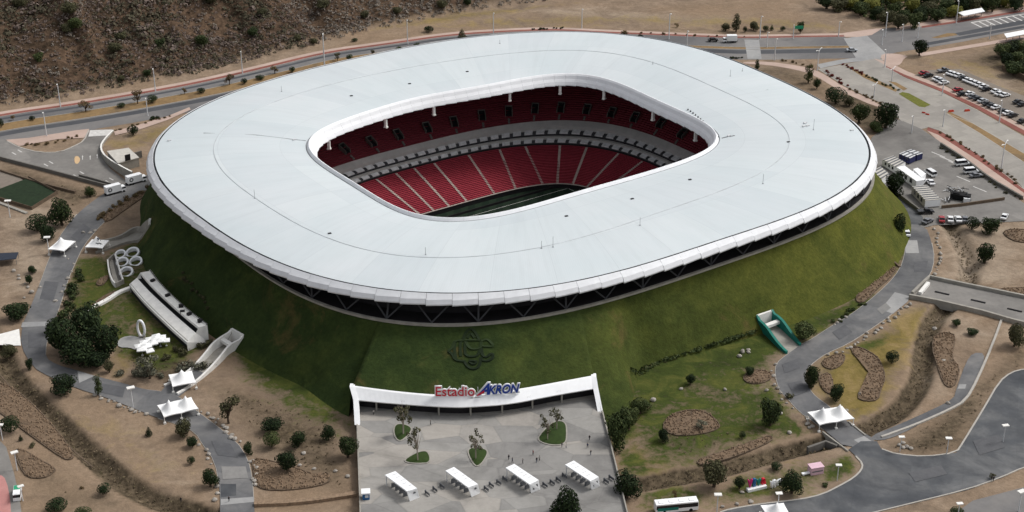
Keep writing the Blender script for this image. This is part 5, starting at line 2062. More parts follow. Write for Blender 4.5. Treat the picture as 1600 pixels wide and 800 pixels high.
# arch and shade terrace
c0 = W(222, 527)
ar = thing('arch', 'white upright oval arch standing at the terrace on the left', 'arch', c0, R(-20))
mb = MB()
q = [(1.3 * math.sin(a), 0, 3.2 - 2.9 * math.cos(a)) for a in np.linspace(.25, 2 * PI - .25, 24)]
mb.tube(q, .42, 8)
mb.build('arch_ring', M['white'], ar, True)
mb = MB()
mb.box((0, 0, -.1), (2.0, 1.4, .7))
mb.build('plinth', M['concrete'], ar)
um = thing('shade_umbrella', 'white square shade umbrella on the terrace', 'umbrella', (0, 0, 0), 0)
mb = MB()
s = 1.45
c_ = [(-s, -s, 2.4), (s, -s, 2.4), (s, s, 2.4), (-s, s, 2.4)]
for i in range(4):
    mb.face([mb.vert(c_[i]), mb.vert(c_[(i + 1) % 4]), mb.vert((0, 0, 3.0))])
    x0, x1 = Vector(c_[i]), Vector(c_[(i + 1) % 4])
    mb.quad(x0 + Vector((0, 0, -.3)), x1 + Vector((0, 0, -.3)), x1, x0)
mb.build('canopy', M['fabric'], um)
mb = MB()
mb.tube([(0, 0, 0), (0, 0, 2.9)], .06, 6)
mb.box((0, 0, 0), (.7, .7, .12))
mb.build('pole', M['steel_light'], um)
UMB = Proto(um)
for k, (x, y) in enumerate([(221, 542), (226, 548), (229, 536), (233, 543), (238, 531), (238, 549), (243, 538), (247, 532), (249, 527), (254, 534), (257, 528), (263, 533)]):
    UMB.place(W(x, y, 0) - Vector((0, 3.0, 0)), R(20 + rng.uniform(-12, 12)), 'white square shade umbrella in the crowded terrace beside the arch', rng.uniform(.85, 1.1), 'shade umbrellas on the terrace')

# ------------------------------------------------------------------ tents
def tent(label, px, peaks, L, Wd, rz, h=3.1, pk=2.0, printed=False):
    tn = thing('tent', label, 'tent', px, rz)
    mb = MB()
    nx_, ny_ = 12 * peaks, 12
    rows = []
    for j in range(ny_ + 1):
        y = (j / ny_ - .5)
        r = []
        for i in range(nx_ + 1):
            x = i / nx_
            u = (x * peaks) % 1.0 if i < nx_ else 1.0
            u = u - .5
            rad = min(1, math.hypot(u, y) * 2)
            sq = max(abs(u), abs(y)) * 2
            z = h + pk * (1 - rad) ** 1.5 - .25 * (1 - sq) * sq * 2
            # the eaves sag between the posts
            e = .28 * (1 - abs(2 * abs(u) - 0) ** 2) if abs(y) > .42 else 0
            r.append(((x - .5) * L * (1 - .04 * (1 - abs(2 * y) ** 2)), y * Wd * (1 - .06 * (1 - (2 * u) ** 2)), z + .2 * e))
        rows.append(r)
    mb.grid(rows)
    mb.build('canopy', M['fabric'], tn, True)
    mb = MB()
    for j, rw in ((0, rows[0]), (-1, rows[-1])):
        mb.grid([[(p[0], p[1], p[2] - .3) for p in rw], rw], flip=j != 0)
    for i in (0, -1):
        cl = [r[i] for r in rows]
        mb.grid([[(p[0], p[1], p[2] - .3) for p in cl], cl], flip=i == 0)
    mb.build('valance', M['fabric'], tn)
    for i in range(peaks + 1):
        for sy in (-1, 1):
            mb = MB()
            mb.tube([((i / peaks - .5) * L * .97, sy * Wd * .47, 0), ((i / peaks - .5) * L * .97, sy * Wd * .47, h)], .12, 6)
            mb.box(((i / peaks - .5) * L * .97, sy * Wd * .47, 0), (.7, .7, .6))
            mb.build('post', M['offwhite'], tn)
    if printed:
        for (x, y, a) in ((-.8, -.9, .4), (.4, -.2, -.5), (-.2, .7, .9), (1.1, -1.2, .2), (-1.4, .3, 1.2), (.2, -1.5, 0), (.9, .8, -1)):
            mb = MB()
            z = h + pk * (1 - min(1, math.hypot(x / L, y / Wd) * 2)) ** 2.0
            mb.wall([(x, y, z), (x + math.cos(a), y + math.sin(a), z - .25)], .3, -.15, .22)
            mb.build('printed_mark', M['steel'], tn)
    return tn


tent('single white peaked tent across the left ring road', W(98, 393), 1, 6.4, 8.6, R(-14), 2.6, 3.2)
tent('white peaked tent with dark printed marks beside the narrow ramp', W(153, 390), 1, 6.6, 6.6, R(-8), 2.4, 3.0, True)
tent('small single white tent at the foot of the lower left ramp', W(286, 602), 1, 7.2, 7.6, R(20), 2.4, 3.2)
tent('double-peaked white tent across the lower left ring road', W(279, 647), 2, 10.4, 7.4, R(27), 2.5, 3.2)
tent('double-peaked white tent over the gate by the right bridge', W(1297, 661), 2, 11.4, 7.4, R(18), 2.7, 3.3)
tent('white tent tip at the bottom edge below the lettering garden', W(1212, 812), 1, 6.4, 7.0, R(10), 2.6, 3.0)
# bus shelters
def shelter(label, corners, h=3.6):
    q = [W(x, y, h) for x, y in corners]
    c0 = sum(q, Vector()) / 4
    c0.z = 0
    st_ = thing('bus_shelter', label, 'shelter', c0)
    mb = MB()
    mb.prism([p - c0 for p in q], h - .3, h)
    mb.build('roof', M['white'], st_)
    for f in (.06, .36, .66, .94):
        p = q[0].lerp(q[1], f).lerp(q[3].lerp(q[2], f), .5) - c0
        mb = MB()
        mb.tube([(p.x, p.y, 0), (p.x, p.y, h - .2)], .15, 6)
        mb.build('post', M['steel'], st_)
    p, r = (q[0] - c0).lerp(q[3] - c0, .5), (q[1] - c0).lerp(q[2] - c0, .5)
    mb = MB()
    mb.wall([p.lerp(r, .1) - Vector((0, 0, h)), p.lerp(r, .9) - Vector((0, 0, h))], .5, .3, .5)
    mb.build('bench', M['steel'], st_)
    return st_


shelter('long white bus shelter by the wood on the far side of the avenue', [(1496, 19), (1534, 12), (1539, 17.5), (1506, 24.5)])
shelter('white bus shelter on the near side of the avenue at the right', [(1569, 52.5), (1604, 46), (1607, 52), (1573, 58.6)])
# dark awning at the left edge
c0 = W(10, 404)
aw = thing('awning', 'dark blue flat awning at the left edge beside the bare earth', 'awning', c0)
q = [W(-14, 396, 2.5) - c0, W(29, 394, 2.5) - c0, W(25, 404, 2.5) - c0, W(-14, 408, 2.5) - c0]
mb = MB()
mb.prism(q, 2.3, 2.5)
mb.build('roof', plain('awning_blue', (44, 50, 62), .6, .15), aw)
for p in q:
    mb = MB()
    mb.tube([(p.x * .95, p.y * .9, 0), (p.x * .95, p.y * .9, 2.4)], .08, 6)
    mb.build('post', M['steel'], aw)
# green netted court at the left edge
c0 = W(40, 305)
gc = thing('netted_court', 'dark green netted plot at the left edge below the forecourt', 'court', c0)
q = [W(-60, 300), W(0, 297), W(45, 280), W(90, 303), W(50, 328), W(0, 313), W(-60, 310)]
mb = MB()
mb.prism([p - c0 for p in q], 0.0, .6)
mb.build('crop_bed', plain('dark_crop', (32, 46, 28), .95, .3, .7), gc)
mb = MB()
mb.wall([p - c0 for p in (q[2], q[3], q[4], q[5], q[6])], .25, 0, 1.4)
mb.build('rail', M['edging'], gc)
wall_thing('garden_wall', 'pale strip wall below the green netted plot', 'wall', [(-30, 308), (0, 318), (42, 334)], 1.2, 0, .5, 'concrete', smooth=0)
# ------------------------------------------------------------------ lamps
def lamp_proto(kind):
    if kind == 'avenue':
        t = thing('street_lamp', '', 'street lamp')
        mb = MB()
        mb.tube([(0, 0, 0), (0, 0, 14.4)], [.34, .22], 7)
        mb.box((0, 0, 0), (.7, .7, .25))
        mb.build('pole', M['steel_light'], t)
        mb = MB()
        mb.tube([(0, 0, 14.2), (-.5, 0, 14.7), (-1.9, 0, 15.0)], [.2, .18, .15], 6)
        mb.build('arm', M['steel_light'], t)
        mb = MB()
        mb.box((-2.3, 0, 14.9), (1.3, .55, .25))
        mb.build('lamp_head', M['offwhite'], t)
    elif kind == 'double':
        t = thing('street_lamp', '', 'street lamp')
        mb = MB()
        mb.tube([(0, 0, 0), (0, 0, 11.6)], [.32, .2], 7)
        mb.build('pole', M['steel_light'], t)
        for s in (-1, 1):
            mb = MB()
            mb.tube([(0, 0, 11.2), (s * 1.2, 0, 12.0), (s * 2.6, 0, 12.4)], [.2, .18, .15], 6)
            mb.build('arm', M['steel_light'], t)
            mb = MB()
            mb.box((s * 3.0, 0, 12.3), (1.3, .5, .22))
            mb.build('lamp_head', M['offwhite'], t)
    else:
        t = thing('street_lamp', '', 'street lamp')
        mb = MB()
        mb.tube([(0, 0, 0), (0, 0, 6.2)], [.17, .13], 6)
        mb.build('pole', M['steel_light'], t)
        mb = MB()
        mb.box((0, 0, 6.2), (2.1, 1.3, .3), .3)
        mb.build('lamp_head', M['offwhite'], t)
    return Proto(t)


LP = {k: (lamp_proto(k), h) for k, h in (('avenue', 15.0), ('double', 12.4), ('square', 6.5))}
LAMPS = [
    ('avenue', 94.5, 167, 130, 8, 'tall lamp on the far avenue pavement, nearest the left edge of the photo'),
    ('avenue', 73, 213, 174, 8, 'tall lamp on the pink island of the left forecourt'),
    ('avenue', 231, 181, 152, 8, 'lamp at the near kerb of the avenue by the lone round tree'),
    ('avenue', 243, 143, 106, 8, 'tall lamp on the far pavement below the brush hill, second from the left'),
    ('avenue', 379, 115, 79, 8, 'tall lamp on the far pavement below the brush hill, third from the left'),
    ('avenue', 507, 103, 51, 8, 'tallest-looking lamp rising over the left back edge of the roof'),
    ('avenue', 637, 69, 30, 8, 'tall lamp beside the dry field behind the back left of the roof'),
    ('avenue', 771, 54, 19, 8, 'tall lamp on the dry field behind the middle of the roof'),
    ('avenue', 909, 44, 13, 8, 'tall lamp directly behind the highest part of the roof'),
    ('avenue', 1045, 61, 20, 8, 'tall lamp left of the dark car on the avenue'),
    ('avenue', 1073, 72, 52, 8, 'short-looking lamp in the avenue median behind the roof'),
    ('avenue', 1187, 61, 24, 8, 'tall lamp right of the brown roadside trees'),
    ('avenue', 1198, 74, 50, 8, 'lamp in the median beside the pale crossing slab'),
    ('avenue', 1210, 94, 59, 8, 'lamp on the near pavement right of the pale crossing slab'),
    ('double', 1277, 110, 77, 8, 'double-armed lamp at the near end of the junction crossing'),
    ('avenue', 1310, 57, 33, 8, 'lamp on the far pavement left of the junction'),
    ('avenue', 1383, 57, 18, 8, 'tall lamp at the wood corner of the junction'),
    ('avenue', 1378, 70, 52, 8, 'lamp on the junction island beside the slab'),
    ('avenue', 1494, 36, 0, 8, 'tall lamp beside the far white bus shelter'),
    ('avenue', 1409, 65, 37, 8, 'lamp in the avenue median just right of the junction'),
    ('avenue', 1434, 59, 43, 8, 'short lamp in the median above the lone dark tree'),
    ('avenue', 1546, 61, 50, 8, 'short lamp by the near white bus shelter'),
    ('avenue', 1382, 105, 76, 8, 'lamp on the pink corner where the boulevard starts'),
    ('double', 1365, 153, 132, 8, 'double-armed lamp on the near kerb of the boulevard'),
    ('double', 1393, 128, 112, 8, 'double-armed lamp at the top tip of the boulevard median'),
    ('avenue', 1472, 149, 115, 8, 'lamp on the red path beside the first white parked cars'),
    ('avenue', 1561, 192, 155, 8, 'lamp on the red path beside the lower parked cars'),
    ('avenue', 1473, 198, 173, 8, 'lamp at the pointed top of the brown boulevard median'),
    ('double', 1564, 266, 223, 8, 'double-armed lamp on the boulevard verge above the parked vans'),
    ('avenue', 1424, 208, 188, 8, 'lamp at the entrance of the service yard'),
    ('square', 1567, 691, 664, 8, 'square-headed lamp standing alone in the middle of the dark apron'),
    ('square', 1479, 710, 684, 8, 'square-headed lamp at the tip of the brown bank by the apron'),
    ('square', 1406, 706, 682, 8, 'square-headed lamp at the left end of the brown bank by the apron'),
    ('square', 1308, 751, 726, 8, 'square-headed lamp on the round green corner below the bridge'),
    ('square', 1591, 800, 767, 8, 'square-headed lamp on the lower street at the right edge'),
    ('square', 1496, 811, 786, 8, 'square-headed lamp on the lower street at the bottom edge'),
    ('square', 1120, 802, 772, 8, 'square-headed lamp beside the white bus at the bottom'),
    ('square', 4, 688, 663, 8, 'square-headed lamp at the left edge above the service street'),
    ('square', 27, 735, 706, 8, 'square-headed lamp at the tip of the small brown bed'),
    ('square', 36, 783, 759, 8, 'square-headed lamp beside the green and white van'),
    ('square', 208, 637, 605, 8, 'thin lamp on the outer verge of the lower left ring road'),
    ('square', 77, 397, 370, 8, 'thin lamp beside the single tent on the left ring road'),
    ('square', 16, 340, 313, 8, 'thin lamp below the netted plot at the left edge'),
    ('square', 1215, 797, 770, 8, 'thin lamp behind the white lettering in the garden'),
]
for kind, x, y, yt, _, lab in LAMPS:
    b = W(x, y)
    pr, h0 = LP[kind]
    hh = topz(b, yt)
    k = max(.55, min(1.35, hh / h0))
    rz = {'avenue': R(100), 'double': R(55), 'square': rng.uniform(-.4, .4)}[kind]
    if kind == 'avenue' and x > 1370:
        rz = R(60)
    pr.place(b, rz, lab, (max(.8, k), max(.8, k), k), 'street lamps round the stadium')

# ------------------------------------------------------------------ vehicles
def car_proto(name, paint, kind='car'):
    t = thing(name, '', {'car': 'car', 'van': 'van', 'pickup': 'pickup'}[kind])
    L, Wd = (4.4, 1.8) if kind == 'car' else (5.2, 1.95)
    prof_ = {'car': [(-2.2, .45), (-2.15, .85), (-1.3, .95), (1.0, .98), (2.1, .8), (2.2, .45)],
             'van': [(-2.6, .45), (-2.6, 1.0), (1.6, 1.1), (2.5, .85), (2.6, .45)],
             'pickup': [(-2.6, .5), (-2.6, 1.0), (-.3, 1.05), (1.2, 1.08), (2.5, .9), (2.6, .5)]}[kind]
    cab = {'car': [(-1.5, .93), (-1.0, 1.42), (.3, 1.45), (1.05, .95)], 'van': [(-2.5, 1.0), (-2.35, 1.95), (1.0, 1.95), (1.75, 1.08)], 'pickup': [(-.5, 1.02), (-.4, 1.65), (.7, 1.65), (1.35, 1.05)]}[kind]

    def side(mb, prf, w0, w1, m=0):
        """extrude a side profile; upper points narrow to w1"""
        zt = max(p[1] for p in prf)
        zb = min(p[1] for p in prf)
        hw = lambda z: (w0 + (w1 - w0) * (z - zb) / max(.01, zt - zb)) / 2
        a = [mb.vert((x, -hw(z), z)) for x, z in prf]
        b = [mb.vert((x, hw(z), z)) for x, z in prf]
        n = len(prf)
        for i in range(n):
            j = (i + 1) % n
            mb.face((a[i], b[i], b[j], a[j]), m)
        mb.face(a, m)
        mb.face(b[::-1], m)
    mb = MB()
    side(mb, prof_, Wd, Wd * .94)
    rf_ = [cab[1], cab[2]]
    (x0, z0), (x1, z1) = rf_
    mb.box(((x0 + x1) / 2, 0, z0 - .01), (x1 - x0, Wd * .8, .06))
    mb.build('body', paint, t)
    mb = MB()
    side(mb, cab, Wd * .9, Wd * .76)
    mb.build('cabin', M['glass'], t)
    for x in (-1.35, 1.35):
        for s in (-1, 1):
            mb = MB()
            k = L / 4.4
            mb.tube([(x * k, s * Wd * .42, .33), (x * k, s * Wd * .51, .33)], .33, 10)
            mb.build('wheel', M['rubber'], t)
    for s in (-1, 1):
        mb = MB()
        mb.box((L / 2 - .03, s * Wd * .34, .62), (.08, .35, .16))
        mb.build('headlight', M['offwhite'], t)
    return Proto(t)


def paint(name, rgb):
    return plain(name, rgb, .25, .04, .5, .5)


PAINT = {'white': paint('car_white', (224, 225, 226)), 'black': paint('car_black', (26, 27, 30)), 'grey': paint('car_grey', (104, 106, 110)), 'silver': paint('car_silver', (172, 176, 180)), 'red': paint('car_red', (150, 26, 36))}
CARP = {}


def car(kind, col, x, y, head, label, group=None):
    key = (kind, col)
    if key not in CARP:
        CARP[key] = car_proto({'car': 'parked_car', 'van': 'parked_van', 'pickup': 'pickup_truck'}[kind], PAINT[col], kind)
    return CARP[key].place(W(x, y) + Vector((0, 0, LV[0] + .01)), R(head), label, 1.22, group)


rowA = [(1485.5, 117, 'white'), (1491.5, 119, 'white'), (1498, 121, 'white'), (1505, 124.5, 'black'), (1511, 127.5, 'white'), (1517, 130, 'white'), (1523.5, 132.5, 'white'), (1530, 135, 'white'), (1536.5, 138, 'white'), (1541, 142, 'black'),
        (1555.5, 145.5, 'white'), (1562, 149.5, 'white'), (1570, 151.5, 'white')]
for i, (x, y, c) in enumerate(rowA):
    car('car', c, x, y, 30 + rng.uniform(-5, 5), '%s car, %s from the upper end of the back row in the dirt car park' % (c, ORD[i]), 'cars in the back row of the dirt car park')
rowB = [(1443, 117, 'red'), (1450, 120.5, 'black'), (1464, 126, 'white'), (1469, 128.5, 'silver'), (1474.5, 132, 'white'), (1496, 143, 'red'), (1503, 149.5, 'black'), (1514, 149, 'white'), (1520, 154, 'grey'), (1527, 157, 'black'), (1535, 160.5, 'silver'),
        (1542, 165, 'black'), (1549, 168, 'black'), (1556, 170.5, 'white'), (1567, 176.5, 'black'), (1574, 179.5, 'white'), (1582, 183, 'black'), (1597, 192, 'black')]
for i, (x, y, c) in enumerate(rowB):
    car('car', c, x, y, 30 + rng.uniform(-5, 5), '%s car, %s from the upper end of the front row beside the red path' % (c, ORD[i]), 'cars in the front row of the dirt car park')
car('pickup', 'grey', 1474, 113, 20, 'dark grey pickup alone at the upper end between the two parked rows')
car('car', 'black', 1590, 162, 30, 'black car at the right edge behind the parked rows, upper of two')
car('car', 'black', 1597, 166, 30, 'black car at the right edge behind the parked rows, lower of two')
car('van', 'white', 1503, 259, 12, 'white van, uppermost of the three vehicles beside the stone wall')
car('van', 'white', 1516.5, 271, 12, 'white van between another van and a grey car by the stone wall')
car('car', 'grey', 1524.5, 277.5, 14, 'grey car, lowest of three vehicles beside the stone wall')
for x, c, lab in ((1471, 'red', 'red car parked on the street below the service yard'), (1484.5, 'white', 'white car parked right beside the red car'), (1496.5, 'white', 'white car parked between a white and a grey car on the yard street'), (1507, 'grey', 'grey car at the right end of the short row below the yard')):
    car('car', c, x, 346, 80 + rng.uniform(-6, 6), lab)
car('car', 'white', 1569, 342, 62, 'white car alone at the far right of the yard street')
car('pickup', 'black', 1446, 334, 5, 'black pickup beside the end of the low black wall')
car('car', 'grey', 1449, 349, 40, 'grey car at the roadside above the right ring road')
car('car', 'white', 1416.5, 368, 85, 'white car driving along the berm edge of the right ring road')
car('car', 'white', 1441, 287, 60, 'white car tucked at the end of the long white trailer')
car('car', 'white', 1453, 288, 100, 'white car beside the tall white van in the service yard')
car('van', 'white', 1453, 274, 110, 'white van parked between trailer and cars in the yard')
car('car', 'black', 1114, 65, 0, 'black car on the far carriageway of the avenue')
car('car', 'silver', 1331, 81, 0, 'silver car waiting alone before the junction slab')
# lorries and trailers
def lorry(label, loc, rz, L=7.0, emblem=True, cabm='white', name='box_truck'):
    t = thing(name, label, 'truck', loc, rz)
    mb = MB()
    mb.box((0, 0, 1.0), (L, 2.5, 2.8))
    mb.build('cargo_box', M['white'], t)
    mb = MB()
    mb.box((L / 2 + 1.0, 0, .6), (1.7, 2.3, 1.9), taper=.9)
    mb.build('cab', M[cabm], t)
    mb = MB()
    mb.box((L / 2 + 1.1, 0, 1.6), (1.58, 2.2, .6))
    mb.build('windscreen', M['glass'], t)
    mb = MB()
    mb.box((.4, 0, .5), (L + 1.6, 1.1, .5))
    mb.build('chassis', M['dark'], t)
    for x in (-L / 2 + 1, -L / 2 + 2.1, L / 2 + .9):
        for s in (-1, 1):
            mb = MB()
            mb.tube([(x, s * .85, .5), (x, s * 1.2, .5)], .5, 12)
            mb.build('wheel', M['rubber'], t)
    if emblem:
        for s in (-1, 1):
            mb = MB()
            mb.tube([(-1.6, s * 1.25, 2.4), (-1.6, s * 1.28, 2.4)], .85, 20)
            mb.tube([(-1.6, s * 1.28, 2.4), (-1.6, s * 1.3, 2.4)], .4, 16, 1)
            mb.build('emblem', [M['steel'], M['white']], t)
    return t


lorry('white box truck with a dark round emblem, lower of two on the left ring road', W(177, 303), R(38), 6.2)
lorry('white box truck with a dark round emblem beside the curved wall end', W(210, 287), R(38), 6.2)
lorry('white box truck driving on the far carriageway of the avenue', W(1143, 66), R(182), 5.0, False)


def container(name, label, cat, c4, h, body, roof, rib, end=None):
    q = [W(x, y, h) for x, y in c4]
    c0 = sum(q, Vector()) / 4
    c0.z = 0
    t = thing(name, label, cat, c0)
    q = [p - c0 for p in q]
    mb = MB()
    mb.prism(q, .35, h - .12)
    mb.build('body', M[body], t)
    mb = MB()
    mb.prism(q, h - .12, h)
    mb.build('roof', M[roof], t)
    if rib:
        for k in range(rib):
            f = (k + .5) / rib
            a, b = q[0].lerp(q[1], f), q[3].lerp(q[2], f)
            mb = MB()
            mb.wall([a + Vector((0, 0, 0)), b], .7, .005, .12)
            mb.build('roof_rib', M['steel'], t)
    for f in (.12, .88):
        for s in (.1, .9):
            p = q[0].lerp(q[1], f).lerp(q[3].lerp(q[2], f), s)
            mb = MB()
            mb.box((p.x, p.y, 0), (.6, .6, .4))
            mb.build('foot', M['rubber'], t)
    if end:
        a, b = q[1], q[2]
        d = (q[1] - q[0]).normalized() * .04
        mb = MB()
        z0 = Vector((0, 0, .5 - h))
        mb.quad(a + d + z0, b + d + z0, b + d + Vector((0, 0, -.2)), a + d + Vector((0, 0, -.2)))
        mb.build('end_door', M[end], t)
    for k in range(3):
        f = .18 + .25 * k
        a, b = q[0].lerp(q[1], f), q[0].lerp(q[1], f + .12)
        nn = (q[0] - q[3]).normalized() * .03
        mb = MB()
        mb.quad(a + nn + Vector((0, 0, 1.3 - h)), b + nn + Vector((0, 0, 1.3 - h)), b + nn + Vector((0, 0, -.5)), a + nn + Vector((0, 0, -.5)))
        mb.build('window', M['glass'], t)
    return t


container('site_container', 'white container with striped roof and dark windows by the roof edge', 'container', [(1379, 249), (1401, 262), (1415, 254), (1396, 243)], 3.0, 'white', 'dirty_white', 5)
container('trailer', 'long plain white trailer in the middle of the service yard', 'trailer', [(1401, 261), (1432, 283), (1444, 281), (1414, 259)], 3.6, 'white', 'white', 0)
container('site_container', 'dark navy container, left one of the navy pair', 'container', [(1405, 240), (1422, 247), (1431, 242.5), (1414, 236)], 3.0, 'navy', 'steel_light', 3, 'navy')
container('site_container', 'dark navy container, right one of the navy pair', 'container', [(1416, 235.5), (1433, 242), (1442, 239), (1424, 233)], 3.0, 'navy', 'steel_light', 3, 'navy')
container('site_container', 'long container with ribbed grey roof and white end in the yard', 'container', [(1425, 291), (1446, 313), (1470, 311), (1449, 289)], 3.4, 'dirty_white', 'dirty_white', 7, 'white')
container('site_container', 'white ribbed container half hidden behind the dark yard tree', 'container', [(1364, 266), (1378, 281), (1391, 273), (1376, 260)], 2.8, 'white', 'dirty_white', 4)
container('trailer', 'short tall white trailer beside the white vans in the yard', 'trailer', [(1427, 264), (1440, 277), (1447, 271), (1434, 262)], 3.2, 'white', 'white', 0)
gen = thing('generator', 'large black generator set standing near the low black wall', 'generator', W(1500, 312), R(-25))
for nm, c, s, m in (('body', (0, 0, .5), (7.5, 3.0, 2.0), 'rubber'), ('skid', (0, 0, 0), (8, 2.6, .5), 'dark'), ('exhaust', (2.2, .4, 2.5), (.5, .5, .9), 'steel'), ('vent_box', (-1.5, 0, 2.5), (2.5, 2.0, .4), 'dark')):
    mb = MB()
    mb.box(c, s)
    mb.build(nm, M[m], gen)
wc = thing('white_tank', 'small white tank beside the black generator', 'tank', W(1510, 316), R(-10))
mb = MB()
mb.box((0, 0, .2), (2.6, 1.9, 1.7), taper=.92)
mb.build('tank_body', M['white'], wc)
mb = MB()
mb.box((0, 0, 0), (2.7, 2.0, .2))
mb.build('pallet', M['edging'], wc)
for x, y, lab in ((1482, 298, 'heap of dark scaffold tubes left of the generator'), (1490, 300, 'tangled scaffold heap just behind the generator'), (1478, 315, 'small dark scaffold heap by the ribbed container end'), (1505, 300, 'low scaffold heap right behind the generator')):
    sc = thing('scaffold_heap', lab, 'scaffold', W(x, y))
    for k in range(9):
        a = rng.uniform(0, PI)
        p = Vector((rng.uniform(-1.5, 1.5), rng.uniform(-1.2, 1.2), rng.uniform(.1, 1.6)))
        d = Vector((math.cos(a), math.sin(a), rng.uniform(-.15, .3))) * rng.uniform(1, 2)
        if p.z - abs(d.z) < 0:
            p.z = abs(d.z) + .1
        mb = MB()
        mb.tube([p - d, p + d], .12, 5)
        mb.build('scaffold_tube', M['suite_dark'] if k % 3 else M['steel_light'], sc)
# buses
def bus(label, loc, rz, L=11.5, side=True, colour='white'):
    t = thing('bus', label, 'bus', loc, rz)
    mb = MB()
    mb.box((0, 0, .4), (L, 2.6, 1.05))
    mb.build('body', M[colour], t)
    mb = MB()
    mb.box((0, 0, 1.45), (L * .995, 2.56, 1.25))
    mb.build('window_band', M['glass'], t)
    mb = MB()
    mb.box((0, 0, 2.7), (L, 2.6, .35))
    for k in range(4):
        mb.box((-L * .36 + k * L * .24, 0, 3.05), (1.4, 1.4, .14))
    mb.build('roof', M['white'], t)
    for x in (-L / 2, L / 2):
        mb = MB()
        mb.box((x, 0, .5), (.12, 2.62, 2.3))
        mb.build('end_panel', M['white'], t)
    for x in (-L * .3, L * .33):
        for s in (-1, 1):
            mb = MB()
            mb.tube([(x, s * 1.0, .5), (x, s * 1.33, .5)], .5, 12)
            mb.build('wheel', M['rubber'], t)
    mb = MB()
    mb.box((-L * .22, -1.32, 1.0), (L * .5, .05, .9))
    mb.build('side_panel', M['teal'], t)
    return t


bus('white bus with teal side panel standing on the grass at the bottom', W(1056, 797), R(9))
v = thing('minibus', 'small green and white van at the lower left corner', 'van', W(28, 776), R(103))
for nm, c, s, m, tp in (('body', (0, 0, .4), (5.4, 2.0, 1.0), 'white', 1), ('cabin', (-.2, 0, 1.4), (4.9, 1.95, .8), 'glass', .93), ('roof', (-.2, 0, 2.2), (4.6, 1.85, .12), 'white', 1), ('green_roof_panel', (1.0, 0, 2.32), (2.0, 1.7, .05), 'green_sign', 1)):
    mb = MB()
    mb.box(c, s, taper=tp)
    mb.build(nm, M[m], v)
for x in (-1.7, 1.7):
    for s in (-1, 1):
        mb = MB()
        mb.tube([(x, s * .8, .36), (x, s * 1.04, .36)], .36, 10)
        mb.build('wheel', M['rubber'], v)

# ------------------------------------------------------------------ signs and garden lettering
gs = thing('road_sign', 'green overhead road sign on a white post beside the avenue', 'sign', W(1239, 61))
mb = MB()
mb.tube([(0, 0, 0), (0, 0, 7.6)], .22, 7)
mb.build('post', M['steel_light'], gs)
mb = MB()
mb.box((2.6, -.2, 5.4), (4.2, .18, 1.6))
mb.build('panel', M['green_sign'], gs)
mb = MB()
mb.box((1.2, 0, 6.0), (2.6, .16, .16))
mb.build('bracket', M['steel_light'], gs)


def garden_letters(label, p0, p1, h, s, mats, base_m):
    a, b = W(*p0), W(*p1)
    t = thing('garden_lettering', label, 'lettering', (a + b) / 2)
    d = (b - a)
    L = d.length
    u = d.normalized()
    if base_m:
        mb = MB()
        mb.wall([a - t.location + Vector((0, -.6, 0)), b - t.location + Vector((0, -.6, 0))], 1.3, 0, .8)
        mb.build('plinth', M[base_m], t)
    n = len(s)
    x = 0
    wd = [.7 if c in 'Ii' else 1.0 for c in s]
    tot = sum(wd)
    for c, w_, m in zip(s, wd, mats):
        q0 = a + u * (L * (x + .05) / tot) + Vector((0, 0, .8 if base_m else .1))
        q1 = a + u * (L * (x + w_ - .05) / tot) + Vector((0, 0, .8 if base_m else .1))
        letters(c, q0, q1, h * (1.0 if c.isupper() or c in 'i' else .78), M[m], t, 'letter', fat=.025, depth=.7)
        x += w_
    return t


garden_letters('colourful garden letters on a long white plinth beside the ditch', (1167, 766), (1196, 759), 2.5, 'Viva', ['magenta', 'blue', 'teal', 'sign_red'], 'white')
garden_letters('slanting white Viva letters standing in the grass', (1203, 764), (1222, 756), 2.3, 'Viva', ['white'] * 4, None)
pk = thing('pink_kiosk', 'pale pink kiosk with a window stripe on the green corner', 'kiosk', W(1274, 738), R(16))
for nm, c, s, m in (('booth', (0, 0, 0), (3.8, 2.4, 2.2), 'pink'), ('roof', (0, 0, 2.2), (4.0, 2.6, .15), 'pink'), ('window_stripe', (0, -1.21, .9), (3.2, .05, .35), 'steel')):
    mb = MB()
    mb.box(c, s)
    mb.build(nm, M[m], pk)
wb = thing('garden_bench', 'white plinth bench beside the pink kiosk', 'bench', W(1261, 741), R(18))
mb = MB()
mb.box((0, 0, .3), (3.2, .9, .3))
mb.build('seat', M['white'], wb)
for x in (-1.2, 1.2):
    mb = MB()
    mb.box((x, 0, 0), (.4, .7, .3))
    mb.build('leg', M['white'], wb)
# red and white road barriers on the boulevard
rb_ = thing('road_barrier', '', 'barrier')
mb = MB()
mb.box((0, 0, 0), (3.2, .8, .9), taper=.75)
mb.build('barrier_body', M['orange'], rb_)
mb = MB()
mb.box((0, 0, .9), (2.4, .4, .2))
mb.build('barrier_top', M['red_paint'], rb_)
RB = Proto(rb_)
for x, y, a, lab in ((1486, 175, 15, 'red plastic barrier at the tip of the boulevard median, left one'), (1511, 174, 15, 'red plastic barrier standing in the far lane of the boulevard'),
                     (1443, 177, -30, 'small red barrier at the lot entrance, left of two'), (1449, 179.5, -30, 'small red barrier at the lot entrance, right of two')):
    RB.place(W(x, y), R(a), lab, .9 if x > 1460 else .6)
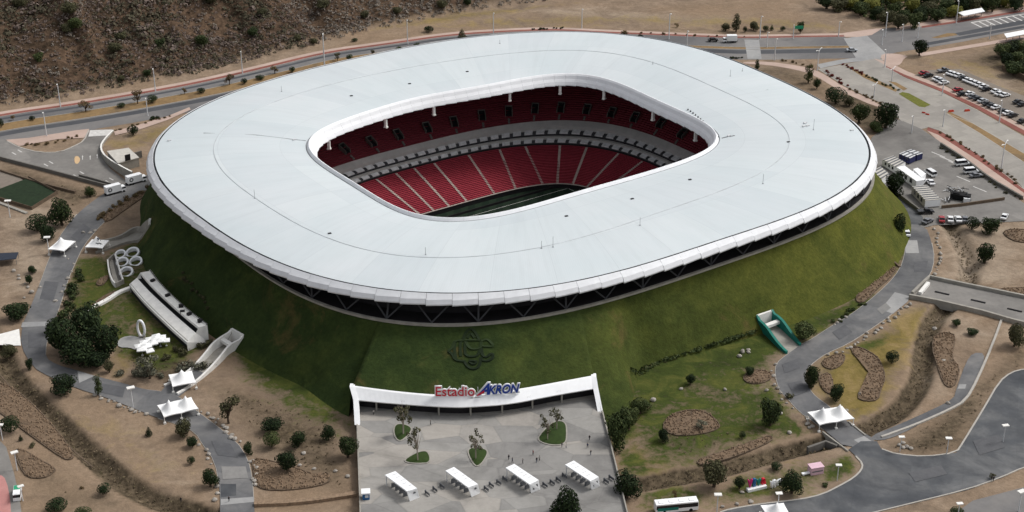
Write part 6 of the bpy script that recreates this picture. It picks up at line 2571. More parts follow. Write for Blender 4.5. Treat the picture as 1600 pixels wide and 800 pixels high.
# ------------------------------------------------------------------ people on the plaza
def person(label, loc, rz, shirt, trousers, stride=.16, lift=0.0):
    r = thing('person', label, 'person', loc, rz)
    J = [(0, 0, .95), (0, .01, 1.2), (0, .02, 1.42), (0, .02, 1.53), (0, .05, 1.66), (0, .04, 1.76),
         (.1, 0, .9), (.11, stride * .6, .5), (.11, stride, .08), (.11, stride + .16, .04),
         (-.1, 0, .9), (-.11, -stride * .2, .5), (-.11, -stride, .1), (-.11, -stride + .15, .04),
         (.19, .01, 1.4), (.24, -.04, 1.12), (.25, .06 + lift * .3, .88 + lift), (.25, .1 + lift * .35, .8 + lift),
         (-.19, .01, 1.4), (-.24, .03, 1.12), (-.25, .12, .9), (-.25, .16, .82)]
    E_ = [(0, 1), (1, 2), (2, 3), (3, 4), (4, 5), (0, 6), (6, 7), (7, 8), (8, 9), (0, 10), (10, 11), (11, 12), (12, 13), (2, 14), (14, 15), (15, 16), (16, 17), (2, 18), (18, 19), (19, 20), (20, 21)]
    RD = [.15, .15, .15, .06, .1, .07, .09, .065, .045, .04, .09, .065, .045, .04, .065, .05, .036, .034, .065, .05, .036, .034]
    me = bpy.data.meshes.new('body')
    me.from_pydata(J, E_, [])
    o = bpy.data.objects.new('body', me)
    C.objects.link(o)
    o.modifiers.new('skin', 'SKIN')
    sv = me.skin_vertices[0].data
    for i, rd in enumerate(RD):
        sv[i].radius = (rd, rd * (.75 if i < 3 else 1))
    sv[0].use_root = True
    sb = o.modifiers.new('sub', 'SUBSURF')
    sb.levels = sb.render_levels = 1
    bpy.context.view_layer.update()
    m2 = bpy.data.meshes.new_from_object(o.evaluated_get(bpy.context.evaluated_depsgraph_get()))
    bpy.data.objects.remove(o)
    m2.name = 'body'
    m2.materials.clear()
    for k in (shirt, trousers, 'skin', 'hair', 'rubber'):
        m2.materials.append(M[k])
    for p in m2.polygons:
        c = p.center
        arm = abs(c.x) > .2 and c.z > .7
        if c.z > 1.7 or (c.z > 1.62 and c.y < .03):
            p.material_index = 3
        elif c.z > 1.5 or (arm and c.z < .92 + lift):
            p.material_index = 2
        elif c.z > .93 or arm:
            p.material_index = 0
        elif c.z > .09:
            p.material_index = 1
        else:
            p.material_index = 4
        p.use_smooth = True
    o = bpy.data.objects.new('body', m2)
    C.objects.link(o)
    o.parent = r
    return r


M['skin'] = plain('skin', (150, 108, 84), .6, .05)
M['hair'] = plain('hair', (30, 24, 22), .7, .1)
M['cloth_dark'] = plain('cloth_dark', (36, 38, 44), .9, .1)
M['cloth_blue'] = plain('cloth_blue', (50, 62, 88), .9, .1)
M['cloth_pale'] = plain('cloth_pale', (170, 168, 162), .9, .1)
M['cloth_red'] = plain('cloth_red', (120, 40, 44), .9, .1)
PPL = [(795, 718.5, 30, 'cloth_dark', 'cloth_dark', 'person in dark clothes standing left of the group above the shelters'),
       (800.5, 723, -60, 'cloth_blue', 'cloth_dark', 'person in blue top half hidden behind a shelter roof'),
       (817, 724.5, 80, 'cloth_dark', 'cloth_dark', 'person in dark clothes alone between the pair and the shelter'),
       (838.5, 722.5, 200, 'cloth_dark', 'cloth_blue', 'person in dark top, left one of the standing pair'),
       (843, 720, 20, 'cloth_pale', 'cloth_dark', 'person in pale top, right one of the standing pair'),
       (833, 711, 120, 'cloth_red', 'cloth_dark', 'person in a red top walking behind the pair'),
       (878, 699, 60, 'cloth_dark', 'cloth_dark', 'person in dark clothes left of two at the big planter'),
       (884.5, 700, -100, 'cloth_pale', 'cloth_blue', 'person in pale top right of two at the big planter'),
       (921, 688, 10, 'cloth_dark', 'cloth_dark', 'person in dark clothes near the right parapet, uppermost'),
       (918, 700, 150, 'cloth_blue', 'cloth_dark', 'person in blue top near the right parapet, middle of three'),
       (923, 711, 40, 'cloth_dark', 'cloth_blue', 'person in dark top near the right parapet, lowest of three'),
       (584, 648, 10, 'cloth_pale', 'cloth_dark', 'person in pale top at the left side of the portal'),
       (673, 664.5, 90, 'cloth_dark', 'cloth_dark', 'person in dark clothes walking beside the left planter'),
       (1552, 752, 20, 'cloth_dark', 'cloth_dark', 'person in dark clothes by the kerb at the lower right'),
       (283, 785, 15, 'cloth_dark', 'cloth_dark', 'person in dark clothes left of the crossing at the bottom'),
       (358, 784, 15, 'cloth_dark', 'cloth_dark', 'person in dark clothes standing on the bottom crossing slab')]
for x, y, a, s1, s2, lab in PPL:
    pl = 555 < x < 960
    person(lab, W(x, y, zp if pl else .1), R(a), s1, s2, .1 + .08 * rng.random())
# ------------------------------------------------------------------ trees and plants
def leaves(mb, lobes, n, size, r_, shell=.55, flat=.0):
    """leaf clump faces spread through the volume of several lobes"""
    wts = [l[1][0] * l[1][1] * l[1][2] for l in lobes]
    tot = sum(wts)
    for (c, rad), w in zip(lobes, wts):
        for _ in range(max(6, int(n * w / tot))):
            while True:
                d = Vector((r_.uniform(-1, 1), r_.uniform(-1, 1), r_.uniform(-1, 1)))
                if .01 < d.length < 1:
                    break
            k = d.length
            k2 = shell + (1 - shell) * k ** .5 if r_.random() < .8 else k
            d = d.normalized()
            p = Vector((c[0] + d.x * rad[0] * k2, c[1] + d.y * rad[1] * k2, c[2] + d.z * rad[2] * k2))
            nn = (d + Vector((r_.uniform(-.8, .8), r_.uniform(-.8, .8), r_.uniform(-.5, .9)))).normalized()
            a = nn.orthogonal().normalized()
            a.rotate(Matrix.Rotation(r_.uniform(0, 6.28), 3, nn))
            b = nn.cross(a)
            s = size * r_.uniform(.6, 1.4)
            t = s * r_.uniform(.5, .9)
            mb.face([mb.vert(p - a * s * .5 - b * t * .2), mb.vert(p + b * -t * .5), mb.vert(p + a * s * .5), mb.vert(p + b * t * .5)])


def tree_mesh(kind, seed):
    """one tree about 1 unit wide: returns trunk and crown meshes, crown centre height"""
    r_ = random.Random(seed)
    tr_, cr = MB(), MB()

    def limbs(n, z0, z1, spread, rad):
        for _ in range(n):
            a = r_.uniform(0, 6.28)
            e = Vector((math.cos(a) * spread * r_.uniform(.5, 1), math.sin(a) * spread * r_.uniform(.5, 1), z1 * r_.uniform(.75, 1.05)))
            s = Vector((0, 0, z0 * r_.uniform(.8, 1.2)))
            tr_.tube([s, s.lerp(e, .5) + Vector((0, 0, .03)), e], [rad, rad * .65, rad * .25], 5)
    if kind == 'ball':
        tr_.tube([(0, 0, 0), (.01, 0, .3), (0, .01, .6)], [.05, .04, .03], 6)
        limbs(4, .35, .75, .22, .025)
        lobes = [((0, 0, .55), (.46, .46, .42))] + [((r_.uniform(-.24, .24), r_.uniform(-.24, .24), .55 + r_.uniform(-.16, .2)), (.26, .26, .24)) for _ in range(5)]
        leaves(cr, lobes, 1700, .065, r_, .75)
    elif kind == 'broad':
        tr_.tube([(0, 0, 0), (.02, .01, .14), (.01, .03, .36)], [.06, .05, .03], 6)
        limbs(7, .14, .62, .3, .03)
        lobes = [((0, 0, .47), (.33, .33, .34))]
        for k in range(13):
            a, q = k * 2.4 + r_.uniform(-.4, .4), r_.uniform(.12, .34)
            s = r_.uniform(.15, .23)
            lobes.append(((math.cos(a) * q, math.sin(a) * q, r_.uniform(.24, .8) - q * .25), (s, s, s * .85)))
        leaves(cr, lobes, 2300, .062, r_, .62)
    elif kind == 'tall':
        tr_.tube([(0, 0, 0), (.01, 0, .5), (0, .01, 1.2)], [.06, .045, .02], 6)
        limbs(6, .5, 1.2, .25, .025)
        lobes = [((r_.uniform(-.16, .16), r_.uniform(-.16, .16), .35 + k * .12), (.3 - k * .015, .3 - k * .015, .2)) for k in range(9)]
        leaves(cr, lobes, 1700, .068, r_, .6)
    elif kind == 'dry':
        tr_.tube([(0, 0, 0), (.02, 0, .25), (0, .02, .55)], [.045, .035, .02], 6)
        limbs(10, .25, .85, .36, .022)
        lobes = []
        for k in range(9):
            a, q = r_.uniform(0, 6.28), r_.uniform(.1, .36)
            lobes.append(((math.cos(a) * q, math.sin(a) * q, r_.uniform(.4, .95) - q * .4), (.16, .16, .13)))
        leaves(cr, lobes, 900, .062, r_, .35)
    elif kind == 'sparse':
        tr_.tube([(0, 0, 0), (.02, .0, .5), (-.02, .02, 1.0)], [.035, .028, .015], 6)
        limbs(14, .5, 1.3, .38, .014)
        lobes = []
        for k in range(12):
            a, q = r_.uniform(0, 6.28), r_.uniform(.1, .42)
            lobes.append(((math.cos(a) * q, math.sin(a) * q, r_.uniform(.55, 1.35)), (.11, .11, .1)))
        leaves(cr, lobes, 430, .075, r_, .3)
    elif kind == 'conic':
        tr_.tube([(0, 0, 0), (0, 0, 1.3)], [.05, .015], 6)
        limbs(5, .3, .6, .3, .02)
        lobes = [((r_.uniform(-.04, .04), r_.uniform(-.04, .04), .25 + k * .13), (.42 - k * .042, .42 - k * .042, .14)) for k in range(9)]
        leaves(cr, lobes, 1300, .07, r_, .7)
    elif kind == 'shrub':
        for _ in range(5):
            a = r_.uniform(0, 6.28)
            tr_.tube([(0, 0, 0), (math.cos(a) * .3, math.sin(a) * .3, .4)], [.03, .012], 4)
        lobes = []
        for k in range(6):
            a, q = r_.uniform(0, 6.28), r_.uniform(.0, .3)
            s = r_.uniform(.16, .26)
            lobes.append(((math.cos(a) * q, math.sin(a) * q, s * r_.uniform(.8, 1.3)), (s, s, s)))
        leaves(cr, lobes, 260, .12, r_, .6)
    return tr_, cr


ZC = {'ball': .54, 'broad': .47, 'tall': .75, 'dry': .55, 'sparse': .85, 'conic': .65, 'shrub': .25}
HT = {'ball': .98, 'broad': .93, 'tall': 1.45, 'dry': 1.05, 'sparse': 1.45, 'conic': 1.5, 'shrub': .5}
TREES = {}


def leaf_area_mesh(mbx, name, mat):
    return mbx.mesh(name, mat)


def tree_root(kind, leaf, var):
    key = (kind, leaf, var)
    if key not in TREES:
        tk = (kind, var)
        tr_, cr = tree_mesh(kind, hash(kind) % 1 + sum(map(ord, kind)) * 10 + var)
        t = thing('shrub' if kind == 'shrub' else 'tree', '', 'shrub' if kind == 'shrub' else 'tree')
        tr_.build('stem' if kind == 'shrub' else 'trunk', M['bark_pale' if kind in ('sparse',) else 'bark'], t)
        cr.build('foliage' if kind == 'shrub' else 'crown', M['leaf_' + leaf], t)
        TREES[key] = Proto(t)
    return TREES[key]


tcount = [0]


def gz_at(x, y):
    i = int(np.clip(np.searchsorted(gx, x), 1, nx - 1))
    j = int(np.clip(np.searchsorted(gy, y), 1, ny - 1))
    fx, fy = (x - gx[i - 1]) / (gx[i] - gx[i - 1]), (y - gy[j - 1]) / (gy[j] - gy[j - 1])
    Z = gz.reshape(ny, nx)
    return float((Z[j - 1, i - 1] * (1 - fx) + Z[j - 1, i] * fx) * (1 - fy) + (Z[j, i - 1] * (1 - fx) + Z[j, i] * fx) * fy)


def tree(kind, leaf, cx, cy, w, h, label, group=None, ground=None, base=False):
    """tree whose visible blob is centred at (cx, cy), w x h pixels"""
    s0 = ppm(cy)
    wid = w / s0
    dep = PITCH + math.atan((cy - 400) / FPX)
    hgt = max(.5 * wid, (h / s0 - .55 * wid * math.sin(dep)) / math.cos(dep) * 1.12)
    sz = hgt / HT[kind] if kind not in ('shrub',) else wid
    sz = min(max(sz, .55 * wid), 1.9 * wid)
    zc = ZC[kind] * sz + (ground or 0)
    p = W(cx, cy, zc)
    p.z = ground if ground is not None else gz_at(p.x, p.y)
    v = tcount[0] % 3
    tcount[0] += 1
    r = tree_root(kind, leaf, v).place(p - Vector((0, 0, .05)), rng.uniform(0, 6.28), label, (wid * rng.uniform(.95, 1.2), wid * rng.uniform(.95, 1.2), sz), group)
    return r


G1 = 'round clipped trees along the avenue'
AVT = [('dry', 'dry', 20, 183, 10, 10, 'small bare tree in the avenue median, nearest the left edge'), ('ball', 'dark', 50, 184, 9, 8, 'tiny dark ball tree in the avenue median near the left edge'),
       ('ball', 'dark', 1, 191, 10, 14, 'dark ball tree cut by the left edge below the median'), ('dry', 'dry', 133, 165, 22, 20, 'brown dry tree in the median, left of the first ball trees'),
       ('ball', 'dark', 189, 164, 14, 9, 'flat dark ball tree in the median beside a dry tree'), ('dry', 'dry', 214, 150, 22, 24, 'tall brown dry tree in the median by the second lamp'),
       ('ball', 'dark', 237, 154, 17, 14, 'largest dark ball tree of the median, behind the near lamp'), ('dry', 'dry', 288, 141, 11, 12, 'small thin dry tree in the median right of the large ball tree'),
       ('ball', 'dark', 314, 141, 13, 10, 'dark ball tree in the median close to the left roof edge'), ('dry', 'dry', 358, 122, 18, 20, 'brown dry tree at the median where the roof hides the near lane'),
       ('ball', 'dark', 381, 126, 11, 10, 'dark ball tree just left of the third far lamp'), ('ball', 'dark', 406, 120, 14, 9, 'flat dark ball tree right of the third far lamp'),
       ('dry', 'dry', 429, 108, 14, 15, 'dry tree behind the left back roof edge'), ('ball', 'dark', 456, 108, 10, 10, 'dark ball tree behind the left back roof edge, beside a dry tree'),
       ('dry', 'olive', 527, 88, 13, 14, 'olive dry tree just right of the tall roof-edge lamp'), ('ball', 'dark', 546, 89, 11, 10, 'dark ball tree right of the tall roof-edge lamp'),
       ('dry', 'olive', 582, 81, 10, 10, 'small olive tree behind the back of the roof'), ('shrub', 'mid', 623, 76, 14, 5, 'low green shrub at the roof edge behind the back left'),
       ('shrub', 'mid', 650, 70, 14, 5, 'low green shrub at the roof edge near the fourth lamp'), ('ball', 'dark', 554, 62, 10, 6, 'small dark ball tree on the brush side of the avenue'),
       ('ball', 'dark', 670, 45, 15, 11, 'dark ball tree at the edge of the dry field'), ('conic', 'olive', 722, 53, 17, 19, 'olive cone-shaped tree at the dry field entrance'),
       ('ball', 'dark', 207, 203, 19, 17, 'lone dark round tree on the dry grass above the flat white roof')]
for k, lf, x, y, w, h, lab in AVT:
    tree(k, lf, x, y, w, h, lab)
BACK = [('shrub', 'dry', 975, 51, 16, 8, 'brown low bush behind the highest part of the roof'), ('shrub', 'dark', 1001, 56, 11, 5, 'dark low bush on the median behind the roof'),
        ('dry', 'dry', 1058, 39, 10, 8, 'small brown tree right of the tall lamp on the dry field'), ('broad', 'olive', 1134, 41, 15, 15, 'olive tree left of the biggest roadside tree'),
        ('tall', 'olive', 1151, 35, 21, 28, 'biggest brown-green tree beside the avenue behind the stadium'), ('ball', 'dark', 1164, 45, 8, 10, 'small dark tree right under the biggest roadside tree'),
        ('broad', 'olive', 1178, 39, 18, 17, 'olive tree right of the biggest roadside tree'), ('ball', 'dark', 1197, 44, 11, 10, 'dark ball tree just right of the tall lamp'),
        ('conic', 'mid', 1206, 43, 7, 10, 'tiny cone tree on the dry verge'), ('ball', 'dark', 1223, 44, 8, 8, 'tiny dark ball tree on the dry verge'),
        ('broad', 'mid', 1251, 42, 13, 20, 'green tree behind the green road sign'), ('tall', 'dark', 1183, 101, 12, 17, 'dark narrow tree at the roof edge near the crossing slab'),
        ('tall', 'mid', 1264, 115, 17, 28, 'tall dark tree at the roof edge left of the junction lamp'), ('broad', 'mid', 1277, 130, 15, 18, 'round green tree just below the tall roof-edge tree'),
        ('ball', 'dark', 1307, 148, 31, 28, 'large round dark tree beside the right back roof edge'), ('broad', 'olive', 1328, 157, 18, 18, 'olive bush between the large round tree and the dark grove'),
        ('broad', 'mid', 1344, 176, 30, 34, 'dark bushy tree in the grove by the right roof edge'), ('broad', 'dark', 1386, 178, 38, 46, 'biggest dark tree of the grove by the right roof edge'),
        ('broad', 'mid', 1368, 196, 26, 22, 'low dark tree at the foot of the grove'), ('broad', 'dark', 1438, 73, 24, 28, 'lone dark tree at the pink corner of the junction'),
        ('broad', 'dark', 1399, 285, 36, 40, 'dark tree in front of the ribbed container in the yard'), ('broad', 'mid', 1405, 350, 28, 46, 'dark tree overhanging the white wall by the ring road'),
        ('ball', 'dark', 1520, 348, 22, 22, 'smaller dark tree of the pair below the yard street'), ('broad', 'dark', 1548, 351, 32, 30, 'larger dark tree of the pair below the yard street'),
        ('broad', 'dark', 1541, 393, 32, 40, 'round dark tree alone on the pale earth on the right'), ('broad', 'dark', 1495, 504, 17, 14, 'small dark sapling on the pale earth below the ramp bridge, left'),
        ('broad', 'dark', 1520, 518, 21, 14, 'wide dark sapling on the pale earth below the ramp bridge'), ('broad', 'olive', 1588, 520, 30, 44, 'olive tree at the right edge below the ramp bridge'),
        ('ball', 'dark', 1395, 557, 21, 23, 'small dark round tree alone on the yellow grass island'), ('broad', 'mid', 1270, 586, 24, 42, 'green tree on the inner bend of the ring road, upper'),
        ('broad', 'dark', 1308, 611, 28, 34, 'dark tree on the yellow island just above the double tent'), ('broad', 'mid', 1257, 516, 38, 34, 'wide dark green bush beside the teal ramp')]
for k, lf, x, y, w, h, lab in BACK:
    tree(k, lf, x, y, w, h, lab)
LEFT = [('broad', 'mid', 140, 299, 18, 18, 'small tree beside the lower white truck'), ('broad', 'mid', 94, 328, 42, 50, 'tall bushy tree below the netted plot, largest of three'), ('ball', 'dark', 57, 347, 34, 30, 'round dark tree left of the tall bushy tree'),
        ('broad', 'dark', 73, 363, 26, 30, 'dark tree just above the single tent'), ('broad', 'dark', 49, 420, 16, 16, 'small dark tree on the bare earth, upper of a pair'), ('broad', 'dark', 45, 436, 14, 16, 'small dark tree on the bare earth, lower of a pair'),
        ('broad', 'dark', 26, 485, 44, 34, 'wide dark tree at the left edge beside the ring road'), ('broad', 'dark', 95, 520, 66, 72, 'left tree of the big dark thicket inside the road bend'), ('broad', 'dark', 135, 503, 66, 66, 'upper tree of the big dark thicket inside the road bend'),
        ('broad', 'dark', 163, 530, 56, 64, 'right tree of the big dark thicket inside the road bend'), ('broad', 'dark', 125, 545, 70, 62, 'middle lower tree of the big dark thicket'), ('broad', 'dark', 150, 560, 40, 34, 'lowest small tree of the big dark thicket'),
        ('ball', 'dark', 82, 508, 22, 26, 'small tree at the road side of the big dark thicket'), ('broad', 'dark', 98, 597, 46, 40, 'dark spreading tree outside the ring road bend, lower left'), ('tall', 'mid', 152, 601, 17, 32, 'slim green tree beside the road right of the spreading tree'),
        ('broad', 'dark', 45, 568, 15, 20, 'small dark tree above the bent path at the lower left'), ('broad', 'olive', 13, 541, 26, 26, 'olive tree at the left edge above the ditch'), ('ball', 'dark', 15, 662, 30, 30, 'dark round tree at the left edge beside the long bed'),
        ('conic', 'dark', 32, 684, 8, 12, 'tiny dark cone tree between the two brown beds'), ('conic', 'dark', 232, 674, 14, 18, 'small dark cone tree alone on the orange earth'), ('ball', 'dark', 162, 763, 20, 20, 'small round tree beside the ditch at the lower left'),
        ('ball', 'dark', 88, 789, 34, 26, 'dark round tree at the bottom edge, lower left'), ('ball', 'mid', 130, 799, 26, 16, 'green treetop at the bottom edge beside the round tree'), ('shrub', 'dry', 128, 761, 9, 9, 'tiny brown bush on the earth by the ditch'),
        ('shrub', 'olive', 50, 695, 14, 12, 'olive bush above the small brown bed'), ('dry', 'grey', 232, 572, 42, 44, 'leafy grey scrub tree below the shade terrace'), ('broad', 'olive', 170, 572, 18, 22, 'olive bush at the foot of the dark thicket'),
        ('dry', 'olive', 355, 638, 46, 52, 'large brownish scrub tree right of the lower left road'), ('broad', 'olive', 286, 666, 28, 36, 'olive tree just below the lower double tent'), ('broad', 'dark', 300, 690, 20, 20, 'dark tree beside the road below the olive tree'),
        ('ball', 'dark', 298, 718, 14, 15, 'small round dark tree left of the road'), ('broad', 'dark', 327, 744, 26, 36, 'dark tree on the left kerb near the bottom crossing'), ('broad', 'dark', 426, 663, 35, 28, 'wide dark tree in the brown garden, upper of a touching pair'),
        ('ball', 'mid', 424, 685, 26, 28, 'round green tree in the brown garden, lower of a touching pair'), ('broad', 'dark', 466, 684, 27, 32, 'dark tree in the middle of the brown garden'), ('broad', 'dark', 447, 720, 32, 38, 'pointed dark tree standing in the stone bed'),
        ('broad', 'dark', 387, 700, 18, 22, 'small dark tree on the right kerb of the lower left road'), ('broad', 'dark', 513, 674, 24, 30, 'dark tree left of the portal side frame'), ('broad', 'mid', 543, 697, 32, 40, 'green tree close to the left edge of the plaza')]
for k, lf, x, y, w, h, lab in LEFT:
    tree(k, lf, x, y, w, h, lab)
RIGHT = [('broad', 'mid', 965, 668, 42, 66, 'big green tree beside the right parapet of the plaza'), ('broad', 'mid', 1000, 632, 34, 34, 'green tree behind the big tree right of the plaza'), ('broad', 'mid', 983, 652, 36, 40, 'green tree between the two others right of the plaza'),
         ('broad', 'dark', 980, 757, 46, 50, 'dark round tree overlapping the lower right edge of the plaza'), ('broad', 'dark', 887, 786, 48, 66, 'dark tree rising from the bottom edge in front of the plaza'), ('broad', 'dark', 1079, 592, 18, 20, 'small dark tree in the green strip under the right berm'),
         ('broad', 'dark', 1172, 579, 18, 17, 'small dark tree in the stony bed near the teal ramp'), ('broad', 'dark', 1036, 678, 21, 26, 'dark young tree at the left end of the brown oval bed'), ('ball', 'dark', 1160, 679, 12, 13, 'tiny dark ball tree above the narrow stone bed'),
         ('broad', 'mid', 1205, 643, 42, 50, 'large green tree left of the right ring road'), ('dry', 'grey', 1095, 664, 26, 20, 'grey bare bush in the brown oval bed'), ('broad', 'olive', 1117, 739, 42, 50, 'large dark olive tree standing in front of the lower ditch'),
         ('ball', 'dark', 1214, 728, 20, 16, 'round dark tree on the ditch bank above the white letters'), ('broad', 'dark', 1239, 752, 38, 44, 'large dark tree right of the white letters'), ('broad', 'dark', 1156, 754, 18, 22, 'dark tree left of the colourful letters'),
         ('dry', 'dry', 1055, 772, 10, 22, 'thin brown tree above the white bus'), ('dry', 'olive', 1550, 744, 12, 12, 'tiny dead tree by the kerb on the lower right'), ('ball', 'dark', 1496, 798, 20, 8, 'dark treetop at the bottom edge beneath the lamp'),
         ('broad', 'olive', 1265, 590, 22, 30, 'olive tree on the inner bend of the ring road, lower'), ('shrub', 'olive', 1232, 618, 18, 18, 'olive shrub on the left kerb of the ring road bend'), ('shrub', 'mid', 1289, 757, 14, 12, 'green shrub on the round corner by the lamp')]
for k, lf, x, y, w, h, lab in RIGHT:
    tree(k, lf, x, y, w, h, lab)
for x, y, w, h, lab in ((629, 648, 36, 54, 'thin sparse tree in the teardrop planter by the portal'), (652, 690, 33, 52, 'thin sparse tree in the triangular planter'), (743, 692, 28, 44, 'thin nearly bare tree in the small pointed planter'),
                        (856, 664, 26, 40, 'left thin tree in the largest planter'), (870, 650, 26, 38, 'right thin tree in the largest planter')):
    tree('sparse', 'olive', x, y, w, h, lab, ground=zp + .4)
# wood beyond the avenue, top right
gw = 'trees of the wood beyond the avenue'
WOOD_UP = [(x, y) for x, y in ((1292, 2), (1310, 6), (1330, 3), (1345, 12), (1362, 6), (1372, 18), (1385, 26), (1398, 14), (1412, 24), (1425, 8), (1438, 20), (1452, 10), (1466, 22), (1478, 8), (1492, 16), (1506, 4), (1520, 6), (1536, 2), (1552, 4), (1570, 0), (1588, 2), (1405, 32), (1430, 30), (1350, -4), (1400, -2), (1450, -6), (1500, -8))]
for i, (x, y) in enumerate(WOOD_UP):
    tree('broad', ['dark', 'mid', 'olive', 'yellow', 'mid'][(i * 7) % 5] if i != 2 else 'yellow', x, y, 24 + 10 * rng.random(), 22 + 8 * rng.random(), 'bushy tree in the wood on the far side of the avenue at the top right', gw)
for i, (x, y) in enumerate(((1566, 78), (1580, 74), (1594, 72), (1574, 92), (1590, 90), (1600, 104), (1585, 106), (1606, 84))):
    tree('broad', 'dark' if i % 2 else 'mid', x, y, 26 + 8 * rng.random(), 26, 'bushy tree in the thicket behind the dirt car park at the right edge', 'trees of the thicket behind the car park')
# darker trees on the brush hill
HT_ = [(110, 20, 34), (118, 42, 30), (104, 48, 26), (330, 5, 36), (315, 68, 30), (505, 10, 28), (690, 10, 26), (60, 92, 24), (180, 80, 30), (190, 62, 26), (395, 55, 26), (410, 22, 24), (30, 12, 30), (250, 70, 24), (570, 25, 22), (620, 20, 22), (730, 5, 20), (465, 60, 20), (490, 68, 18), (230, 118, 20), (190, 125, 18)]
for i, (x, y, w) in enumerate(HT_):
    z = 0.0
    for zz in np.arange(0, 110, .5):
        p = W(x, y, float(zz))
        if gz_at(p.x, p.y) <= zz:
            z = float(zz)
            break
    p = W(x, y, z)
    wid = w / ppm(y) * .85
    tree_root('broad', ['olive', 'mid', 'olive'][i % 3], i % 3).place((p.x, p.y, gz_at(p.x, p.y) - .3), rng.uniform(0, 6), 'darker bushy tree standing out of the dry brush on the hill', (wid, wid, wid * .75), 'darker trees on the brush hill')

# rows of low shrubs on verges
def shrub_at(x, y):
    return (x, y, max(0.0, float(berm_z(np.array([x]), np.array([y]))[0])))


def shrub_row(px, n, leaf, label, group, w=(5, 9), jit=1.2):
    q = samp([onberm(*a_) for a_ in px] if 'berm' in group else pxline(px), n)
    for p in q:
        s = rng.uniform(*w) / 3.6
        tree_root('shrub', leaf, rng.randrange(3)).place(shrub_at(p.x + rng.uniform(-jit, jit), p.y + rng.uniform(-jit, jit)), rng.uniform(0, 6), label, (s, s, s * rng.uniform(.8, 1.2)), group)


shrub_row([(1290, 113), (1322, 134)], 12, 'red', 'small red shrub in the verge where the boulevard meets the roof edge', 'red shrubs at the upper end of the boulevard')
shrub_row([(1318, 102), (1352, 119)], 12, 'red', 'small red shrub in the boulevard median bed', 'red shrubs in the boulevard median')
shrub_row([(1354, 120), (1402, 142)], 12, 'mid', 'small green shrub in the boulevard median bed', 'green shrubs in the boulevard median')
shrub_row([(1330, 140), (1380, 163)], 12, 'dry', 'small brown shrub along the near kerb of the boulevard', 'brown shrubs along the near boulevard kerb')
shrub_row([(1470, 208), (1500, 224), (1540, 250), (1588, 286)], 20, 'dry', 'low brown shrub between boulevard and red path', 'brown shrubs beside the lower boulevard')
shrub_row([(1468, 232), (1510, 258), (1550, 290), (1592, 312)], 16, 'olive', 'low olive shrub along the stone wall of the yard', 'olive shrubs along the yard wall')
shrub_row([(1140, 92), (1160, 92)], 7, 'dark', 'low dark shrub left of the crossing slab', 'dark shrubs by the crossing slab')
shrub_row([(1220, 95), (1250, 101), (1272, 108)], 8, 'dry', 'low brown shrub on the near pavement right of the crossing', 'brown shrubs on the near pavement')
shrub_row([(1000, 51), (1060, 55), (1160, 58)], 10, 'dry', 'low brown shrub on the far verge of the avenue', 'brown shrubs on the far verge')
shrub_row([(834, 46), (880, 45)], 9, 'dark', 'low dark shrub right behind the top of the roof', 'dark shrubs behind the roof')
shrub_row([(184, 205), (210, 196), (232, 190), (262, 182)], 12, 'dry', 'small brown shrub along the pink forecourt pavement', 'brown shrubs on the forecourt pavement', (5, 8))
shrub_row([(236, 187), (247, 185)], 5, 'dark', 'low clipped hedge bush beside the lone lamp', 'hedge bushes by the lamp', (8, 9), .4)
shrub_row([(40, 228), (60, 226), (80, 224), (120, 214)], 12, 'dry', 'low dry shrub on the forecourt island', 'dry shrubs on the forecourt island')
hq = resample(chaikin([onberm(*a_) for a_ in [(985, 578), (1020, 567), (1060, 556), (1110, 540), (1180, 517)]], False, 2), 1.0)
mb = MB()
leaves(mb, [((p.x - hq[0].x, p.y - hq[0].y, float(berm_z(np.array([p.x]), np.array([p.y]))[0]) - hq[0].z + .1), (1.2 + .8 * rng.random(), 1.3, .2 + .35 * rng.random())) for p in hq if rng.random() < .7], 1700, .7, rng, .5)
tag(mb.build('hedge', M['leaf_mid'], loc=hq[0]), 'straggling low dark green hedge line along the foot of the right berm', 'hedge')
shrub_row([(150, 345), (190, 318), (228, 298)], 16, 'dry', 'brown shrub on the bank between ring road and berm', 'brown shrubs on the left bank', (8, 14))
shrub_row([(122, 430), (110, 470), (98, 505)], 14, 'mid', 'dark green shrub on the inner verge of the left ring road', 'green shrubs inside the left ring road', (12, 20), 2)
shrub_row([(205, 580), (245, 585), (300, 570), (320, 570)], 12, 'grey', 'grey scrub plant below the shade terrace', 'grey scrub below the terrace', (12, 20), 3)
shrub_row([(260, 560), (300, 548), (330, 540)], 8, 'olive', 'olive shrub at the foot of the concession building', 'olive shrubs by the concession building', (10, 16), 2)
shrub_row([(1350, 475), (1330, 488), (1300, 505)], 8, 'mid', 'green shrub on the upper kerb of the right ring road', 'green shrubs by the right ring road', (6, 10))
shrub_row([(288, 455), (306, 478), (326, 500)], 10, 'olive', 'olive shrub on the berm behind the concession building', 'olive shrubs behind the concession building', (6, 9), .6)

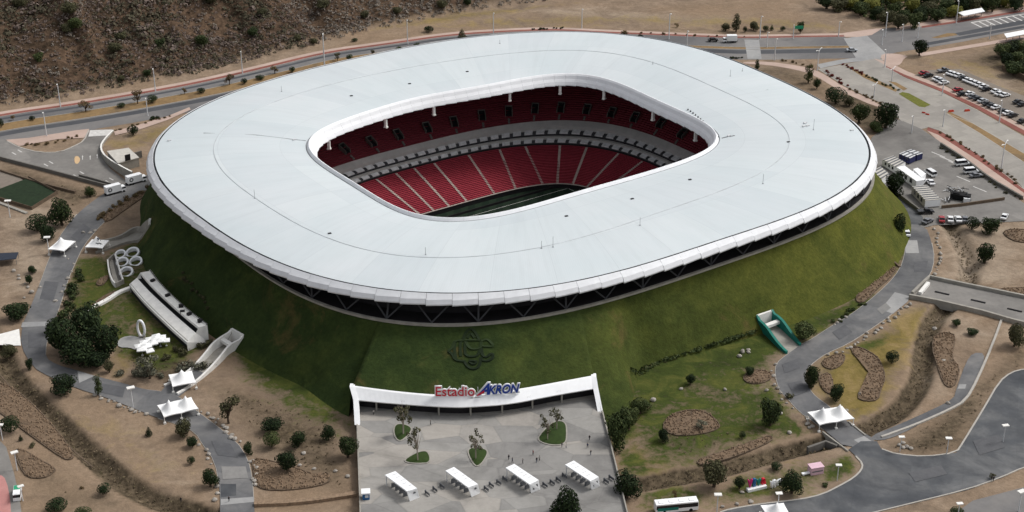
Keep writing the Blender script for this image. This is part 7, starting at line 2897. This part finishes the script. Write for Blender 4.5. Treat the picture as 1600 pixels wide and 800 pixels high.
# brush of the hill, ditch growth: nobody could count it
def scatter(name, pts, size, mat, seed, per=6, flat=.6):
    r_ = random.Random(seed)
    mb = MB()
    for (x, y, z, s) in pts:
        for _ in range(per):
            a = r_.uniform(0, 6.28)
            q = r_.uniform(0, .5) * s
            p = Vector((x + math.cos(a) * q, y + math.sin(a) * q, z + r_.uniform(.1, flat) * s))
            nn = Vector((r_.uniform(-1, 1), r_.uniform(-1, 1), r_.uniform(.2, 1.4))).normalized()
            u = nn.orthogonal().normalized()
            u.rotate(Matrix.Rotation(r_.uniform(0, 6.28), 3, nn))
            v = nn.cross(u)
            k = s * size * r_.uniform(.5, 1.2)
            mb.face([mb.vert(p - u * k * .5), mb.vert(p - v * k * .35), mb.vert(p + u * k * .5), mb.vert(p + v * k * .35)])
    o = mb.build(name, M[mat])
    o['kind'] = 'stuff'
    return o


pts, pg, py_ = [], [], []
cand = np.where((dh > 1) & (gp[:, 0] > -330) & (gp[:, 0] < 330) & (gp[:, 1] < 830) & (dh < 130))[0]
br_n = fbm(gp[:, 0], gp[:, 1], 30, 77, 3)
br_k = fbm(gp[:, 0], gp[:, 1], 55, 91, 3)
for i in cand:
    if nrs.rand() < .42 + 1.3 * (br_n[i] - .4):
        s = (.8 + 1.1 * nrs.rand()) * (1.7 if br_k[i] < .42 and nrs.rand() < .35 else 1)
        rec = (gp[i, 0] + nrs.uniform(-.8, .8), gp[i, 1] + nrs.uniform(-.8, .8), gz[i] - .15, s)
        v_ = br_k[i] + nrs.uniform(-.1, .1)
        (pg if v_ > .57 else py_ if v_ < .44 else pts).append(rec)


def domes(name, pts, mat, seed, per=17):
    r_ = random.Random(seed)
    mb = MB()
    for (x, y, z, s) in pts:
        h = r_.uniform(.55, .9)
        for _ in range(per):
            a, e = r_.uniform(0, 6.28), math.asin(r_.uniform(.0, 1))
            d = Vector((math.cos(a) * math.cos(e), math.sin(a) * math.cos(e), math.sin(e)))
            q = s * r_.uniform(.7, 1.0)
            p = Vector((x + d.x * q, y + d.y * q, z + d.z * q * h))
            nn = (d + Vector((r_.uniform(-.5, .5), r_.uniform(-.5, .5), r_.uniform(-.2, .5)))).normalized()
            u = nn.orthogonal().normalized()
            u.rotate(Matrix.Rotation(r_.uniform(0, 6.28), 3, nn))
            v = nn.cross(u)
            k = s * r_.uniform(.4, .75)
            mb.face([mb.vert(p - u * k * .5), mb.vert(p - v * k * .4), mb.vert(p + u * k * .5), mb.vert(p + v * k * .4)])
    o = mb.build(name, M[mat])
    o['kind'] = 'stuff'
    return o


M['brush_grey'] = leafy('brush_grey', [(96, 88, 80), (114, 105, 97), (130, 122, 112), (106, 98, 88)])
M['brush_dark'] = leafy('brush_dark', [(60, 56, 46), (74, 68, 56), (88, 82, 66), (66, 66, 50)])
domes('brush', pts, 'brush', 3)
domes('brush', pg, 'brush_grey', 4)
domes('brush', py_, 'brush_dark', 5)
pts = []
cand = np.where((dist_ditch < 1.0) & (gp[:, 1] < 650))[0]
for i in cand:
    if nrs.rand() < .95:
        pts.append((gp[i, 0] + nrs.uniform(-.8, .8), gp[i, 1] + nrs.uniform(-.8, .8), gz[i] - .1, .7 + .7 * nrs.rand()))
scatter('undergrowth', pts, .5, 'ditch_brush', 6, 8)
# undergrowth between the trees of the wood
pts = []
wood = inside(gp, pxline([(1290, 10), (1330, 18), (1375, 36), (1440, 36), (1500, 24), (1600, 8), (1700, -10), (1700, -60), (1250, -60)]))
for i in np.where(wood & (gp[:, 0] < 330))[0]:
    if nrs.rand() < .5:
        pts.append((gp[i, 0], gp[i, 1], gz[i], 2.0 + 1.5 * nrs.rand()))
scatter('undergrowth', pts, .8, 'leaf_mid', 8, 5)
# dry weeds over the bare gardens
pts = []
weed = fbm(gp[:, 0], gp[:, 1], 18, 55, 3)
road_free = (dh <= 0) & (gp[:, 1] > 330) & (gp[:, 1] < 560) & (np.abs(gp[:, 0]) < 260) & (rpol > r_ring(tpol) + 26)
for i in np.where(road_free & (GW[:, 2] > .45) & (dist_ditch > 1.3))[0]:
    if nrs.rand() < .3 * weed[i] * 2:
        pts.append((gp[i, 0] + nrs.uniform(-.8, .8), gp[i, 1] + nrs.uniform(-.8, .8), 0, .4 + .5 * nrs.rand()))
scatter('weeds', pts, .8, 'ditch_brush', 9, 5)

# ------------------------------------------------------------------ planted stone beds
def bed(label, px, rows_=1.0, mat='rock_brown'):
    q = chaikin(pxline(px), True, 1)
    c0 = sum(q, Vector()) / len(q)
    b = thing('garden_bed', label, 'garden bed', c0)
    loc = [p - c0 for p in q]
    mb = MB()
    ring = []
    for k, z in ((1.0, .04), (.9, .35), (.5, .45), (.1, .5)):
        ring.append([Vector((p.x * k, p.y * k, z)) for p in loc])
    mb.grid(ring, closed=True)
    mb.face([mb.vert(p) for p in ring[-1]])
    mb.build('soil', M['soil'], b)
    mb = MB()
    mb.wall(loc, .32, 0, .38, closed=True)
    mb.build('edging', M['edging'], b)
    # clumps of dry stems and stones
    r_ = random.Random(len(label))
    mb = MB()
    pl = [(p.x, p.y) for p in loc]
    xs, ys = [p[0] for p in pl], [p[1] for p in pl]
    area = abs(sum(pl[i - 1][0] * pl[i][1] - pl[i][0] * pl[i - 1][1] for i in range(len(pl)))) / 2
    n = int(min(900, area * 1.6))
    k = 0
    while k < n:
        x, y = r_.uniform(min(xs), max(xs)), r_.uniform(min(ys), max(ys))
        if not in_poly((x, y), pl):
            continue
        k += 1
        s = r_.uniform(.25, .6)
        a = r_.uniform(0, 6.28)
        mb.box((x, y, .25), (s * 1.3, s * .7, .25 + s * .6), a, taper=.45)
    o = mb.build('stones', M[mat], b)
    o['kind'] = 'stuff'
    return b


bed('long brown planted bed running down beside the left ditch', [(-20, 590), (0, 600), (18, 604), (60, 640), (95, 680), (116, 712), (112, 719), (100, 718), (60, 690), (0, 645), (-20, 630)])
bed('small rounded triangular brown bed near the green van', [(22, 704), (34, 702), (60, 718), (88, 733), (82, 741), (68, 748), (44, 747), (32, 732)])
bed('curved brown stone bed in the garden left of the plaza', [(393, 716), (430, 722), (470, 735), (500, 745), (511, 737), (517, 752), (500, 760), (450, 767), (412, 766), (400, 758), (396, 735)])
bed('oval brown planted bed in the garden right of the plaza', [(1033, 668), (1048, 648), (1080, 640), (1105, 645), (1122, 660), (1125, 668), (1110, 676), (1080, 681), (1050, 681)])
bed('narrow slanting stone bed above the lower ditch', [(1088, 722), (1100, 716), (1150, 700), (1195, 683), (1207, 682), (1206, 690), (1170, 706), (1130, 720), (1095, 728)])
bed('stony bed by the small tree near the teal ramp', [(1160, 592), (1168, 582), (1180, 578), (1204, 582), (1206, 592), (1190, 600), (1170, 600)])
bed('upper brown bed on the yellow island next to the ring road', [(1283, 565), (1300, 557), (1315, 553), (1321, 558), (1316, 570), (1302, 578), (1288, 575)])
bed('lower brown bed on the yellow island beside the dark tree', [(1280, 588), (1296, 582), (1302, 600), (1300, 618), (1288, 612), (1281, 600)])
bed('long bent brown bed in the middle of the yellow island', [(1329, 543), (1345, 543), (1368, 556), (1376, 566), (1384, 590), (1376, 610), (1372, 626), (1352, 628), (1338, 622), (1350, 600), (1360, 578), (1350, 566), (1334, 556)])
bed('brown bed with pale stone between the ditch and the narrow path', [(1460, 522), (1490, 520), (1492, 535), (1486, 560), (1500, 575), (1494, 600), (1484, 607), (1474, 600), (1464, 570), (1456, 545)])
bed('brown bed on the right end of the berm beside the ring road', [(1337, 465), (1345, 455), (1356, 440), (1368, 418), (1385, 412), (1402, 420), (1390, 436), (1372, 450), (1352, 472), (1340, 474)])
bed('brown bed at the right edge above the ramp bridge', [(1556, 452), (1600, 450), (1660, 452), (1660, 470), (1600, 463), (1562, 458)])
bed('rounded bed at the right edge below the yard street', [(1566, 362), (1585, 358), (1620, 362), (1620, 380), (1590, 379), (1574, 372)])
bed('brown raised bed on the bank above the printed tent', [(160, 340), (190, 318), (226, 298), (232, 303), (200, 325), (166, 350)])
bed('dark bed beside the pale curved bench wall on the left', [(140, 482), (155, 468), (178, 455), (184, 460), (166, 472), (148, 484)])
bed('dark oval bed on the yellow lawn below the stairwell', [(149, 444), (160, 434), (170, 431), (168, 438), (158, 448)])

# ------------------------------------------------------------------ boulders along the roads
BOU = []
for var in range(4):
    r_ = random.Random(50 + var)
    bmv = MB()
    rows = []
    for i in range(5):
        th = PI * (i + .35) / 5.2
        rows.append([(math.sin(th) * math.cos(a) * r_.uniform(.8, 1.15) * .55, math.sin(th) * math.sin(a) * r_.uniform(.8, 1.15) * .5, .25 + math.cos(th) * .38 * r_.uniform(.85, 1.1)) for a in np.linspace(0, 2 * PI, 8, endpoint=False)])
    bmv.grid(rows, closed=True, flip=True)
    bmv.face([bmv.vert(p) for p in rows[0]])
    BOU.append(bmv.mesh('boulder', M['rock']))


def boulders(px, n, label, group, size=(.7, 1.6), jit=.8):
    for p in samp(pxline(px), n):
        o = bpy.data.objects.new('boulder', BOU[rng.randrange(4)])
        C.objects.link(o)
        s = rng.uniform(*size)
        o.location = (p.x + rng.uniform(-jit, jit), p.y + rng.uniform(-jit, jit), -.02)
        o.scale = (s, s * rng.uniform(.7, 1.2), s * rng.uniform(.7, 1.1))
        o.rotation_euler = (0, 0, rng.uniform(0, 6.28))
        tag(o, label, 'boulder', group)


boulders([(1463, 360), (1467, 390), (1466, 415), (1458, 433)], 16, 'pale boulder on the outer verge of the right ring road above the bridge', 'boulders above the ramp bridge')
boulders([(1420, 476), (1395, 497), (1365, 519), (1332, 541), (1298, 556)], 22, 'pale boulder on the outer verge of the right ring road below the bridge', 'boulders below the ramp bridge')
boulders([(1305, 506), (1312, 500), (1322, 494)], 6, 'pale boulder on the inner verge near the green shrubs', 'boulders on the inner verge')
boulders([(1210, 572), (1207, 590), (1214, 610), (1236, 640)], 10, 'pale boulder outside the bend of the right ring road', 'boulders outside the right bend')
boulders([(1166, 552), (1170, 548), (1156, 556)], 4, 'white boulder in the grass near the teal ramp', 'boulders near the teal ramp', (1.2, 1.8))
boulders([(1262, 662), (1268, 670), (1259, 655)], 5, 'white boulder beside the double tent of the right bridge', 'boulders beside the right tent', (1.0, 1.8))
boulders([(317, 645), (340, 660), (366, 685), (374, 690)], 14, 'grey boulder on the inner verge of the lower left road', 'boulders inside the lower left road')
boulders([(308, 690), (322, 706), (334, 740), (340, 780)], 12, 'grey boulder on the outer verge of the lower left road', 'boulders outside the lower left road')
boulders([(392, 720), (398, 735), (400, 760)], 9, 'pale boulder between road and curved stone bed', 'boulders at the curved stone bed')
boulders([(150, 618), (180, 630), (205, 642), (225, 648)], 14, 'grey boulder on the outer verge left of the thin lamp', 'boulders by the thin lamp')
boulders([(100, 395), (115, 415), (90, 470)], 8, 'pale boulder beside the upper left ring road', 'boulders by the upper left road')
boulders([(20, 425), (45, 450), (60, 450), (35, 465)], 8, 'pale stone on the bare earth by the small dark trees', 'stones on the bare earth')
boulders([(130, 365), (140, 367), (146, 362)], 4, 'grey boulder left of the printed tent', 'boulders left of the printed tent')
boulders([(476, 708), (465, 735), (520, 733), (538, 750), (543, 746)], 5, 'white stone lying in the brown garden left of the plaza', 'white stones in the brown garden', (1.0, 1.5), .3)
boulders([(1160, 770), (1172, 785), (1182, 783), (1130, 792)], 5, 'pale stone in the grass below the coloured letters', 'stones below the letters', (.9, 1.4), .3)
boulders([(1020, 626), (1045, 606), (1076, 611), (1195, 607), (1240, 680), (1235, 677)], 6, 'pale stone in the garden right of the plaza', 'stones in the right garden', (1.2, 2.0), .3)
boulders([(1322, 642), (1375, 625), (1335, 629), (1410, 540), (1470, 510), (1480, 632)], 6, 'pale stone on the earth of the yellow island', 'stones on the yellow island', (1.0, 1.8), .4)
boulders([(1405, 697), (1412, 692), (1412, 703), (1420, 697), (1424, 702)], 5, 'square brown stone block at the left end of the brown bank', 'stone blocks on the bank', (1.2, 1.5), .2)
